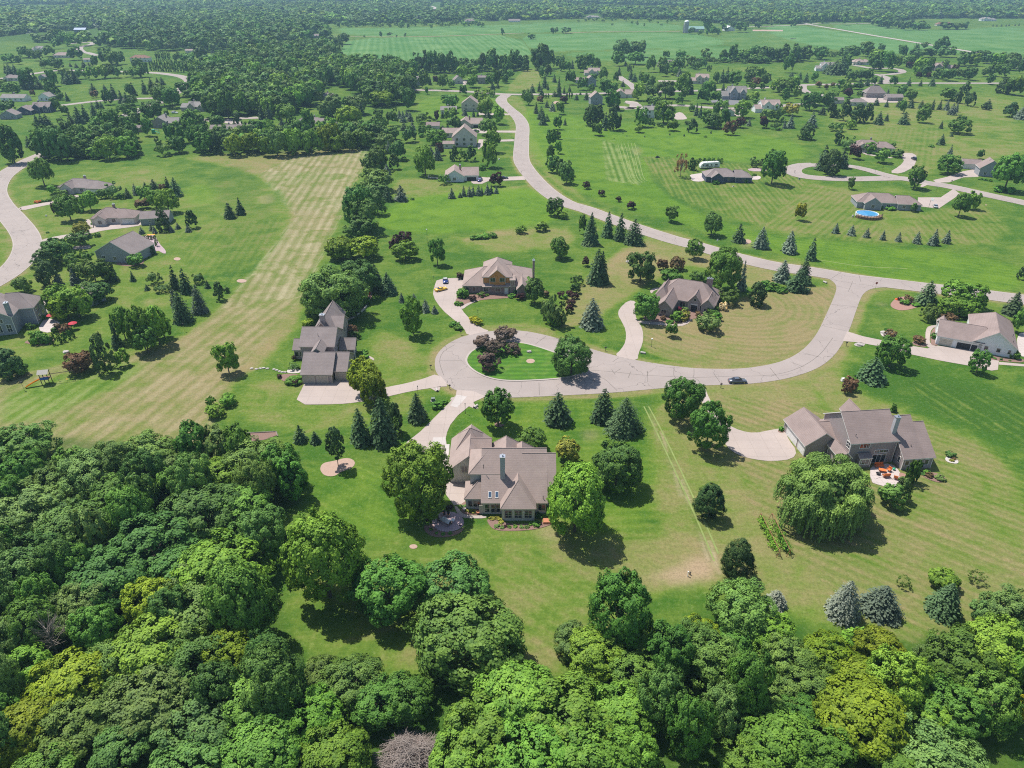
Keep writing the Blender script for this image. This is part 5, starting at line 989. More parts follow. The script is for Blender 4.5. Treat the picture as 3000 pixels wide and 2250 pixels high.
        return f.build(kind, [M[mat], M[s.mat[2]], M['shade_fill']], s.root)
    def chim(s, x, y, z0, z1, w=.9, d=.9, mat='wall_slate', caps=1):
        o = MB(); o.box(x-w/2, x+w/2, y-d/2, y+d/2, z0, z1); c = o.build('chimney', M[mat], s.root)
        k = MB(); k.box(x-w/2-.08, x+w/2+.08, y-d/2-.08, y+d/2+.08, z1, z1+.12)
        for i in range(caps):
            xx = x+(i-(caps-1)/2)*.7; k.lathe([(.13, z1+.12), (.13, z1+.45), (.24, z1+.45), (.24, z1+.52)], 8, (xx, y))
        k.build('chimney_cap', M['metal'], c); return c
    def vent(s, *P):
        for x, y, z in P:
            m_ = MB(); m_.lathe([(.06, z-.5), (.06, z+.35), (.10, z+.36), (.10, z+.45)], 6, (x, y)); m_.build('roof_vent', M['dark_metal'], s.root)
    def box(s, name, mat, *a, **k):
        m_ = MB(); m_.box(*a, **k); return m_.build(name, M[mat], s.root)
    def done(s):
        s.w.build('wall', s.wmats+[M[s.mat[2]]], s.root)
        s.r.build('roof', [M[s.mat[1]], M[s.mat[2]], M[s.mat[1]]], s.root)
        x0 = min(e[0] for e in s.ext); x1 = max(e[1] for e in s.ext); y0 = min(e[2] for e in s.ext); y1 = max(e[3] for e in s.ext)
        HOUSE_CLEAR.append((s.O, s.rot, x0, x1, y0, y1)); return s.root
R = math.radians
# the tan house in the middle
h = House('house', 'large tan house with many peaked roofs and a three window sunroom below the round court', (0, 112), 0, 'wall_tan', 'roof_tan', 'trim_tan', land='the large tan house')
h.blk(-6.1, 7.0, -3.5, 13.7, 3, 10.1); h.blk(-8.7, -2, .9, 9.5, 6.7, 10.1, ends='HG'); h.blk(-9.5, -5.6, -2.2, 3.5, 3, 5.4, ends='HG')
h.blk(2.0, 8.8, -1.0, 9.6, 5.0, 9.45); h.blk(-2.3, 4.7, -5.5, 6, 3.2, 6.9, 'y', 'HG', hk=1.2); h.blk(-13.4, -4.4, 6.6, 18.5, 3.2, 7.0, 'y')
h.blk(-9, -4.3, 8.8, 17.8, 3.2, 6.95); h.blk(-12, -6, 12.4, 18.6, 4.4, 8.0, ends='HH'); h.blk(-4.6, 2.2, 6, 15, 4.2, 8.4, 'y', 'GH', hk=.9); h.blk(-.6, 4.8, 6, 14.6, 3.6, 7.0, 'y', 'GH')
for x in (-.75, 1.2, 3.15): h.win(x, -5.12, .75, 1.35, 1.75, mull=1, bars=2)
for x in (-4.9, -3.65, -2.85): h.win(x, -3.12, .5, .9, 1.9, mull=0, bars=1)
h.win(-6.9, -1.82, .8, 1.5, 1.4, mull=1); h.win(-8.3, -1.82, .8, .8, 1.4, mull=0); h.win(-9.9, 6.98, 2.6, 1.2, 1.5, mull=1); h.win(5.9, -3.12, 1.0, 1.4, 1.3)
h.door(-5.9, -3.12, .9, 2.1, kind='door', mat='door_tan')
h.chim(-1.85, .7, 5, 11.2, .95, .95, 'wall_light'); h.vent((-5.6, 1.2, 8.4), (6.1, -2.8, 3.8))
for x in (-4.35, -3.0):
    m_ = MB(); z = 3+.826*1.2; m_.box(x-.33, x+.33, -2.75, -1.75, 0, .12); 
    m_.v = [(p[0], p[1], p[2]+3+.826*(p[1]+3.5)) for p in m_.v]; o = m_.build('skylight', M['trim'], h.root); m_ = MB(); m_.box(x-.25, x+.25, -2.66, -1.84, .12, .15); m_.v = [(p[0], p[1], p[2]+3+.826*(p[1]+3.5)) for p in m_.v]; m_.build('pane', M['skylight'], o)
h.done()
# grey house with the willow
h = House('house', 'grey two storey house with white trim and white garage doors behind the weeping willow', (72.3, 124.7), R(6), 'wall_taupe', 'roof_brown', 'trim', land='the grey house with the willow')
h.blk(0, 11.2, 0, 12.4, 5.7, 10.0); h.blk(10.9, 15.6, -3, 13.0, 3, 9.0); h.blk(15.0, 18.3, -3, 11.0, 3, 7.8); h.blk(-7.7, .9, 4, 15, 2.9, 6.0, 'y'); h.blk(-2.5, 2.2, 5.6, 14, 3, 5.2)
h.blk(-2.6, .4, -1.4, 4.2, 3, 4.5, 'y'); h.blk(4.0, 7.6, 8, 13.0, 6.4, 8.9, 'y'); h.blk(2.3, 5.2, -1.2, 1.2, 2.5, 3.1, inset=.2)
h.win(3.6, .38, 4.2, 2.2, 1.15, mull=2); h.win(7.6, .38, 0.1, 3.0, 2.1, mull=2); h.win(7.8, .38, 2.75, 3.0, .65, mull=2); h.win(.38, 1.2, 4.0, 1.3, 1.4, 'W', 1, 1); h.win(12.2, -2.62, 1.1, .9, 1.2, mull=0); h.win(16.6, -2.62, 1.0, .9, 1.3, mull=0)
h.win(3.7, -1.0, .9, 1.6, 1.2); h.door(-7.32, 10.6, 4.9, 2.25, 'W'); h.door(-7.32, 6.0, 2.6, 2.25, 'W'); h.win(11.28, -1.2, 1.1, .7, 1.4, 'W', 0)
h.chim(10.3, 1.9, 5.5, 10.7, .95, .85, 'wall_light'); h.vent((1.6, 1.4, 6.8), (13.4, -.7, 4.6)); h.done()
# left house by the court
h = House('house', 'grey brown house with three garage doors facing a wide parking pad left of the court', (-51, 165), 0, 'wall_taupe', 'roof_grey', 'trim_tan', land='the house left of the court')
h.blk(-3.8, 4.6, -5, 6.8, 2.8, 6.4); h.blk(4.4, 8.1, -3.3, 7, 2.8, 5.9); h.blk(-6.3, 3.4, 5, 16, 5.8, 9.1); h.blk(-9.4, -5.5, 8.5, 14.5, 3, 5.0); h.blk(3.4, 7.9, 8.7, 14.5, 3, 5.2, walls=False); h.blk(-2.2, 1.3, 1, 6.5, 5.9, 7.4, 'y')
h.blk(-5, 1.8, 13, 28, 5.6, 9.4, 'y', 'HG'); h.blk(-1.6, 3.4, 15.5, 24, 5.6, 8.4); h.blk(-3.2, -.6, 13.5, 17, 7.2, 8.9, 'y')
h.w.box(4.2, 7.0, 10.2, 14, 0, 2.8)
for x in (-1.75, 1.75): h.door(x, -4.62, 2.75, 2.15, mat='door_tan')
h.door(6.2, -2.92, 2.6, 2.15, mat='door_tan')
h.win(-8.4, 8.88, .9, 1.0, 1.4, mull=0); h.win(-7.0, 8.88, .9, 1.0, 1.4, mull=0); h.win(3.02, 9, 3.6, 1.2, 1.3, 'E'); h.win(3.02, 13, 3.6, 1.2, 1.3, 'E'); h.win(3.02, 19, 3.4, 1.2, 1.5, 'E'); h.win(3.02, 22, 3.4, 1.2, 1.5, 'E'); h.win(7.0, 12, .8, .9, 1.3, 'E')
for x, y in ((7.6, 9), (5.6, 9), (3.9, 9)): h.box('porch_post', 'trim', x-.09, x+.09, y-.09, y+.09, 0, 2.85)
h.chim(-1.7, 15, 6, 10.6, 1.3, 1.1, 'wall_taupe'); h.vent((-1.5, 8, 7.8)); h.done()
# orange-gabled brick house
h = House('house', 'brick house with an orange upper front between two white windows and a tall thin chimney', (-5, 224), 0, 'brick', 'roof_tan', 'trim_tan', land='the house with the orange gable')
h.blk(-11.5, -1, -4, 10.4, 2.8, 6.9, ends='HG'); h.blk(-4.9, 5.1, -3.4, 11, 5.6, 9.5, 'y', 'HH', z0=2.7, wm=2, hk=1.15); h.blk(-2.8, 3.1, -3.75, 3, 5.75, 8.3, 'y', z0=2.9, wm=2, inset=.3); h.blk(3, 12, -4.2, 12, 2.8, 7.3, ends='GH'); h.blk(6.4, 10.4, -7.5, 2, 2.8, 4.9, 'y')
h.blk(-4.9, 4.4, -4.6, 2, 2.75, 3.0, wm=0, inset=.5); h.blk(4.2, 6.2, -4.5, 0, 5.0, 5.6, 'x')
for x in (-1.35, 1.75): h.win(x, -3.47, 4.05, 1.5, 1.3, mull=1)
for x in (-9.8, -7.6): h.win(x, -3.6, .8, .8, 1.4, mull=0)
h.win(-3.6, -4.12, .9, 1.4, 1.2); h.win(5.2, -4.05, 3.2, 1.2, 1.2); h.win(.3, -4.12, .9, 1.6, 1.1); h.door(3.1, -4.12, 1.0, 2.1, kind='door', mat='door_white')
h.chim(12.3, 3.5, 0, 8.9, .7, .9, 'brick'); h.done()
# brown-roofed house with the curved drive
h = House('house', 'dark walled single storey house with an arched entry gable at the curving drive end', (53, 208.2), R(-24), 'wall_taupe', 'roof_brown', 'trim_tan', land='the house with the arched entry')
h.blk(-8, 11.3, 0, 13, 2.8, 7.4, ends='HH', hk=.9); h.blk(-5.6, -.3, -8, 5, 2.8, 5.3, 'y'); h.blk(-8.2, -3, -2, 8, 2.8, 6.2, 'y', 'HG'); h.blk(2.8, 7.1, -.9, 6, 3.2, 5.9, 'y'); h.blk(6.9, 11.2, -1.4, 6, 2.8, 5.1, 'y')
h.win(-3, -7.62, .7, 1.5, 1.3, mull=1); h.win(-4.7, -7.62, .7, .6, 1.2, mull=0); h.win(1.2, .38, .6, 1.7, 1.6, mull=1); h.win(8.8, -1.02, .8, 1.2, 1.1, mull=1); h.win(4.95, -.53, 3.6, .7, .8, mull=0)
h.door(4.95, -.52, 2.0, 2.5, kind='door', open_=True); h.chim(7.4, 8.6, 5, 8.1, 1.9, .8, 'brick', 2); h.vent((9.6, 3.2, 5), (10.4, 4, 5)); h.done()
# white-walled house at the right edge
h = House('house', 'brown roofed house with an open double garage showing two cars at the right edge', (121.5, 182.8), R(-27), 'wall_white', 'roof_brown', 'trim', land='the house with the open double garage')
h.blk(0, 12, 0, 11.2, 2.8, 5.7); h.blk(8.6, 20, 0, 21, 2.8, 6.9, 'y', 'GH'); h.blk(0, 3, 8.5, 12, 3, 4.6, 'y')
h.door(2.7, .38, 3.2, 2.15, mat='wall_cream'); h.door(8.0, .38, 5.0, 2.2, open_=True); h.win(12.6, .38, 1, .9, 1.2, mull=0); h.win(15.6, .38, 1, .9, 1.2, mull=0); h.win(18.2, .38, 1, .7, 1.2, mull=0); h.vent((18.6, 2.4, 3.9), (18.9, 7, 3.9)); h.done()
# dark blue-grey house, left edge
c0 = G(*zz(BH, [(100, 640)])[0]); 
h = House('house', 'dark slate two storey house with white framed windows cut by the left edge', (c0[0]-13.5, c0[1]+2), R(14), 'wall_slate', 'roof_grey', 'trim', land='the dark slate house at the left edge')
h.blk(0, 13, 0, 12, 5.6, 9.4, 'y'); h.blk(9, 17, 6, 15, 5.6, 9.2, ends='GH'); h.blk(-8, 3, 4, 14, 5.6, 9.6)
for x, z in ((8.6, .9), (11.2, .9), (5.6, .9)): h.win(x, .38, z, 1.2, 2.3, mull=1, bars=1)
h.win(9.5, .38, 3.9, 1.3, 1.0); h.win(16.62, 8.5, 3.9, 1.5, 1.2, 'E'); h.win(16.62, 12, 3.9, 1.5, 1.2, 'E'); h.win(16.62, 8.7, .8, 1.6, 1.5, 'E'); h.win(16.62, 12.2, .9, 1.8, 1.4, 'E'); h.chim(12.2, 1.4, 0, 9.6, 1.0, 1.2, 'wall_slate'); h.done()

# generic houses: template blocks scaled from the width each shows
def gen(box, x, yb, wpx, rot, st, wall, roof, tpl, label, land=None, trim='trim', W=None, cat='house', name='house', garage=None, chim=True, pitch=.55, grp=None):
    u = box[0]+x/box[2]; v = box[1]+yb/box[2]; X, Y = G(u, v); L = wpx/box[2]*depth(Y, 1.5)/FPX/max(.6, math.cos(R(rot))*.9+.1)
    Wd = W or min(L*.62, 11); e = 2.8*st-.1*(st > 1); a = R(rot)
    O = (X-math.cos(a)*L/2, Y-math.sin(a)*L/2); h = House(name, label, O, a, wall, roof, trim, cat, land, grp)
    r = e+Wd/2*pitch; far = Y > 620
    def wins(x0, x1, y, e_, d='S', z0=0):
        n = max(1, int((x1-x0)/4.3))
        for s_ in range(max(1, round(e_/2.8))):
            for i in range(n):
                p = x0+(x1-x0)*(i+.5)/n
                if d == 'S': h.win(p, y, .9+2.7*s_, 1.3, 1.3)
                else: h.win(y, p, .9+2.7*s_, 1.3, 1.3, d)
    side, sx = ('E', L-.38) if X < 0 else ('W', .38)
    if tpl == 'plain':
        h.blk(0, L, 0, Wd, e, r)
        if not far: wins(1, L-1, .38, e); wins(2, Wd-2, sx, e, side)
        else: wins(1, L-1, .38, 2.8)
    elif tpl == 'hip':
        h.blk(0, L, 0, Wd, e, r, ends='HH'); wins(1, L-1, .38, e)
    elif tpl == 'gabley':
        h.blk(0, L, 0, Wd*1.3, e, e+L/2*pitch, 'y'); wins(1, L-1, .38, e)
    elif tpl == 'L':        # hip body, front gable wing, garage wing
        h.blk(0, L*.72, 0, Wd, e, r, ends='HH'); h.blk(L*.1, L*.38, -2.2, Wd*.6, e, e+L*.14*pitch*1.3, 'y'); h.blk(L*.62, L, -1, Wd*.8, 2.8, 2.8+Wd*.45*pitch, ends='GH')
        wins(L*.13, L*.35, -1.82, e); wins(L*.4, L*.6, .38, e)
        if garage: h.door(L*.82, -.62, min(4.8, L*.26), 2.2)
        else: wins(L*.65, L*.97, -.62, 2.8)
    elif tpl == 'T':        # two-storey gable body with steep front gables and a wing
        h.blk(L*.25, L, 0, Wd, e, r); h.blk(L*.3, L*.62, -1.6, Wd*.7, e, e+L*.16*pitch*1.7, 'y'); h.blk(L*.7, L*.95, -1.0, Wd*.6, e-.6, e-.6+L*.125*pitch*1.7, 'y'); h.blk(0, L*.3, -.6, Wd*.8, 2.8, 2.8+Wd*.4*pitch)
        wins(L*.33, L*.6, -1.22, e); wins(L*.72, L*.93, -.62, e-1)
        if garage: h.door(L*.15, -.22, min(4.8, L*.24), 2.2)
    elif tpl == 'G':        # front gable with garage wing on the right
        h.blk(0, L*.58, -2, Wd, e, e+L*.29*pitch*1.15, 'y'); h.blk(L*.5, L, 0, Wd*.95, 2.8, 2.8+Wd*.475*pitch*1.1)
        wins(L*.15, L*.42, -1.62, e)
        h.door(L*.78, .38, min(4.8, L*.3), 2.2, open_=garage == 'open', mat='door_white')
    if tpl not in ('shed',) and chim and cat == 'house': h.chim(L*.45, Wd*.62, e, r+.9, .9, .9, 'brick' if st == 1 else wall)
    if tpl == 'shed':
        h.blk(0, L, 0, Wd, e, r)
        if garage: h.door(L*.5, .38, min(4.6, L*.6), 2.2)
        else: h.win(L*.35, .38, 1.1, 1.1, .8)
    h.done(); return h
gen(BG, 760, 370, 460, -6, 1, 'wall_tan', 'roof_grey', 'L', 'tan house with several grey hip roofs nearest the bend of the left road', 'the tan hip roofed house', 'trim_tan', garage=1)
gen(BG, 1060, 655, 400, 8, 1, 'wall_tan', 'roof_brown', 'L', 'taupe house with a pyramid roof and open garage beside its detached shed', 'the pyramid roofed garage house', 'trim_tan', garage=1)
gen(BG, 1440, 660, 260, 10, 1, 'wall_slate', 'roof_grey', 'shed', 'grey detached shed with a single window beside small blue spruces', 'the detached grey shed', W=8, cat='shed', name='shed', chim=False)
gen(BG, 1070, 1010, 400, -12, 1.3, 'wall_slate', 'roof_grey', 'gabley', 'blue grey gabled house with a stone patio left of the hay strip', 'the blue grey gabled house', pitch=.55)
gen(BG, 770, 1400, 200, -25, 1, 'wall_slate', 'roof_grey', 'shed', 'small slate outbuilding half hidden behind the big yellow green tree', None, W=6, cat='shed', name='shed', chim=False)
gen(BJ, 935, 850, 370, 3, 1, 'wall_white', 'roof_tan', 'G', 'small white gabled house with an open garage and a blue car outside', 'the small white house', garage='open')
gen(BJ, 960, 480, 270, 0, 2, 'wall_tan', 'roof_tan', 'gabley', 'tall tan house with a round topped window and side chimney above a sunroom', 'the tall tan chimney house', 'trim_tan', pitch=.8)
gen(BJ, 790, 500, 130, 0, 1, 'wall_tan', 'roof_tan', 'shed', 'low tan sunroom building attached left of the tall tan house', None, 'trim_tan', W=5, cat='garden room', name='garden_room', chim=False)
gen(BJ, 830, 380, 230, 0, 1, 'wall_tan', 'roof_tan', 'plain', 'long low tan roofed wing behind the tall tan chimney house', None, 'trim_tan', W=9, chim=False)
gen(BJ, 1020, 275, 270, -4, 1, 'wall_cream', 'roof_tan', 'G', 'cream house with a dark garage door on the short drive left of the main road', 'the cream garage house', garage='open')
gen(BJ, 620, 300, 150, 0, 1, 'wall_tan', 'roof_brown', 'shed', 'low brown roofed outbuilding behind the tall tan chimney house', None, W=7, cat='shed', name='shed', chim=False)
gen(BJ, 1020, 98, 190, -3, 2, 'wall_cream', 'roof_tan', 'gabley', 'cream two storey house with a double gable near the road junction', 'the cream double gabled house', pitch=.7)
gen(BJ, 790, 125, 180, 0, 1, 'wall_tan', 'roof_pale', 'plain', 'low pale roofed house among trees left of the cream double gabled house', None, 'trim_tan', W=8)
gen(BK, 1600, 865, 500, -2, 1, 'wall_navy', 'roof_grey', 'L', 'dark blue single storey ranch house beside a white camper trailer', 'the dark blue ranch house', 'wall_slate', chim=False)
gen(BK, 790, 170, 210, 0, 2, 'wall_white', 'roof_pale', 'plain', 'white two storey house with a chimney beside a paved turning pad', 'the white two storey house')
gen(BK, 1605, 148, 120, -12, 1, 'wall_white', 'roof_tan', 'gabley', 'small detached white gabled garage among trees', None, cat='garage', name='garage', chim=False)
gen(BK, 2020, 110, 280, 2, 2, 'wall_white', 'roof_tan', 'T', 'white two storey house with a lower left wing above the striped lawn', 'the white house with the left wing')
gen(BL, 950, 990, 560, -9, 1, 'wall_slate', 'roof_brown', 'L', 'long blue grey ranch house with a brick terrace behind the round pool', 'the long ranch house by the pool', chim=False)
gen(BL, 810, 460, 360, -14, 1, 'wall_tan', 'roof_brown', 'L', 'brown hip roofed house with a gabled entry beyond the planted loop', 'the brown house beyond the loop', 'trim_tan', garage=None)
gen(BL, 1720, 620, 160, -16, 1, 'wall_white', 'roof_brown', 'shed', 'small white detached garage at the end of a shaded drive', 'the white detached garage', W=7, cat='garage', name='garage', chim=False, garage=1)
gen(BL, 1890, 690, 190, -16, 1.5, 'wall_slate', 'roof_brown', 'gabley', 'blue grey gabled house with two small arched windows at the right edge', 'the arched window house', pitch=.75)
gen(BM, 370, 660, 170, -8, 2, 'wall_white', 'roof_pale', 'T', 'white house with a red wooden deck stair left of dense spruces', 'the white house with the red deck')
gen(BM, 710, 600, 160, 0, 1, 'wall_tan', 'roof_tan', 'L', 'tan hip roofed house beyond the small planted turning loop', 'the tan house by the far loop', 'trim_tan', garage=1)
gen(BM, 1470, 655, 230, -6, 1.6, 'wall_taupe', 'roof_brown', 'L', 'brown hip roofed house behind dark trees on the far right lots', 'the brown house on the far lots', 'trim_tan')
gen(BM, 835, 905, 180, -4, 1.4, 'wall_taupe', 'roof_grey', 'hip', 'brown two storey house with a steep hip roof and twin garage doors', 'the steep hip roofed house', W=10, pitch=1.0)
gen(BM, 1015, 935, 150, -3, 1, 'wall_taupe', 'roof_grey', 'plain', 'long detached brown garage right of the steep hip roofed house', None, W=8, cat='garage', name='garage', chim=False)
gen(BM, 490, 960, 110, 0, 1, 'wall_tan', 'roof_grey', 'plain', 'low grey roof wing hidden in trees left of the steep hip roofed house', None, chim=False)
gen(BM, 680, 980, 150, -6, 1, 'wall_tan', 'roof_grey', 'hip', 'low grey hip roofed house hidden in trees below the steep hip roofed house', None, chim=False)
gen(BM, 1480, 240, 150, 0, 1, 'wall_cream', 'roof_red', 'hip', 'orange roofed house at the far edge of the right crop field', 'the orange roofed far house', chim=False, pitch=.7)
gen(BM, 1885, 195, 140, 0, 1.5, 'wall_white', 'roof_pale', 'L', 'white house in the far distance at upper right', 'the far white house', chim=False)
gen(BM, 40, 175, 60, 0, 1, 'wall_white', 'roof_pale', 'hip', 'small pale house in the far trees left of the diagonal road', None, chim=False)
gen(BM, 2240, 690, 40, 0, 1, 'wall_tan', 'roof_brown', 'hip', 'brown roofed house sliver at the right edge', None, chim=False) if 0 else None
gen(BN, 565, 725, 170, 6, 1.4, 'wall_cream', 'roof_grey', 'T', 'grey roofed house behind round trees below the farm crop field', 'the grey roofed house below the farm')
gen(BN, 920, 905, 190, -8, 2, 'wall_cream', 'roof_tan', 'T', 'cream two storey house with steep gables left of a row of spruces', 'the cream steep gabled house')
gen(BN, 1290, 1075, 270, 0, 2, 'wall_slate', 'roof_pale', 'T', 'blue grey house with stone gables and a white arched entry on a dark drive', 'the blue grey stone gabled house', pitch=.8)
gen(BO, 1990, 905, 200, -6, 1, 'wall_tan', 'roof_tan', 'G', 'low tan house with pale garage wing beside the inner road bend', 'the low tan bend house')
gen(BO, 1690, 700, 150, 0, 1.5, 'wall_tan', 'roof_tan', 'T', 'tan house with jagged gables behind trees near the crop field', 'the jagged gabled house')
gen(BO, 1680, 800, 100, 8, 2, 'wall_slate', 'roof_tan', 'gabley', 'dark blue gabled house with a tan garage behind the round tree', 'the dark blue gabled house', pitch=.7)
gen(BO, 1575, 770, 95, 0, 1, 'wall_tan', 'roof_tan', 'plain', 'low tan garage left of the dark blue gabled house', None, cat='garage', name='garage', chim=False, W=7)
gen(BO, 1730, 970, 120, 6, 2, 'wall_slate', 'roof_tan', 'gabley', 'grey two storey gabled house standing over big pines', 'the grey gabled house over pines', pitch=.8)
gen(BO, 60, 790, 120, 0, 2, 'wall_white', 'roof_pale', 'T', 'white house with a large chimney at the left end of the cross road', 'the white cross road house')
gen(BO, 457, 775, 80, 20, 1.3, 'wall_tan', 'roof_grey', 'gabley', 'small tan gabled house on the cross road', None, pitch=.8)
gen(BO, 670, 775, 90, 0, 2, 'wall_taupe', 'roof_grey', 'plain', 'brown two storey house right of the light green tree on the cross road', 'the brown cross road house')
gen(BO, 140, 150, 80, 0, 1.3, 'wall_white', 'roof_pale', 'T', 'pale house beside the far winding road', None, chim=False)
gen(BO, 350, 190, 70, 0, 1, 'wall_tan', 'roof_pale', 'hip', 'low pale roofed house in the far tree belt', None, chim=False)
gen(BO, 560, 205, 90, 10, 1, 'wall_tan', 'roof_brown', 'L', 'brown roofed house at the far edge of the crops', None, chim=False)
gen(BO, 760, 190, 100, -10, 1.6, 'wall_taupe', 'roof_brown', 'T', 'tall brown roofed house at the far edge of the crops', None, chim=False)
gen(BO, 970, 205, 110, 0, 1, 'wall_white', 'roof_grey', 'plain', 'grey roofed low house at the far edge of the crops', None, chim=False)
gen(BO, 1700, 170, 120, 0, 1, 'wall_tan', 'roof_pale', 'L', 'pale roofed house beside the far straight road', None, chim=False)
gen(BO, 1710, 120, 90, 0, 1.6, 'wall_tan', 'roof_pale', 'T', 'large pale house behind the far straight road', None, chim=False)
gen(BO, 500, 125, 60, 0, 1, 'wall_cream', 'roof_pale', 'hip', 'pale house among the far woods', None, chim=False)
gen(BN, 680, 165, 100, 0, 1, 'wall_tan', 'roof_brown', 'hip', 'tan far house with a brown hip roof right of the far scrub', None, chim=False)
gen(BN, 970, 165, 100, 0, 1.6, 'wall_white', 'roof_pale', 'T', 'white far house beyond the barn', None, chim=False)
gen(BN, 1690, 252, 80, 0, 1, 'wall_white', 'roof_red', 'hip', 'small rusty roofed house in trees beyond the white shed', None, chim=False)
gen(BP, 1110, 668, 150, 0, 1.5, 'wall_tan', 'roof_pale', 'T', 'tan house with two peaks deep in the middle woods', 'the house deep in the woods')
gen(BP, 1140, 920, 130, 0, 1, 'wall_taupe', 'roof_grey', 'hip', 'grey hip roofed house behind the willow at the foot of the woods', None)
gen(BP, 1020, 1180, 390, -3, 1, 'wall_tan', 'roof_grey', 'L', 'grey hip roofed house behind the long tree belt', 'the house behind the tree belt')
gen(BP, 230, 540, 130, 0, 1, 'wall_cream', 'roof_tan', 'T', 'tan gabled house at the left end of the woods', None)
gen(BP, 240, 1235, 370, 6, 1, 'wall_taupe', 'roof_grey', 'plain', 'long grey roofed house with roof vents behind the tree belt', 'the long grey roof behind the belt', W=8)
gen(BP, 1010, 350, 90, 0, 1, 'wall_slate', 'roof_grey', 'T', 'slate house in a gap of the upper woods', None, chim=False)
gen(BP, 1560, 180, 150, 0, 1, 'wall_tan', 'roof_brown', 'L', 'brown roofed far house beyond the shrub belt', None, chim=False)
gen(BP, 420, 95, 90, 0, 1, 'wall_cream', 'roof_pale', 'hip', 'cream far house in the upper left woods', None, chim=False)
gen(BQ, 1790, 1030, 230, -3, 1.2, 'wall_taupe', 'roof_pale', 'T', 'grey house with bright white gable trim beside the middle woods', 'the white trimmed gable house')
gen(BQ, 1540, 1180, 230, 4, 1.5, 'wall_taupe', 'roof_pale', 'G', 'grey gabled house with a play set at its left corner', 'the grey play set house')
gen(BQ, 1300, 1225, 90, -5, 1, 'wall_taupe', 'roof_grey', 'shed', 'small grey shed left of the green play set', None, W=5, cat='shed', name='shed', chim=False)
gen(BQ, 360, 1045, 210, 8, 1.5, 'wall_navy', 'roof_grey', 'T', 'navy blue house with white windows and grey dormers', 'the navy blue house')
gen(BQ, 220, 1065, 140, 8, 1, 'wall_navy', 'roof_grey', 'gabley', 'navy blue garage wing left of the navy blue house', None, cat='garage', name='garage', chim=False)
gen(BQ, 80, 1105, 150, 8, 1, 'wall_slate', 'roof_grey', 'gabley', 'slate gabled outbuilding at the left edge below the navy houses', None, cat='shed', name='shed', chim=False)
gen(BQ, 120, 940, 240, -5, 1, 'wall_white', 'roof_pale', 'plain', 'long white house with a pale roof at the left edge', 'the long white house', W=9)
gen(BQ, 410, 935, 120, -10, 1.2, 'wall_white', 'roof_pale', 'gabley', 'white gabled house behind the navy blue house', None)
gen(BQ, 110, 750, 150, 4, 1, 'wall_tan', 'roof_grey', 'L', 'grey roofed house behind spruces near the left edge', None, chim=False)
gen(BQ, 390, 740, 70, 0, 1, 'wall_slate', 'roof_grey', 'gabley', 'small slate gabled house behind the spruce group', None, chim=False)
gen(BQ, 565, 535, 150, 0, 1, 'wall_tan', 'roof_tan', 'hip', 'low tan hip roofed house below the far left woods', None, chim=False)
gen(BQ, 345, 480, 110, -10, 1.5, 'wall_tan', 'roof_pale', 'T', 'pale gabled house among trees in the upper left', None, chim=False)
gen(BQ, 1290, 575, 170, 0, 1.6, 'wall_white', 'roof_red', 'hip', 'white house with a reddish hip roof left of the poplar rows', 'the reddish roofed white house', chim=False)
gen(BQ, 1765, 200, 110, 0, 1, 'wall_white', 'roof_pale', 'hip', 'pale roofed far house in the upper woods clearing', None, chim=False)
gen(BQ, 1570, 235, 90, 0, 1, 'wall_tan', 'roof_grey', 'hip', 'grey roofed far house left of the upper woods clearing', None, chim=False)
gen(BQ, 2140, 545, 130, 0, 1, 'wall_tan', 'roof_tan', 'L', 'tan house at the lower edge of the upper woods', None, chim=False) if 0 else None
gen(BQ, 1750, 490, 70, 0, 1, 'wall_tan', 'roof_tan', 'plain', 'small tan roofed building at the wood edge above the poplar rows', None, cat='shed', name='shed', chim=False)
gen(BQ, 810, 575, 70, 10, 1, 'wall_white', 'roof_tan', 'plain', 'small pale building behind spruces on the upper left lawn', None, cat='shed', name='shed', chim=False)
gen(BQ, 740, 300, 110, 0, 1.5, 'wall_navy', 'barn_blue', 'plain', 'dark barn with a bright blue metal roof in the upper left woods', None, cat='barn', name='barn', chim=False)
# barn, silo and white shed of the farm
c0 = gw(BN, 770, 355)
t_ = empty('farm_silo', (c0[0], c0[1], 0), label='tall grey concrete silo with a domed cap beside the green roofed barn', cat='silo')
s_ = 40/3.687*depth(c0[1], 5)/FPX/1.6; mb = MB(); mb.lathe([(s_, 0), (s_, 17)], 20); mb.build('silo_shaft', M['silo_concrete'], t_)
mb = MB(); mb.lathe([(s_*1.02, 17), (s_*.9, 18.2), (s_*.6, 19.2), (s_*.2, 19.8)], 20); mb.build('dome', M['tin_white'], t_)
mb = MB(); mb.box(-s_-1.2, -s_-.2, -.6, .6, 0, 14, taper=.2); mb.build('chute', M['silo_concrete'], t_); LAND.append((*PX(c0[0], c0[1], 8), 'the farm silo'))
gen(BN, 880, 350, 180, 0, 2, 'wall_slate', 'barn_green', 'plain', 'large grey barn with a pale green metal roof beside the silo', 'the green roofed barn', cat='barn', name='barn', chim=False, W=14)
gen(BN, 800, 352, 60, 0, 1.2, 'wall_slate', 'barn_green', 'plain', 'low green roofed lean-to between the silo and the barn', None, cat='shed', name='shed', chim=False, W=8)
gen(BN, 1250, 335, 105, 12, 1.5, 'wall_white', 'tin_white', 'gabley', 'white farm shed with a white metal roof right of the barn', 'the white farm shed', cat='shed', name='shed', chim=False, pitch=.45)
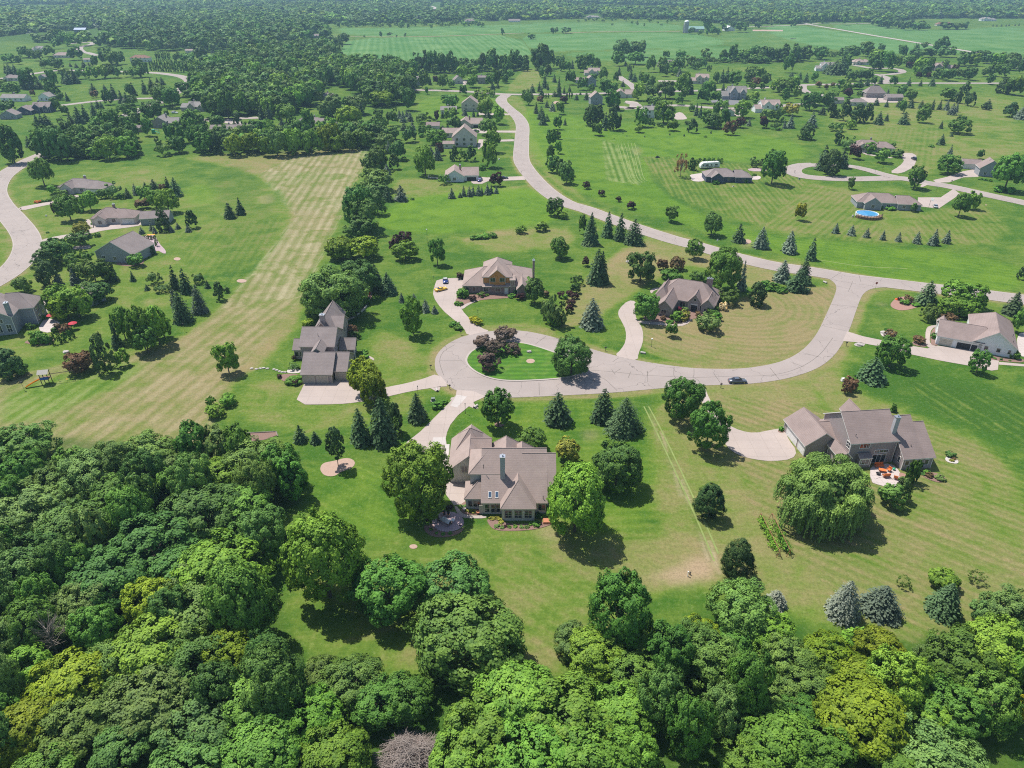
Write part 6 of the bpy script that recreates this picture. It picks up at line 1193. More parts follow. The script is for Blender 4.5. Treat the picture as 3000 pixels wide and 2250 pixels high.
# ---------------------------------------------------------------- vehicles
def car(label, X, Y, rot, paint, kind='sedan', L=4.7, Wd=1.82, grp=None):
    t = empty('parked_car', (X, Y, 0), rot, label=label, cat='car', group=grp); w = Wd/2
    if kind == 'sedan': prof = [(-.5, .30, .62), (-.47, .28, .86), (-.30, .26, .98), (-.1, .25, .97), (.12, .25, .95), (.22, .25, .93), (.40, .27, .80), (.47, .30, .70), (.5, .34, .55)]; cab = [(-.33, .97), (-.17, 1.38), (.05, 1.42), (.23, .94)]
    elif kind == 'coupe': prof = [(-.5, .28, .60), (-.46, .26, .84), (-.32, .25, .90), (0, .24, .84), (.14, .24, .82), (.38, .26, .72), (.47, .28, .62), (.5, .32, .5)]; cab = [(-.32, .88), (-.12, 1.14), (.02, 1.16), (.18, .82)]
    elif kind == 'convertible': prof = [(-.5, .30, .66), (-.46, .28, .88), (-.25, .26, .94), (0, .26, .92), (.14, .26, .93), (.40, .28, .80), (.5, .34, .58)]; cab = [(-.30, .93), (-.20, 1.28), (-.02, 1.32), (.14, .92)]
    else: prof = [(-.5, .32, .75), (-.48, .30, 1.05), (-.3, .28, 1.10), (.0, .28, 1.08), (.2, .28, 1.05), (.42, .30, .95), (.5, .36, .65)]; cab = [(-.47, 1.08), (-.43, 1.68), (.03, 1.72), (.22, 1.04)]
    mb = MB(); n = len(prof); rows = []
    for x, z0, z1 in prof:
        k = 1-.16*(abs(x)*2)**3.5; ww = w*k
        rows.append([(x*L, -ww*.86, z0), (x*L, -ww, z0+(z1-z0)*.35), (x*L, -ww*.96, z0+(z1-z0)*.78), (x*L, -ww*.80, z1), (x*L, ww*.80, z1), (x*L, ww*.96, z0+(z1-z0)*.78), (x*L, ww, z0+(z1-z0)*.35), (x*L, ww*.86, z0)])
    for r in rows: mb.v += r
    for i in range(n-1):
        for j in range(8): a = i*8+j; b_ = i*8+(j+1) % 8; mb.f.append((a, b_, b_+8, a+8)); mb.m.append(0)
    mb.f.append(tuple(range(7, -1, -1))); mb.m.append(0); mb.f.append(tuple((n-1)*8+j for j in range(8))); mb.m.append(0)
    body = mb.build('body', M[paint], t)
    for p in body.data.polygons: p.use_smooth = True
    g = MB(); (x0, z0), (x1, z1), (x2, z2), (x3, z3) = cab; i_ = .80*w; o_ = .66*w
    P = [(x0*L, -i_, z0-.02), (x3*L, -i_, z3-.02), (x3*L, i_, z3-.02), (x0*L, i_, z0-.02), (x1*L, -o_, z1-.05), (x2*L, -o_, z2-.05), (x2*L, o_, z2-.05), (x1*L, o_, z1-.05)]
    g.v = P; g.f = [(0, 1, 5, 4), (1, 2, 6, 5), (2, 3, 7, 6), (3, 0, 4, 7)]; g.m = [0]*4; g.build('window', M['car_glass'], t)
    r = MB(); r.v = [(x1*L-.03, -o_-.02, z1-.05), (x2*L+.03, -o_-.02, z2-.05), (x2*L+.03, o_+.02, z2-.05), (x1*L-.03, o_+.02, z1-.05), (x1*L+.08, -o_*.85, z1+.02), (x2*L-.08, -o_*.85, z2+.02), (x2*L-.08, o_*.85, z2+.02), (x1*L+.08, o_*.85, z1+.02)]
    r.f = [(0, 3, 2, 1), (4, 5, 6, 7), (0, 1, 5, 4), (1, 2, 6, 5), (2, 3, 7, 6), (3, 0, 4, 7)]; r.m = [0]*6
    r.build('car_roof', M['white_paint' if kind == 'convertible' else paint], t)
    for sx in (-.31, .32):
        for sy in (-1, 1):
            wh = MB(); wh.tube((sx*L, sy*w*.74, .33), (sx*L, sy*w*.985, .33), .33, n=14); wo = wh.build('wheel', M['tyre'], t)
            rm = MB(); rm.tube((sx*L, sy*w*.97, .33), (sx*L, sy*w*1.0, .33), .21, n=10); rm.build('rim', M['rim'], wo)
    for sy in (-1, 1):
        hl = MB(); hl.box(.468*L, .492*L, sy*w*.62-.16, sy*w*.62+.16, .56, .68); hl.build('headlight', M['white_paint'], t)
        tl = MB(); tl.box(-.496*L, -.475*L, sy*w*.62-.17, sy*w*.62+.17, .66, .80); tl.build('taillight', M['plastic_red'], t)
    return t
def at(box, x, y, z=0): return gw(box, x, y, z)
a = at(BE, 1395, 1600); car('grey sedan parked along the near kerb of the court road', a[0], a[1], R(2), 'paint_grey', L=4.8)
a = at(BD, 155, 555); car('yellow sports coupe on the drive beside the orange gabled house', a[0], a[1], R(35), 'paint_yellow', 'coupe', L=4.4)
a = at(BD, 203, 465); car('dark blue car with a white soft top above the yellow coupe', a[0], a[1], R(-84), 'paint_blue', 'convertible', L=4.2)
a = at(BJ, 1130, 850); car('blue sedan in front of the small white house garage', a[0], a[1], R(75), 'paint_blue')
a = at(BJ, 1385, 825); car('dark blue car behind the purple tree on the white house drive', a[0], a[1], R(5), 'paint_dark')
a = at(BL, 1390, 970); car('silver sedan on the drive of the long ranch house', a[0], a[1], R(70), 'paint_silver')
a = at(BL, 1190, 530); car('dark car at the end of the brown house drive', a[0], a[1], R(85), 'paint_dark', 'suv')
a = at(BJ, 1085, 315); car('black car outside the cream garage house', a[0], a[1], R(5), 'paint_dark')
a = at(BN, 1370, 1115); car('dark sedan on the black drive of the stone gabled house', a[0], a[1], R(10), 'paint_dark')
a = at(BQ, 1620, 1050); car('white van beside the white trimmed gable house', a[0], a[1], R(0), 'paint_white', 'suv')
HL = (121.5, 182.8)
for q, pn, lb in ((6.6, 'paint_silver', 'silver car nosing out inside the open double garage, nearer the closed door'), (9.3, 'paint_dark', 'dark car inside the open double garage, next to the window wall')):
    c_, s_ = math.cos(R(-27)), math.sin(R(-27)); car(lb, HL[0]+c_*q-s_*-.1, HL[1]+s_*q+c_*-.1, R(-27-90), pn, L=1.9) if 0 else None
# camper
a = at(BK, 1395, 715); t_ = empty('camper_trailer', (a[0], a[1]+1, 0), R(12), label='white camper trailer with dark windows parked behind the dark blue ranch house', cat='camper')
mb = MB(); L_ = 11; pf = [(-L_/2, .7), (L_/2, .7), (L_/2, 3.0), (L_/2-.6, 3.4), (-L_/2+1.6, 3.4), (-L_/2+.3, 2.6), (-L_/2, 1.6)]
mb.poly([(x, -1.25, z) for x, z in pf]); mb.poly([(x, 1.25, z) for x, z in reversed(pf)])
for i in range(len(pf)): p, q = pf[i], pf[(i+1) % len(pf)]; mb.poly([(p[0], -1.25, p[1]), (p[0], 1.25, p[1]), (q[0], 1.25, q[1]), (q[0], -1.25, q[1])])
mb.build('body', M['white_paint'], t_)
for x, w_ in ((-4, .8), (-2, 1.8), (.6, .7), (3.4, 1.6)): mb = MB(); mb.box(x-w_/2, x+w_/2, -1.30, -1.25, 1.6, 2.4); mb.build('window', M['car_glass'], t_)
mb = MB(); mb.box(-5.2, 5.2, -1.29, -1.25, 1.0, 1.25); mb.build('stripe', M['dark_metal'], t_); mb = MB(); mb.box(1.4, 2.2, -1.31, -1.25, .9, 2.8); mb.build('door', M['trim'], t_)
for x in (-.5, .6):
    for y in (-1.1, 1.1): mb = MB(); mb.tube((x, y-.12, .38), (x, y+.12, .38), .38, n=12); mb.build('wheel', M['tyre'], t_)
for x in (-1.5, 2.5): mb = MB(); mb.box(x-.4, x+.4, -.4, .4, 3.4, 3.62, taper=.06); mb.build('roof_unit', M['trim'], t_)
# lawn mower tractor on the striped lawn
a = at(BK, 835, 597); t_ = empty('riding_mower', (a[0], a[1], 0), R(5), label='small black riding mower at the corner of the striped lawn', cat='mower')
mb = MB(); mb.box(-.7, .8, -.4, .4, .35, .8, taper=.08); mb.box(-1.3, 1.3, -.65, .65, .12, .3, taper=.05); mb.build('body', M['black'], t_); mb = MB(); mb.box(-.5, -.1, -.3, .3, .8, 1.2, taper=.05); mb.build('seat', M['dark_metal'], t_)
for x, r_ in ((-.6, .35), (.7, .22)):
    for y in (-.6, .6): mb = MB(); mb.tube((x, y-.12, r_), (x, y+.12, r_), r_, n=10); mb.build('wheel', M['tyre'], t_)
# ---------------------------------------------------------------- street furniture
def mailbox(box, x, y, label, rot=0):
    X, Y = at(box, x, y); t = empty('mailbox', (X, Y, 0), rot, label=label, cat='mailbox', group='mailboxes on posts along the roads')
    mb = MB(); mb.box(-.05, .05, -.05, .05, 0, 1.05); mb.build('post', M['dark_metal'], t)
    mb = MB(); n = 8; P = [(-.13, 0), (.13, 0), (.13, .14)]+[(.13*math.cos(k*math.pi/n), .14+.13*math.sin(k*math.pi/n)) for k in range(1, n)]+[(-.13, .14)]
    mb.poly([(-.28, p, 1.05+q) for p, q in P]); mb.poly([(.28, p, 1.05+q) for p, q in reversed(P)])
    for i in range(len(P)): p, q = P[i], P[(i+1) % len(P)]; mb.poly([(-.28, p[0], 1.05+p[1]), (.28, p[0], 1.05+p[1]), (.28, q[0], 1.05+q[1]), (-.28, q[0], 1.05+q[1])])
    mb.build('box', M['black'], t); mb = MB(); mb.box(.0, .12, .13, .15, 1.18, 1.42); mb.build('flag', M['plastic_red'], t)
mailbox(BC, 1705, 855, 'black mailbox on the left rim of the round court'); mailbox(BC, 1908, 1070, 'black mailbox between the two drive mouths below the court'); mailbox(BC, 2030, 485, 'black mailbox where the brick house drive meets the court')
mailbox(BE, 80, 1290, 'black mailbox left of the curved drive mouth'); mailbox(BE, 1230, 1655, 'black mailbox in front of the parked grey sedan', .3); mailbox(BF, 290, 975, 'black mailbox below the right edge house drive mouth', .4); mailbox(BJ, 1573, 775, 'dark mailbox on the main road at the small white house drive', 1.2)
mailbox(BG, 200, 530, 'mailbox at the mouth of the upper left drive', 1.); mailbox(BL, 88, 655, 'mailbox on the outer rim of the planted loop', .2); mailbox(BL, 902, 620, 'mailbox between the loop and the brown house drive')
mailbox(BJ, 1490, 412, 'mailbox at the third drive along the main road', 1.5); mailbox(BJ, 1433, 108, 'mailbox near the junction on the main road', 1.2); mailbox(BL, 1540, 745, 'mailbox at the arched window house drive')
def lamp(box, x, y, H_, label, head='lantern'):
    X, Y = at(box, x, y); t = empty('lamp_post', (X, Y, 0), 0, label=label, cat='lamp post', group='garden lamp posts beside drives')
    mb = MB(); mb.lathe([(.10, 0), (.10, .15), (.045, .2), (.035, H_)], 8); mb.build('post', M['dark_metal'], t); mb = MB(); mb.tube((-.22, 0, H_-.35), (.22, 0, H_-.35), .02); mb.build('crossbar', M['dark_metal'], t)
    mb = MB()
    if head == 'globe': mb.lathe([(.05, H_), (.2, H_+.1), (.26, H_+.27), (.2, H_+.44), (.04, H_+.5)], 10); mb.build('globe', M['white_paint'], t)
    else:
        mb.lathe([(.07, H_), (.13, H_+.28), (.15, H_+.28), (.02, H_+.42)], 6); mb.build('lantern', M['glass'], t)
lamp(BA, 603, 225, 2.5, 'lantern post on the right side of the tan house drive'); lamp(BC, 1567, 1135, 2.4, 'lantern post below the drive of the house left of the court'); lamp(BE, 538, 1245, 2.2, 'lamp post with a white top right of the curved drive', 'globe')
lamp(BD, 555, 850, 2.3, 'lantern post beside the yellow flower clump of the brick house'); lamp(BJ, 562, 1530, 5.6, 'tall pole with a white globe on the open lawn by purple trees', 'globe'); lamp(BL, 832, 655, 2.4, 'lantern post beside the tip of the planted loop')
lamp(BD, 82, 520, 3.6, 'slim dark pole on the lawn edge beside the blue car'); lamp(BL, 1395, 840, 2.4, 'lantern post on the small verge by the long ranch house'); lamp(BL, 1620, 730, 2.4, 'lantern post on the verge by the arched window house')
# signs
X, Y = at(BF, 600, 370); t_ = empty('stop_sign', (X, Y, 0), 0, label='red octagonal stop sign on a post at the road junction', cat='road sign')
mb = MB(); mb.box(-.04, .04, -.03, .03, 0, 2.5); mb.build('post', M['metal'], t_)
mb = MB(); P = [(.42*math.cos(R(22.5+45*k)), .42*math.sin(R(22.5+45*k))) for k in range(8)]
mb.poly([(p, -.045, 2.6+q) for p, q in P]); mb.poly([(p, -.035, 2.6+q) for p, q in reversed(P)])
for i in range(8): p, q = P[i], P[(i+1) % 8]; mb.poly([(p[0], -.045, 2.6+p[1]), (p[0], -.035, 2.6+p[1]), (q[0], -.035, 2.6+q[1]), (q[0], -.045, 2.6+q[1])])
sg = mb.build('sign_plate', M['plastic_red'], t_)
tc_ = bpy.data.curves.new('lettering', 'FONT'); tc_.body = 'STOP'; tc_.size = .30; tc_.align_x = 'CENTER'; tc_.align_y = 'CENTER'; tc_.extrude = .002
to = bpy.data.objects.new('lettering', tc_); COL.objects.link(to); to.parent = sg; to.location = (0, -.05, 2.6); to.rotation_euler = (math.pi/2, 0, 0); to.data.materials.append(M['white_paint'])
bpy.context.view_layer.update(); me_ = bpy.data.meshes.new_from_object(to.evaluated_get(bpy.context.evaluated_depsgraph_get())); bpy.data.objects.remove(to)
to = bpy.data.objects.new('lettering', me_); COL.objects.link(to); to.parent = sg; to.location = (0, -.05, 2.6); to.rotation_euler = (math.pi/2, 0, 0)
X, Y = at(BE, 1190, 232); t_ = empty('road_sign', (X, Y, 0), R(20), label='small white sign on a post on the far verge of the main road', cat='road sign')
mb = MB(); mb.box(-.03, .03, -.03, .03, 0, 2.3); mb.build('post', M['metal'], t_); mb = MB(); mb.box(-.3, .3, -.05, -.03, 1.7, 2.5); mb.build('sign_plate', M['white_paint'], t_)
# basketball hoop by the long ranch house
X, Y = at(BL, 1330, 970); t_ = empty('basketball_hoop', (X, Y, 0), R(100), label='basketball hoop on a pole beside the silver sedan', cat='basketball hoop')
mb = MB(); mb.tube((0, 0, 0), (0, 0, 3.2), .06); mb.tube((0, 0, 3.1), (0, -.8, 3.2), .05); mb.build('pole', M['dark_metal'], t_); mb = MB(); mb.box(-.9, .9, -.86, -.8, 2.9, 4.0); mb.build('backboard', M['white_paint'], t_)
mb = MB(); [mb.tube((.23*math.cos(k*.7854), -1.1+.23*math.sin(k*.7854), 3.05), (.23*math.cos((k+1)*.7854), -1.1+.23*math.sin((k+1)*.7854), 3.05), .015) for k in range(8)]; mb.build('hoop', M['orange_fabric'], t_)
def ubox(box, x, y, label, mat='utility_green', s=1.0):
    X, Y = at(box, x, y); mb = MB(); mb.box(-.6*s, .6*s, -.5*s, .5*s, 0, .18, 1); mb.box(-.5*s, .5*s, -.4*s, .4*s, .18, .95*s, 0, taper=.04)
    o = mb.build('utility_box', [M[mat], M['rock_pale']], loc=(X, Y, 0), rz=.2); tag(o, label, 'utility box')
ubox(BC, 1730, 1200, 'grey utility cabinet on the lawn between the two drives'); ubox(BF, 255, 1350, 'pale utility cabinet behind the small reddish tree', 'trim', .9); ubox(BK, 1650, 912, 'pale utility lid on the lawn in front of the dark blue ranch house', 'trim_tan', .6); ubox(BG, 430, 580, 'small white box on the lawn by the upper left drive', 'trim', .6)
ubox(BL, 130, 712, 'green utility box beside the outer rim of the planted loop', s=.8); ubox(BJ, 1335, 620, 'small pale box beside the main road verge', 'trim', .7)
def boulder(box, x, y, s, label, mat='rock'):
    X, Y = at(box, x, y); V = sph(90)*np.array([s, s*.8, s*.5])*rng.uniform(.85, 1.1, (90, 1)); import bmesh as bm_
    b_ = bm_.new(); [b_.verts.new(v+np.array([0, 0, s*.2])) for v in V]; bm_.ops.convex_hull(b_, input=b_.verts); me_ = bpy.data.meshes.new('boulder'); b_.to_mesh(me_); b_.free(); me_.materials.append(M[mat])
    o = bpy.data.objects.new('boulder', me_); COL.objects.link(o); o.location = (X, Y, 0); tag(o, label, 'boulder')
boulder(BD, 1108, 1228, .8, 'grey boulder on the island lawn above the sand ring'); bpy.data.objects['boulder'].location.z = .17
boulder(BF, 690, 830, .9, 'pale boulder at the left end of the drive side bed', 'rock_pale'); boulder(BE, 300, 400, .8, 'pale rocks left of the dark round tree', 'rock_pale'); boulder(BH, 615, 735, .9, 'pale boulder above the grey brown bush', 'rock_pale'); boulder(BF, 1790, 200, .5, 'small rock on the verge near the junction') if 0 else None
for i, (x, y) in enumerate(((10, 858), (40, 868), (70, 880), (100, 888), (130, 890))):
    boulder(BC, x, y, .45, ['first', 'second', 'third', 'fourth', 'fifth'][i]+' pale stepping stone counted from the far end of the curved garden path', 'rock_pale')
for i, (x, y) in enumerate(((-60, 850), (-100, 845), (-140, 850), (-180, 856), (-230, 850))): boulder(BC, x, y, .5, ['pale stone nearest the stepping path', 'pale stone second from the stepping path', 'middle pale stone of the fire ring row', 'pale stone second from the fire ring end', 'pale stone at the far end beside the young tree'][i], 'rock_pale')
# culvert pipes with stone aprons
def culvert(box, x, y, label, rot=0):
    X, Y = at(box, x, y); t = empty('culvert', (X, Y, 0), rot, label=label, cat='culvert'); mb = MB(); n = 12
    for k in range(n):
        a0, a1 = 2*math.pi*k/n, 2*math.pi*(k+1)/n
        for r0, sgn in ((.32, 1), (.27, -1)):
            q = [(r0*math.cos(a0), -.7, .25+r0*math.sin(a0)), (r0*math.cos(a0), .7, .25+r0*math.sin(a0)), (r0*math.cos(a1), .7, .25+r0*math.sin(a1)), (r0*math.cos(a1), -.7, .25+r0*math.sin(a1))]
            mb.poly(q if sgn > 0 else q[::-1])
    mb.build('pipe', M['rock_pale'], t); mb = MB(); mb.tube((0, .0, .25), (0, .7, .25), .26, n=12); mb.build('pipe_shade_plug', M['shade_fill'], t)  # near-black plug stands in for the shade inside the pipe
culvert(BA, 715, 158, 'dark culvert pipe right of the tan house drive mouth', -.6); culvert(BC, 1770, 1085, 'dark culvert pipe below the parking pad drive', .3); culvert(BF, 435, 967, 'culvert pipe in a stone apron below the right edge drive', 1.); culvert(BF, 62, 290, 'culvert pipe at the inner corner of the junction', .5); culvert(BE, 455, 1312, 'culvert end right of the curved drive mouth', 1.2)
# ---------------------------------------------------------------- round pool with its wooden deck
a = at(BL, 765, 1060); b1 = at(BL, 660, 1060); rp = 100/3.16*depth(a[1], 1)/FPX
t_ = empty('swimming_pool', (a[0], a[1]+1.2, 0), 0, label='round above ground pool with blue water and a white rim', cat='pool')
mb = MB(); n = 40
for k in range(n):
    a0, a1 = 2*math.pi*k/n, 2*math.pi*(k+1)/n
    for r0, r1, z0, z1, m_ in ((rp, rp, 0, 1.32, 0), (rp-.28, rp, 1.32, 1.32, 1), (rp-.28, rp-.28, .9, 1.32, 0)):
        mb.poly([(r0*math.cos(a0), r0*math.sin(a0), z0), (r0*math.cos(a1), r0*math.sin(a1), z0), (r1*math.cos(a1), r1*math.sin(a1), z1), (r1*math.cos(a0), r1*math.sin(a0), z1)], m_)
mb.build('pool_wall', [M['pool_wall'], M['white_paint']], t_)
mb = MB(); mb.poly([((rp-.27)*math.cos(2*math.pi*k/n), (rp-.27)*math.sin(2*math.pi*k/n), 1.12) for k in range(n)]); mb.build('water', M['pool_water'], t_)
t_ = empty('pool_deck', (a[0], a[1]+1.2, 0), 0, label='brown wooden deck with railings wrapping the near side of the pool', cat='deck')
mb = MB(); N_ = 12
for k in range(N_):
    a0 = R(200)+R(145)*k/N_; a1 = R(200)+R(145)*(k+1)/N_-.02
    mb.poly([((rp+.1)*math.cos(a0), (rp+.1)*math.sin(a0), 1.1), ((rp+1.5)*math.cos(a0), (rp+1.5)*math.sin(a0), 1.1), ((rp+1.5)*math.cos(a1), (rp+1.5)*math.sin(a1), 1.1), ((rp+.1)*math.cos(a1), (rp+.1)*math.sin(a1), 1.1)])
    mb.poly([((rp+1.5)*math.cos(a0), (rp+1.5)*math.sin(a0), .1), ((rp+1.5)*math.cos(a1), (rp+1.5)*math.sin(a1), .1), ((rp+1.5)*math.cos(a1), (rp+1.5)*math.sin(a1), 1.1), ((rp+1.5)*math.cos(a0), (rp+1.5)*math.sin(a0), 1.1)])
mb.build('deck_boards', M['wood_brown'], t_); mb = MB()
for k in range(N_+1):
    a0 = R(200)+R(145)*k/N_; p = ((rp+1.5)*math.cos(a0), (rp+1.5)*math.sin(a0)); mb.tube((*p, .0), (*p, 2.05), .06, n=4)
    if k < N_: a1 = R(200)+R(145)*(k+1)/N_; q = ((rp+1.5)*math.cos(a1), (rp+1.5)*math.sin(a1)); [mb.tube((*p, z), (*q, z), .05, n=4) for z in (1.5, 2.0)]
mb.build('railing', M['wood_dark'], t_)
X, Y = at(BL, 625, 1062); mb = MB(); mb.lathe([(.4, 0), (.4, .7), (.3, .95), (.1, 1.0)], 12); o = mb.build('pool_pump', M['rock_pale'], loc=(X, Y, 0)); tag(o, 'pale pool pump at the left side of the round pool', 'pool pump')
# ---------------------------------------------------------------- play sets
X, Y = at(BH, 440, 1020); t_ = empty('play_set', (X, Y, 0), R(12), label='wooden play tower with a grey roof, orange slide and swing beam', cat='play set')
for x in (-.9, .9):
    for y in (-.9, .9): mb = MB(); mb.box(x-.07, x+.07, y-.07, y+.07, 0, 3.3); mb.build('post', M['wood_dark'], t_)
mb = MB(); mb.box(-1, 1, -1, 1, 1.5, 1.6); mb.build('platform', M['wood_brown'], t_); mb = MB(); mb.poly([(-1.3, -1.2, 3.2), (1.3, -1.2, 3.2), (1.3, 0, 4.0), (-1.3, 0, 4.0)]); mb.poly([(-1.3, 1.2, 3.2), (-1.3, 0, 4.0), (1.3, 0, 4.0), (1.3, 1.2, 3.2)]); mb.build('canopy', M['awning'], t_)
mb = MB(); mb.box(-1, 1, -1.0, -.94, 1.6, 2.3); mb.build('side_panel', M['plastic_blue'], t_)
mb = MB()
for k in range(8):
    f0, f1 = k/8, (k+1)/8; z = lambda f: 1.55*(1-f)+.15*f+.12*math.sin(f*3.14); xx = lambda f: -1-3.6*f
    yy = lambda f: -.3-1.4*f
    mb.poly([(xx(f0), yy(f0)-.32, z(f0)), (xx(f1), yy(f1)-.32, z(f1)), (xx(f1), yy(f1)+.32, z(f1)), (xx(f0), yy(f0)+.32, z(f0))])
    for s in (-.32, .32): mb.poly([(xx(f0), yy(f0)+s, z(f0)), (xx(f1), yy(f1)+s, z(f1)), (xx(f1), yy(f1)+s, z(f1)+.25), (xx(f0), yy(f0)+s, z(f0)+.25)])
mb.build('slide', M['slide_yellow'], t_)
mb = MB(); mb.tube((.9, 0, 2.6), (6.6, .8, 2.6), .08); mb.build('swing_beam', M['wood_dark'], t_)
for s in (-1.2, 1.2): mb = MB(); mb.tube((6.6, .8, 2.6), (6.9, .8+s, 0), .06); mb.build('leg', M['wood_dark'], t_)
for x in (2.8, 4.6):
    mb = MB(); [mb.tube((x+d, .4, 2.6), (x+d, .4, .5), .012, n=3) for d in (-.22, .22)]; mb.box(x-.25, x+.25, .3, .5, .46, .5); mb.build('swing', M['slide_yellow' if x > 3 else 'wood_dark'], t_)
X, Y = at(BQ, 1440, 1235); t_ = empty('play_set', (X, Y, 0), 0, label='bright green plastic play set beside the grey gabled house', cat='play set')
mb = MB(); mb.box(-2, -.2, -1, 1, 0, 2.4, taper=.1); mb.build('tower', M['plastic_green'], t_); mb = MB(); mb.poly([(-.2, -.4, 1.6), (3, -.5, .1), (3, .3, .1), (-.2, .4, 1.6)]); mb.poly([(-.2, .4, 1.5), (3, .3, .0), (3, -.5, .0), (-.2, -.4, 1.5)]); mb.build('slide', M['plastic_green'], t_)
mb = MB(); mb.tube((-2, .8, 2.4), (2, .8, 2.4), .1); mb.tube((2, .8, 2.4), (2.3, .8, 0), .1); mb.build('frame', M['plastic_blue'], t_)
# ---------------------------------------------------------------- patio furniture
def chair(name, X, Y, rz, mat, label, w=.7, grp=None):
    t = empty(name, (X, Y, .09), rz, label=label, cat='chair', group=grp)
    mb = MB(); mb.box(-w/2, w/2, -.35, .35, .38, .50); mb.build('seat', M[mat], t); mb = MB(); mb.box(-w/2, w/2, .28, .42, .5, 1.0); mb.build('backrest', M[mat], t)
    for x in (-w/2+.04, w/2-.04):
        mb = MB(); mb.box(x-.05, x+.05, -.33, .35, .62, .68); mb.build('armrest', M['wood_red'], t)
        for y in (-.3, .3): mb = MB(); mb.box(x-.03, x+.03, y-.03, y+.03, 0, .4); mb.build('leg', M['wood_red'], t)
def table(X, Y, rz, lx, ly, mat, label, z=.72):
    t = empty('patio_table', (X, Y, .09), rz, label=label, cat='table'); mb = MB(); mb.box(-lx/2, lx/2, -ly/2, ly/2, z, z+.06); mb.build('tabletop', M[mat], t)
    for x in (-lx/2+.1, lx/2-.1):
        for y in (-ly/2+.1, ly/2-.1): mb = MB(); mb.box(x-.035, x+.035, y-.035, y+.035, 0, z); mb.build('leg', M['dark_metal'], t)
gp = 'orange patio seats behind the grey house'
a = at(BB, 1380, 880); chair('patio_bench', *a, R(5), 'orange_fabric', 'orange bench against the house wall in the shade', 1.9, gp); a = at(BB, 1415, 932); table(*a, R(-20), 1.5, .9, 'orange_fabric', 'orange topped table in the middle of the patio', .5)
a = at(BB, 1485, 925); chair('patio_chair', *a, R(-60), 'orange_fabric', 'orange armchair right of the orange table', .8, gp); a = at(BB, 1455, 985); chair('patio_bench', *a, R(188), 'orange_fabric', 'orange two seat bench on the sunny patio with its back to the lawn', 1.5, gp)
a = at(BB, 1560, 1010); chair('patio_chair', *a, R(150), 'orange_fabric', 'single orange armchair standing apart on the sunny patio', .8, gp)
X, Y = at(BB, 1372, 960); mb = MB(); mb.lathe([(.3, .07), (.45, .4), (.5, .42), (.4, .44), (.2, .3)], 12); o = mb.build('fire_bowl', M['black'], loc=(X, Y, 0)); tag(o, 'black fire bowl left of the orange table', 'fire bowl')
X, Y = at(BB, 1540, 912); mb = MB(); mb.lathe([(.15, .07), (.33, .3), (.33, .45), (.12, .62)], 12); o = mb.build('garden_ball', M['plastic_green'], loc=(X, Y, 0)); tag(o, 'teal round planter in the inner corner of the patio', 'planter')
X, Y = at(BB, 1350, 1010); mb = MB(); Q = catmull([(0, 0), (1.5, .6), (3, -.3), (4.5, .4), (6.5, .2)], .2)
for i in range(len(Q)-1): mb.tube((Q[i].x, Q[i].y, .09), (Q[i+1].x, Q[i+1].y, .09), .02, n=4)
o = mb.build('garden_hose', M['dark_metal'], loc=(X, Y, 0)); tag(o, 'dark garden hose snaking over the pale patio', 'hose')
a = at(BA, 390, 1385, .7); table(a[0], a[1], R(-38), 2.3, 1.2, 'metal', 'grey rectangular table on the purple stone patio')
for dx, dy, rz, lb in ((-70, 10, 50, 'dark chair at the left end of the grey table'), (30, -45, 0, 'dark chair behind the grey table'), (-15, -55, 10, 'dark chair at the far corner of the grey table'), (40, 45, -130, 'dark chair at the lawn end of the grey table')):
    b_ = at(BA, 390+dx, 1385+dy); chair('patio_chair', b_[0], b_[1], R(rz), 'dark_metal', lb, .5, 'dark chairs round the grey patio table')
for x, y, lb, mt in ((588, 1275, 'stone grey planter pot by the bay window path', 'rock_pale'), (740, 1310, 'terracotta pot below the triple windows', 'terracotta'), (470, 1395, 'small pale bucket on the purple stone patio', 'white_paint')):
    X, Y = at(BA, x, y); mb = MB(); mb.lathe([(.22, .09), (.36, .55), (.40, .56), (.33, .58), (.28, .45)], 12); o = mb.build('plant_pot', M[mt], loc=(X, Y, 0)); tag(o, lb, 'plant pot')
X, Y = at(BA, 1390, 1530); X, Y = at(BA, 1500, 1400); mb = MB(); mb.box(-1.1, 1.1, -.7, .7, .02, .5, taper=.1); o = mb.build('garden_box', M['terracotta'], loc=(X, Y, 0)); tag(o, 'low reddish garden box right of the sunroom bed', 'garden box')
# hostas and low plants in the beds come with the shrubs: small leafy rosettes
low = []
for x, y, r_, k in ((890, 1365, 34, 'v'), (945, 1362, 34, 'v'), (990, 1385, 32, 'v'), (990, 1410, 30, 'v'), (945, 1448, 34, 'g'), (1000, 1460, 28, 'g'), (1075, 1455, 26, 'h'), (1140, 1452, 26, 'h'), (1210, 1455, 28, 'g'), (1265, 1458, 30, 'g'), (1310, 1420, 34, 'h'), (1370, 1425, 50, 'h'), (1035, 1450, 24, 'p'),
                    (290, 1520, 20, 'h'), (362, 1532, 24, 'h'), (440, 1522, 26, 'h'), (230, 1480, 22, 'h'), (200, 1420, 24, 'h'), (190, 1380, 20, 'p'), (550, 1440, 14, 'p'), (585, 1240, 36, 'g'), (630, 1275, 36, 'v'), (690, 1290, 36, 'v'), (655, 1260, 26, 'h'), (430, 1245, 40, 'p'), (1390, 1330, 50, 'k'), (1460, 1330, 30, 'l')):
    low.append((BA, x, y, r_, k))
for x, y, r_, k in ((2155, 750, 55, 'k'), (2170, 810, 25, 'Y'), (2190, 790, 25, 'R'), (1930, 975, 45, 'R'), (2050, 1005, 55, 'g'), (1900, 940, 40, 'h'), (1860, 960, 25, 'k'), (340, 470, 34, 'k'), (1535, 270, 40, 'm')): low.append((BB, x, y, r_, k))
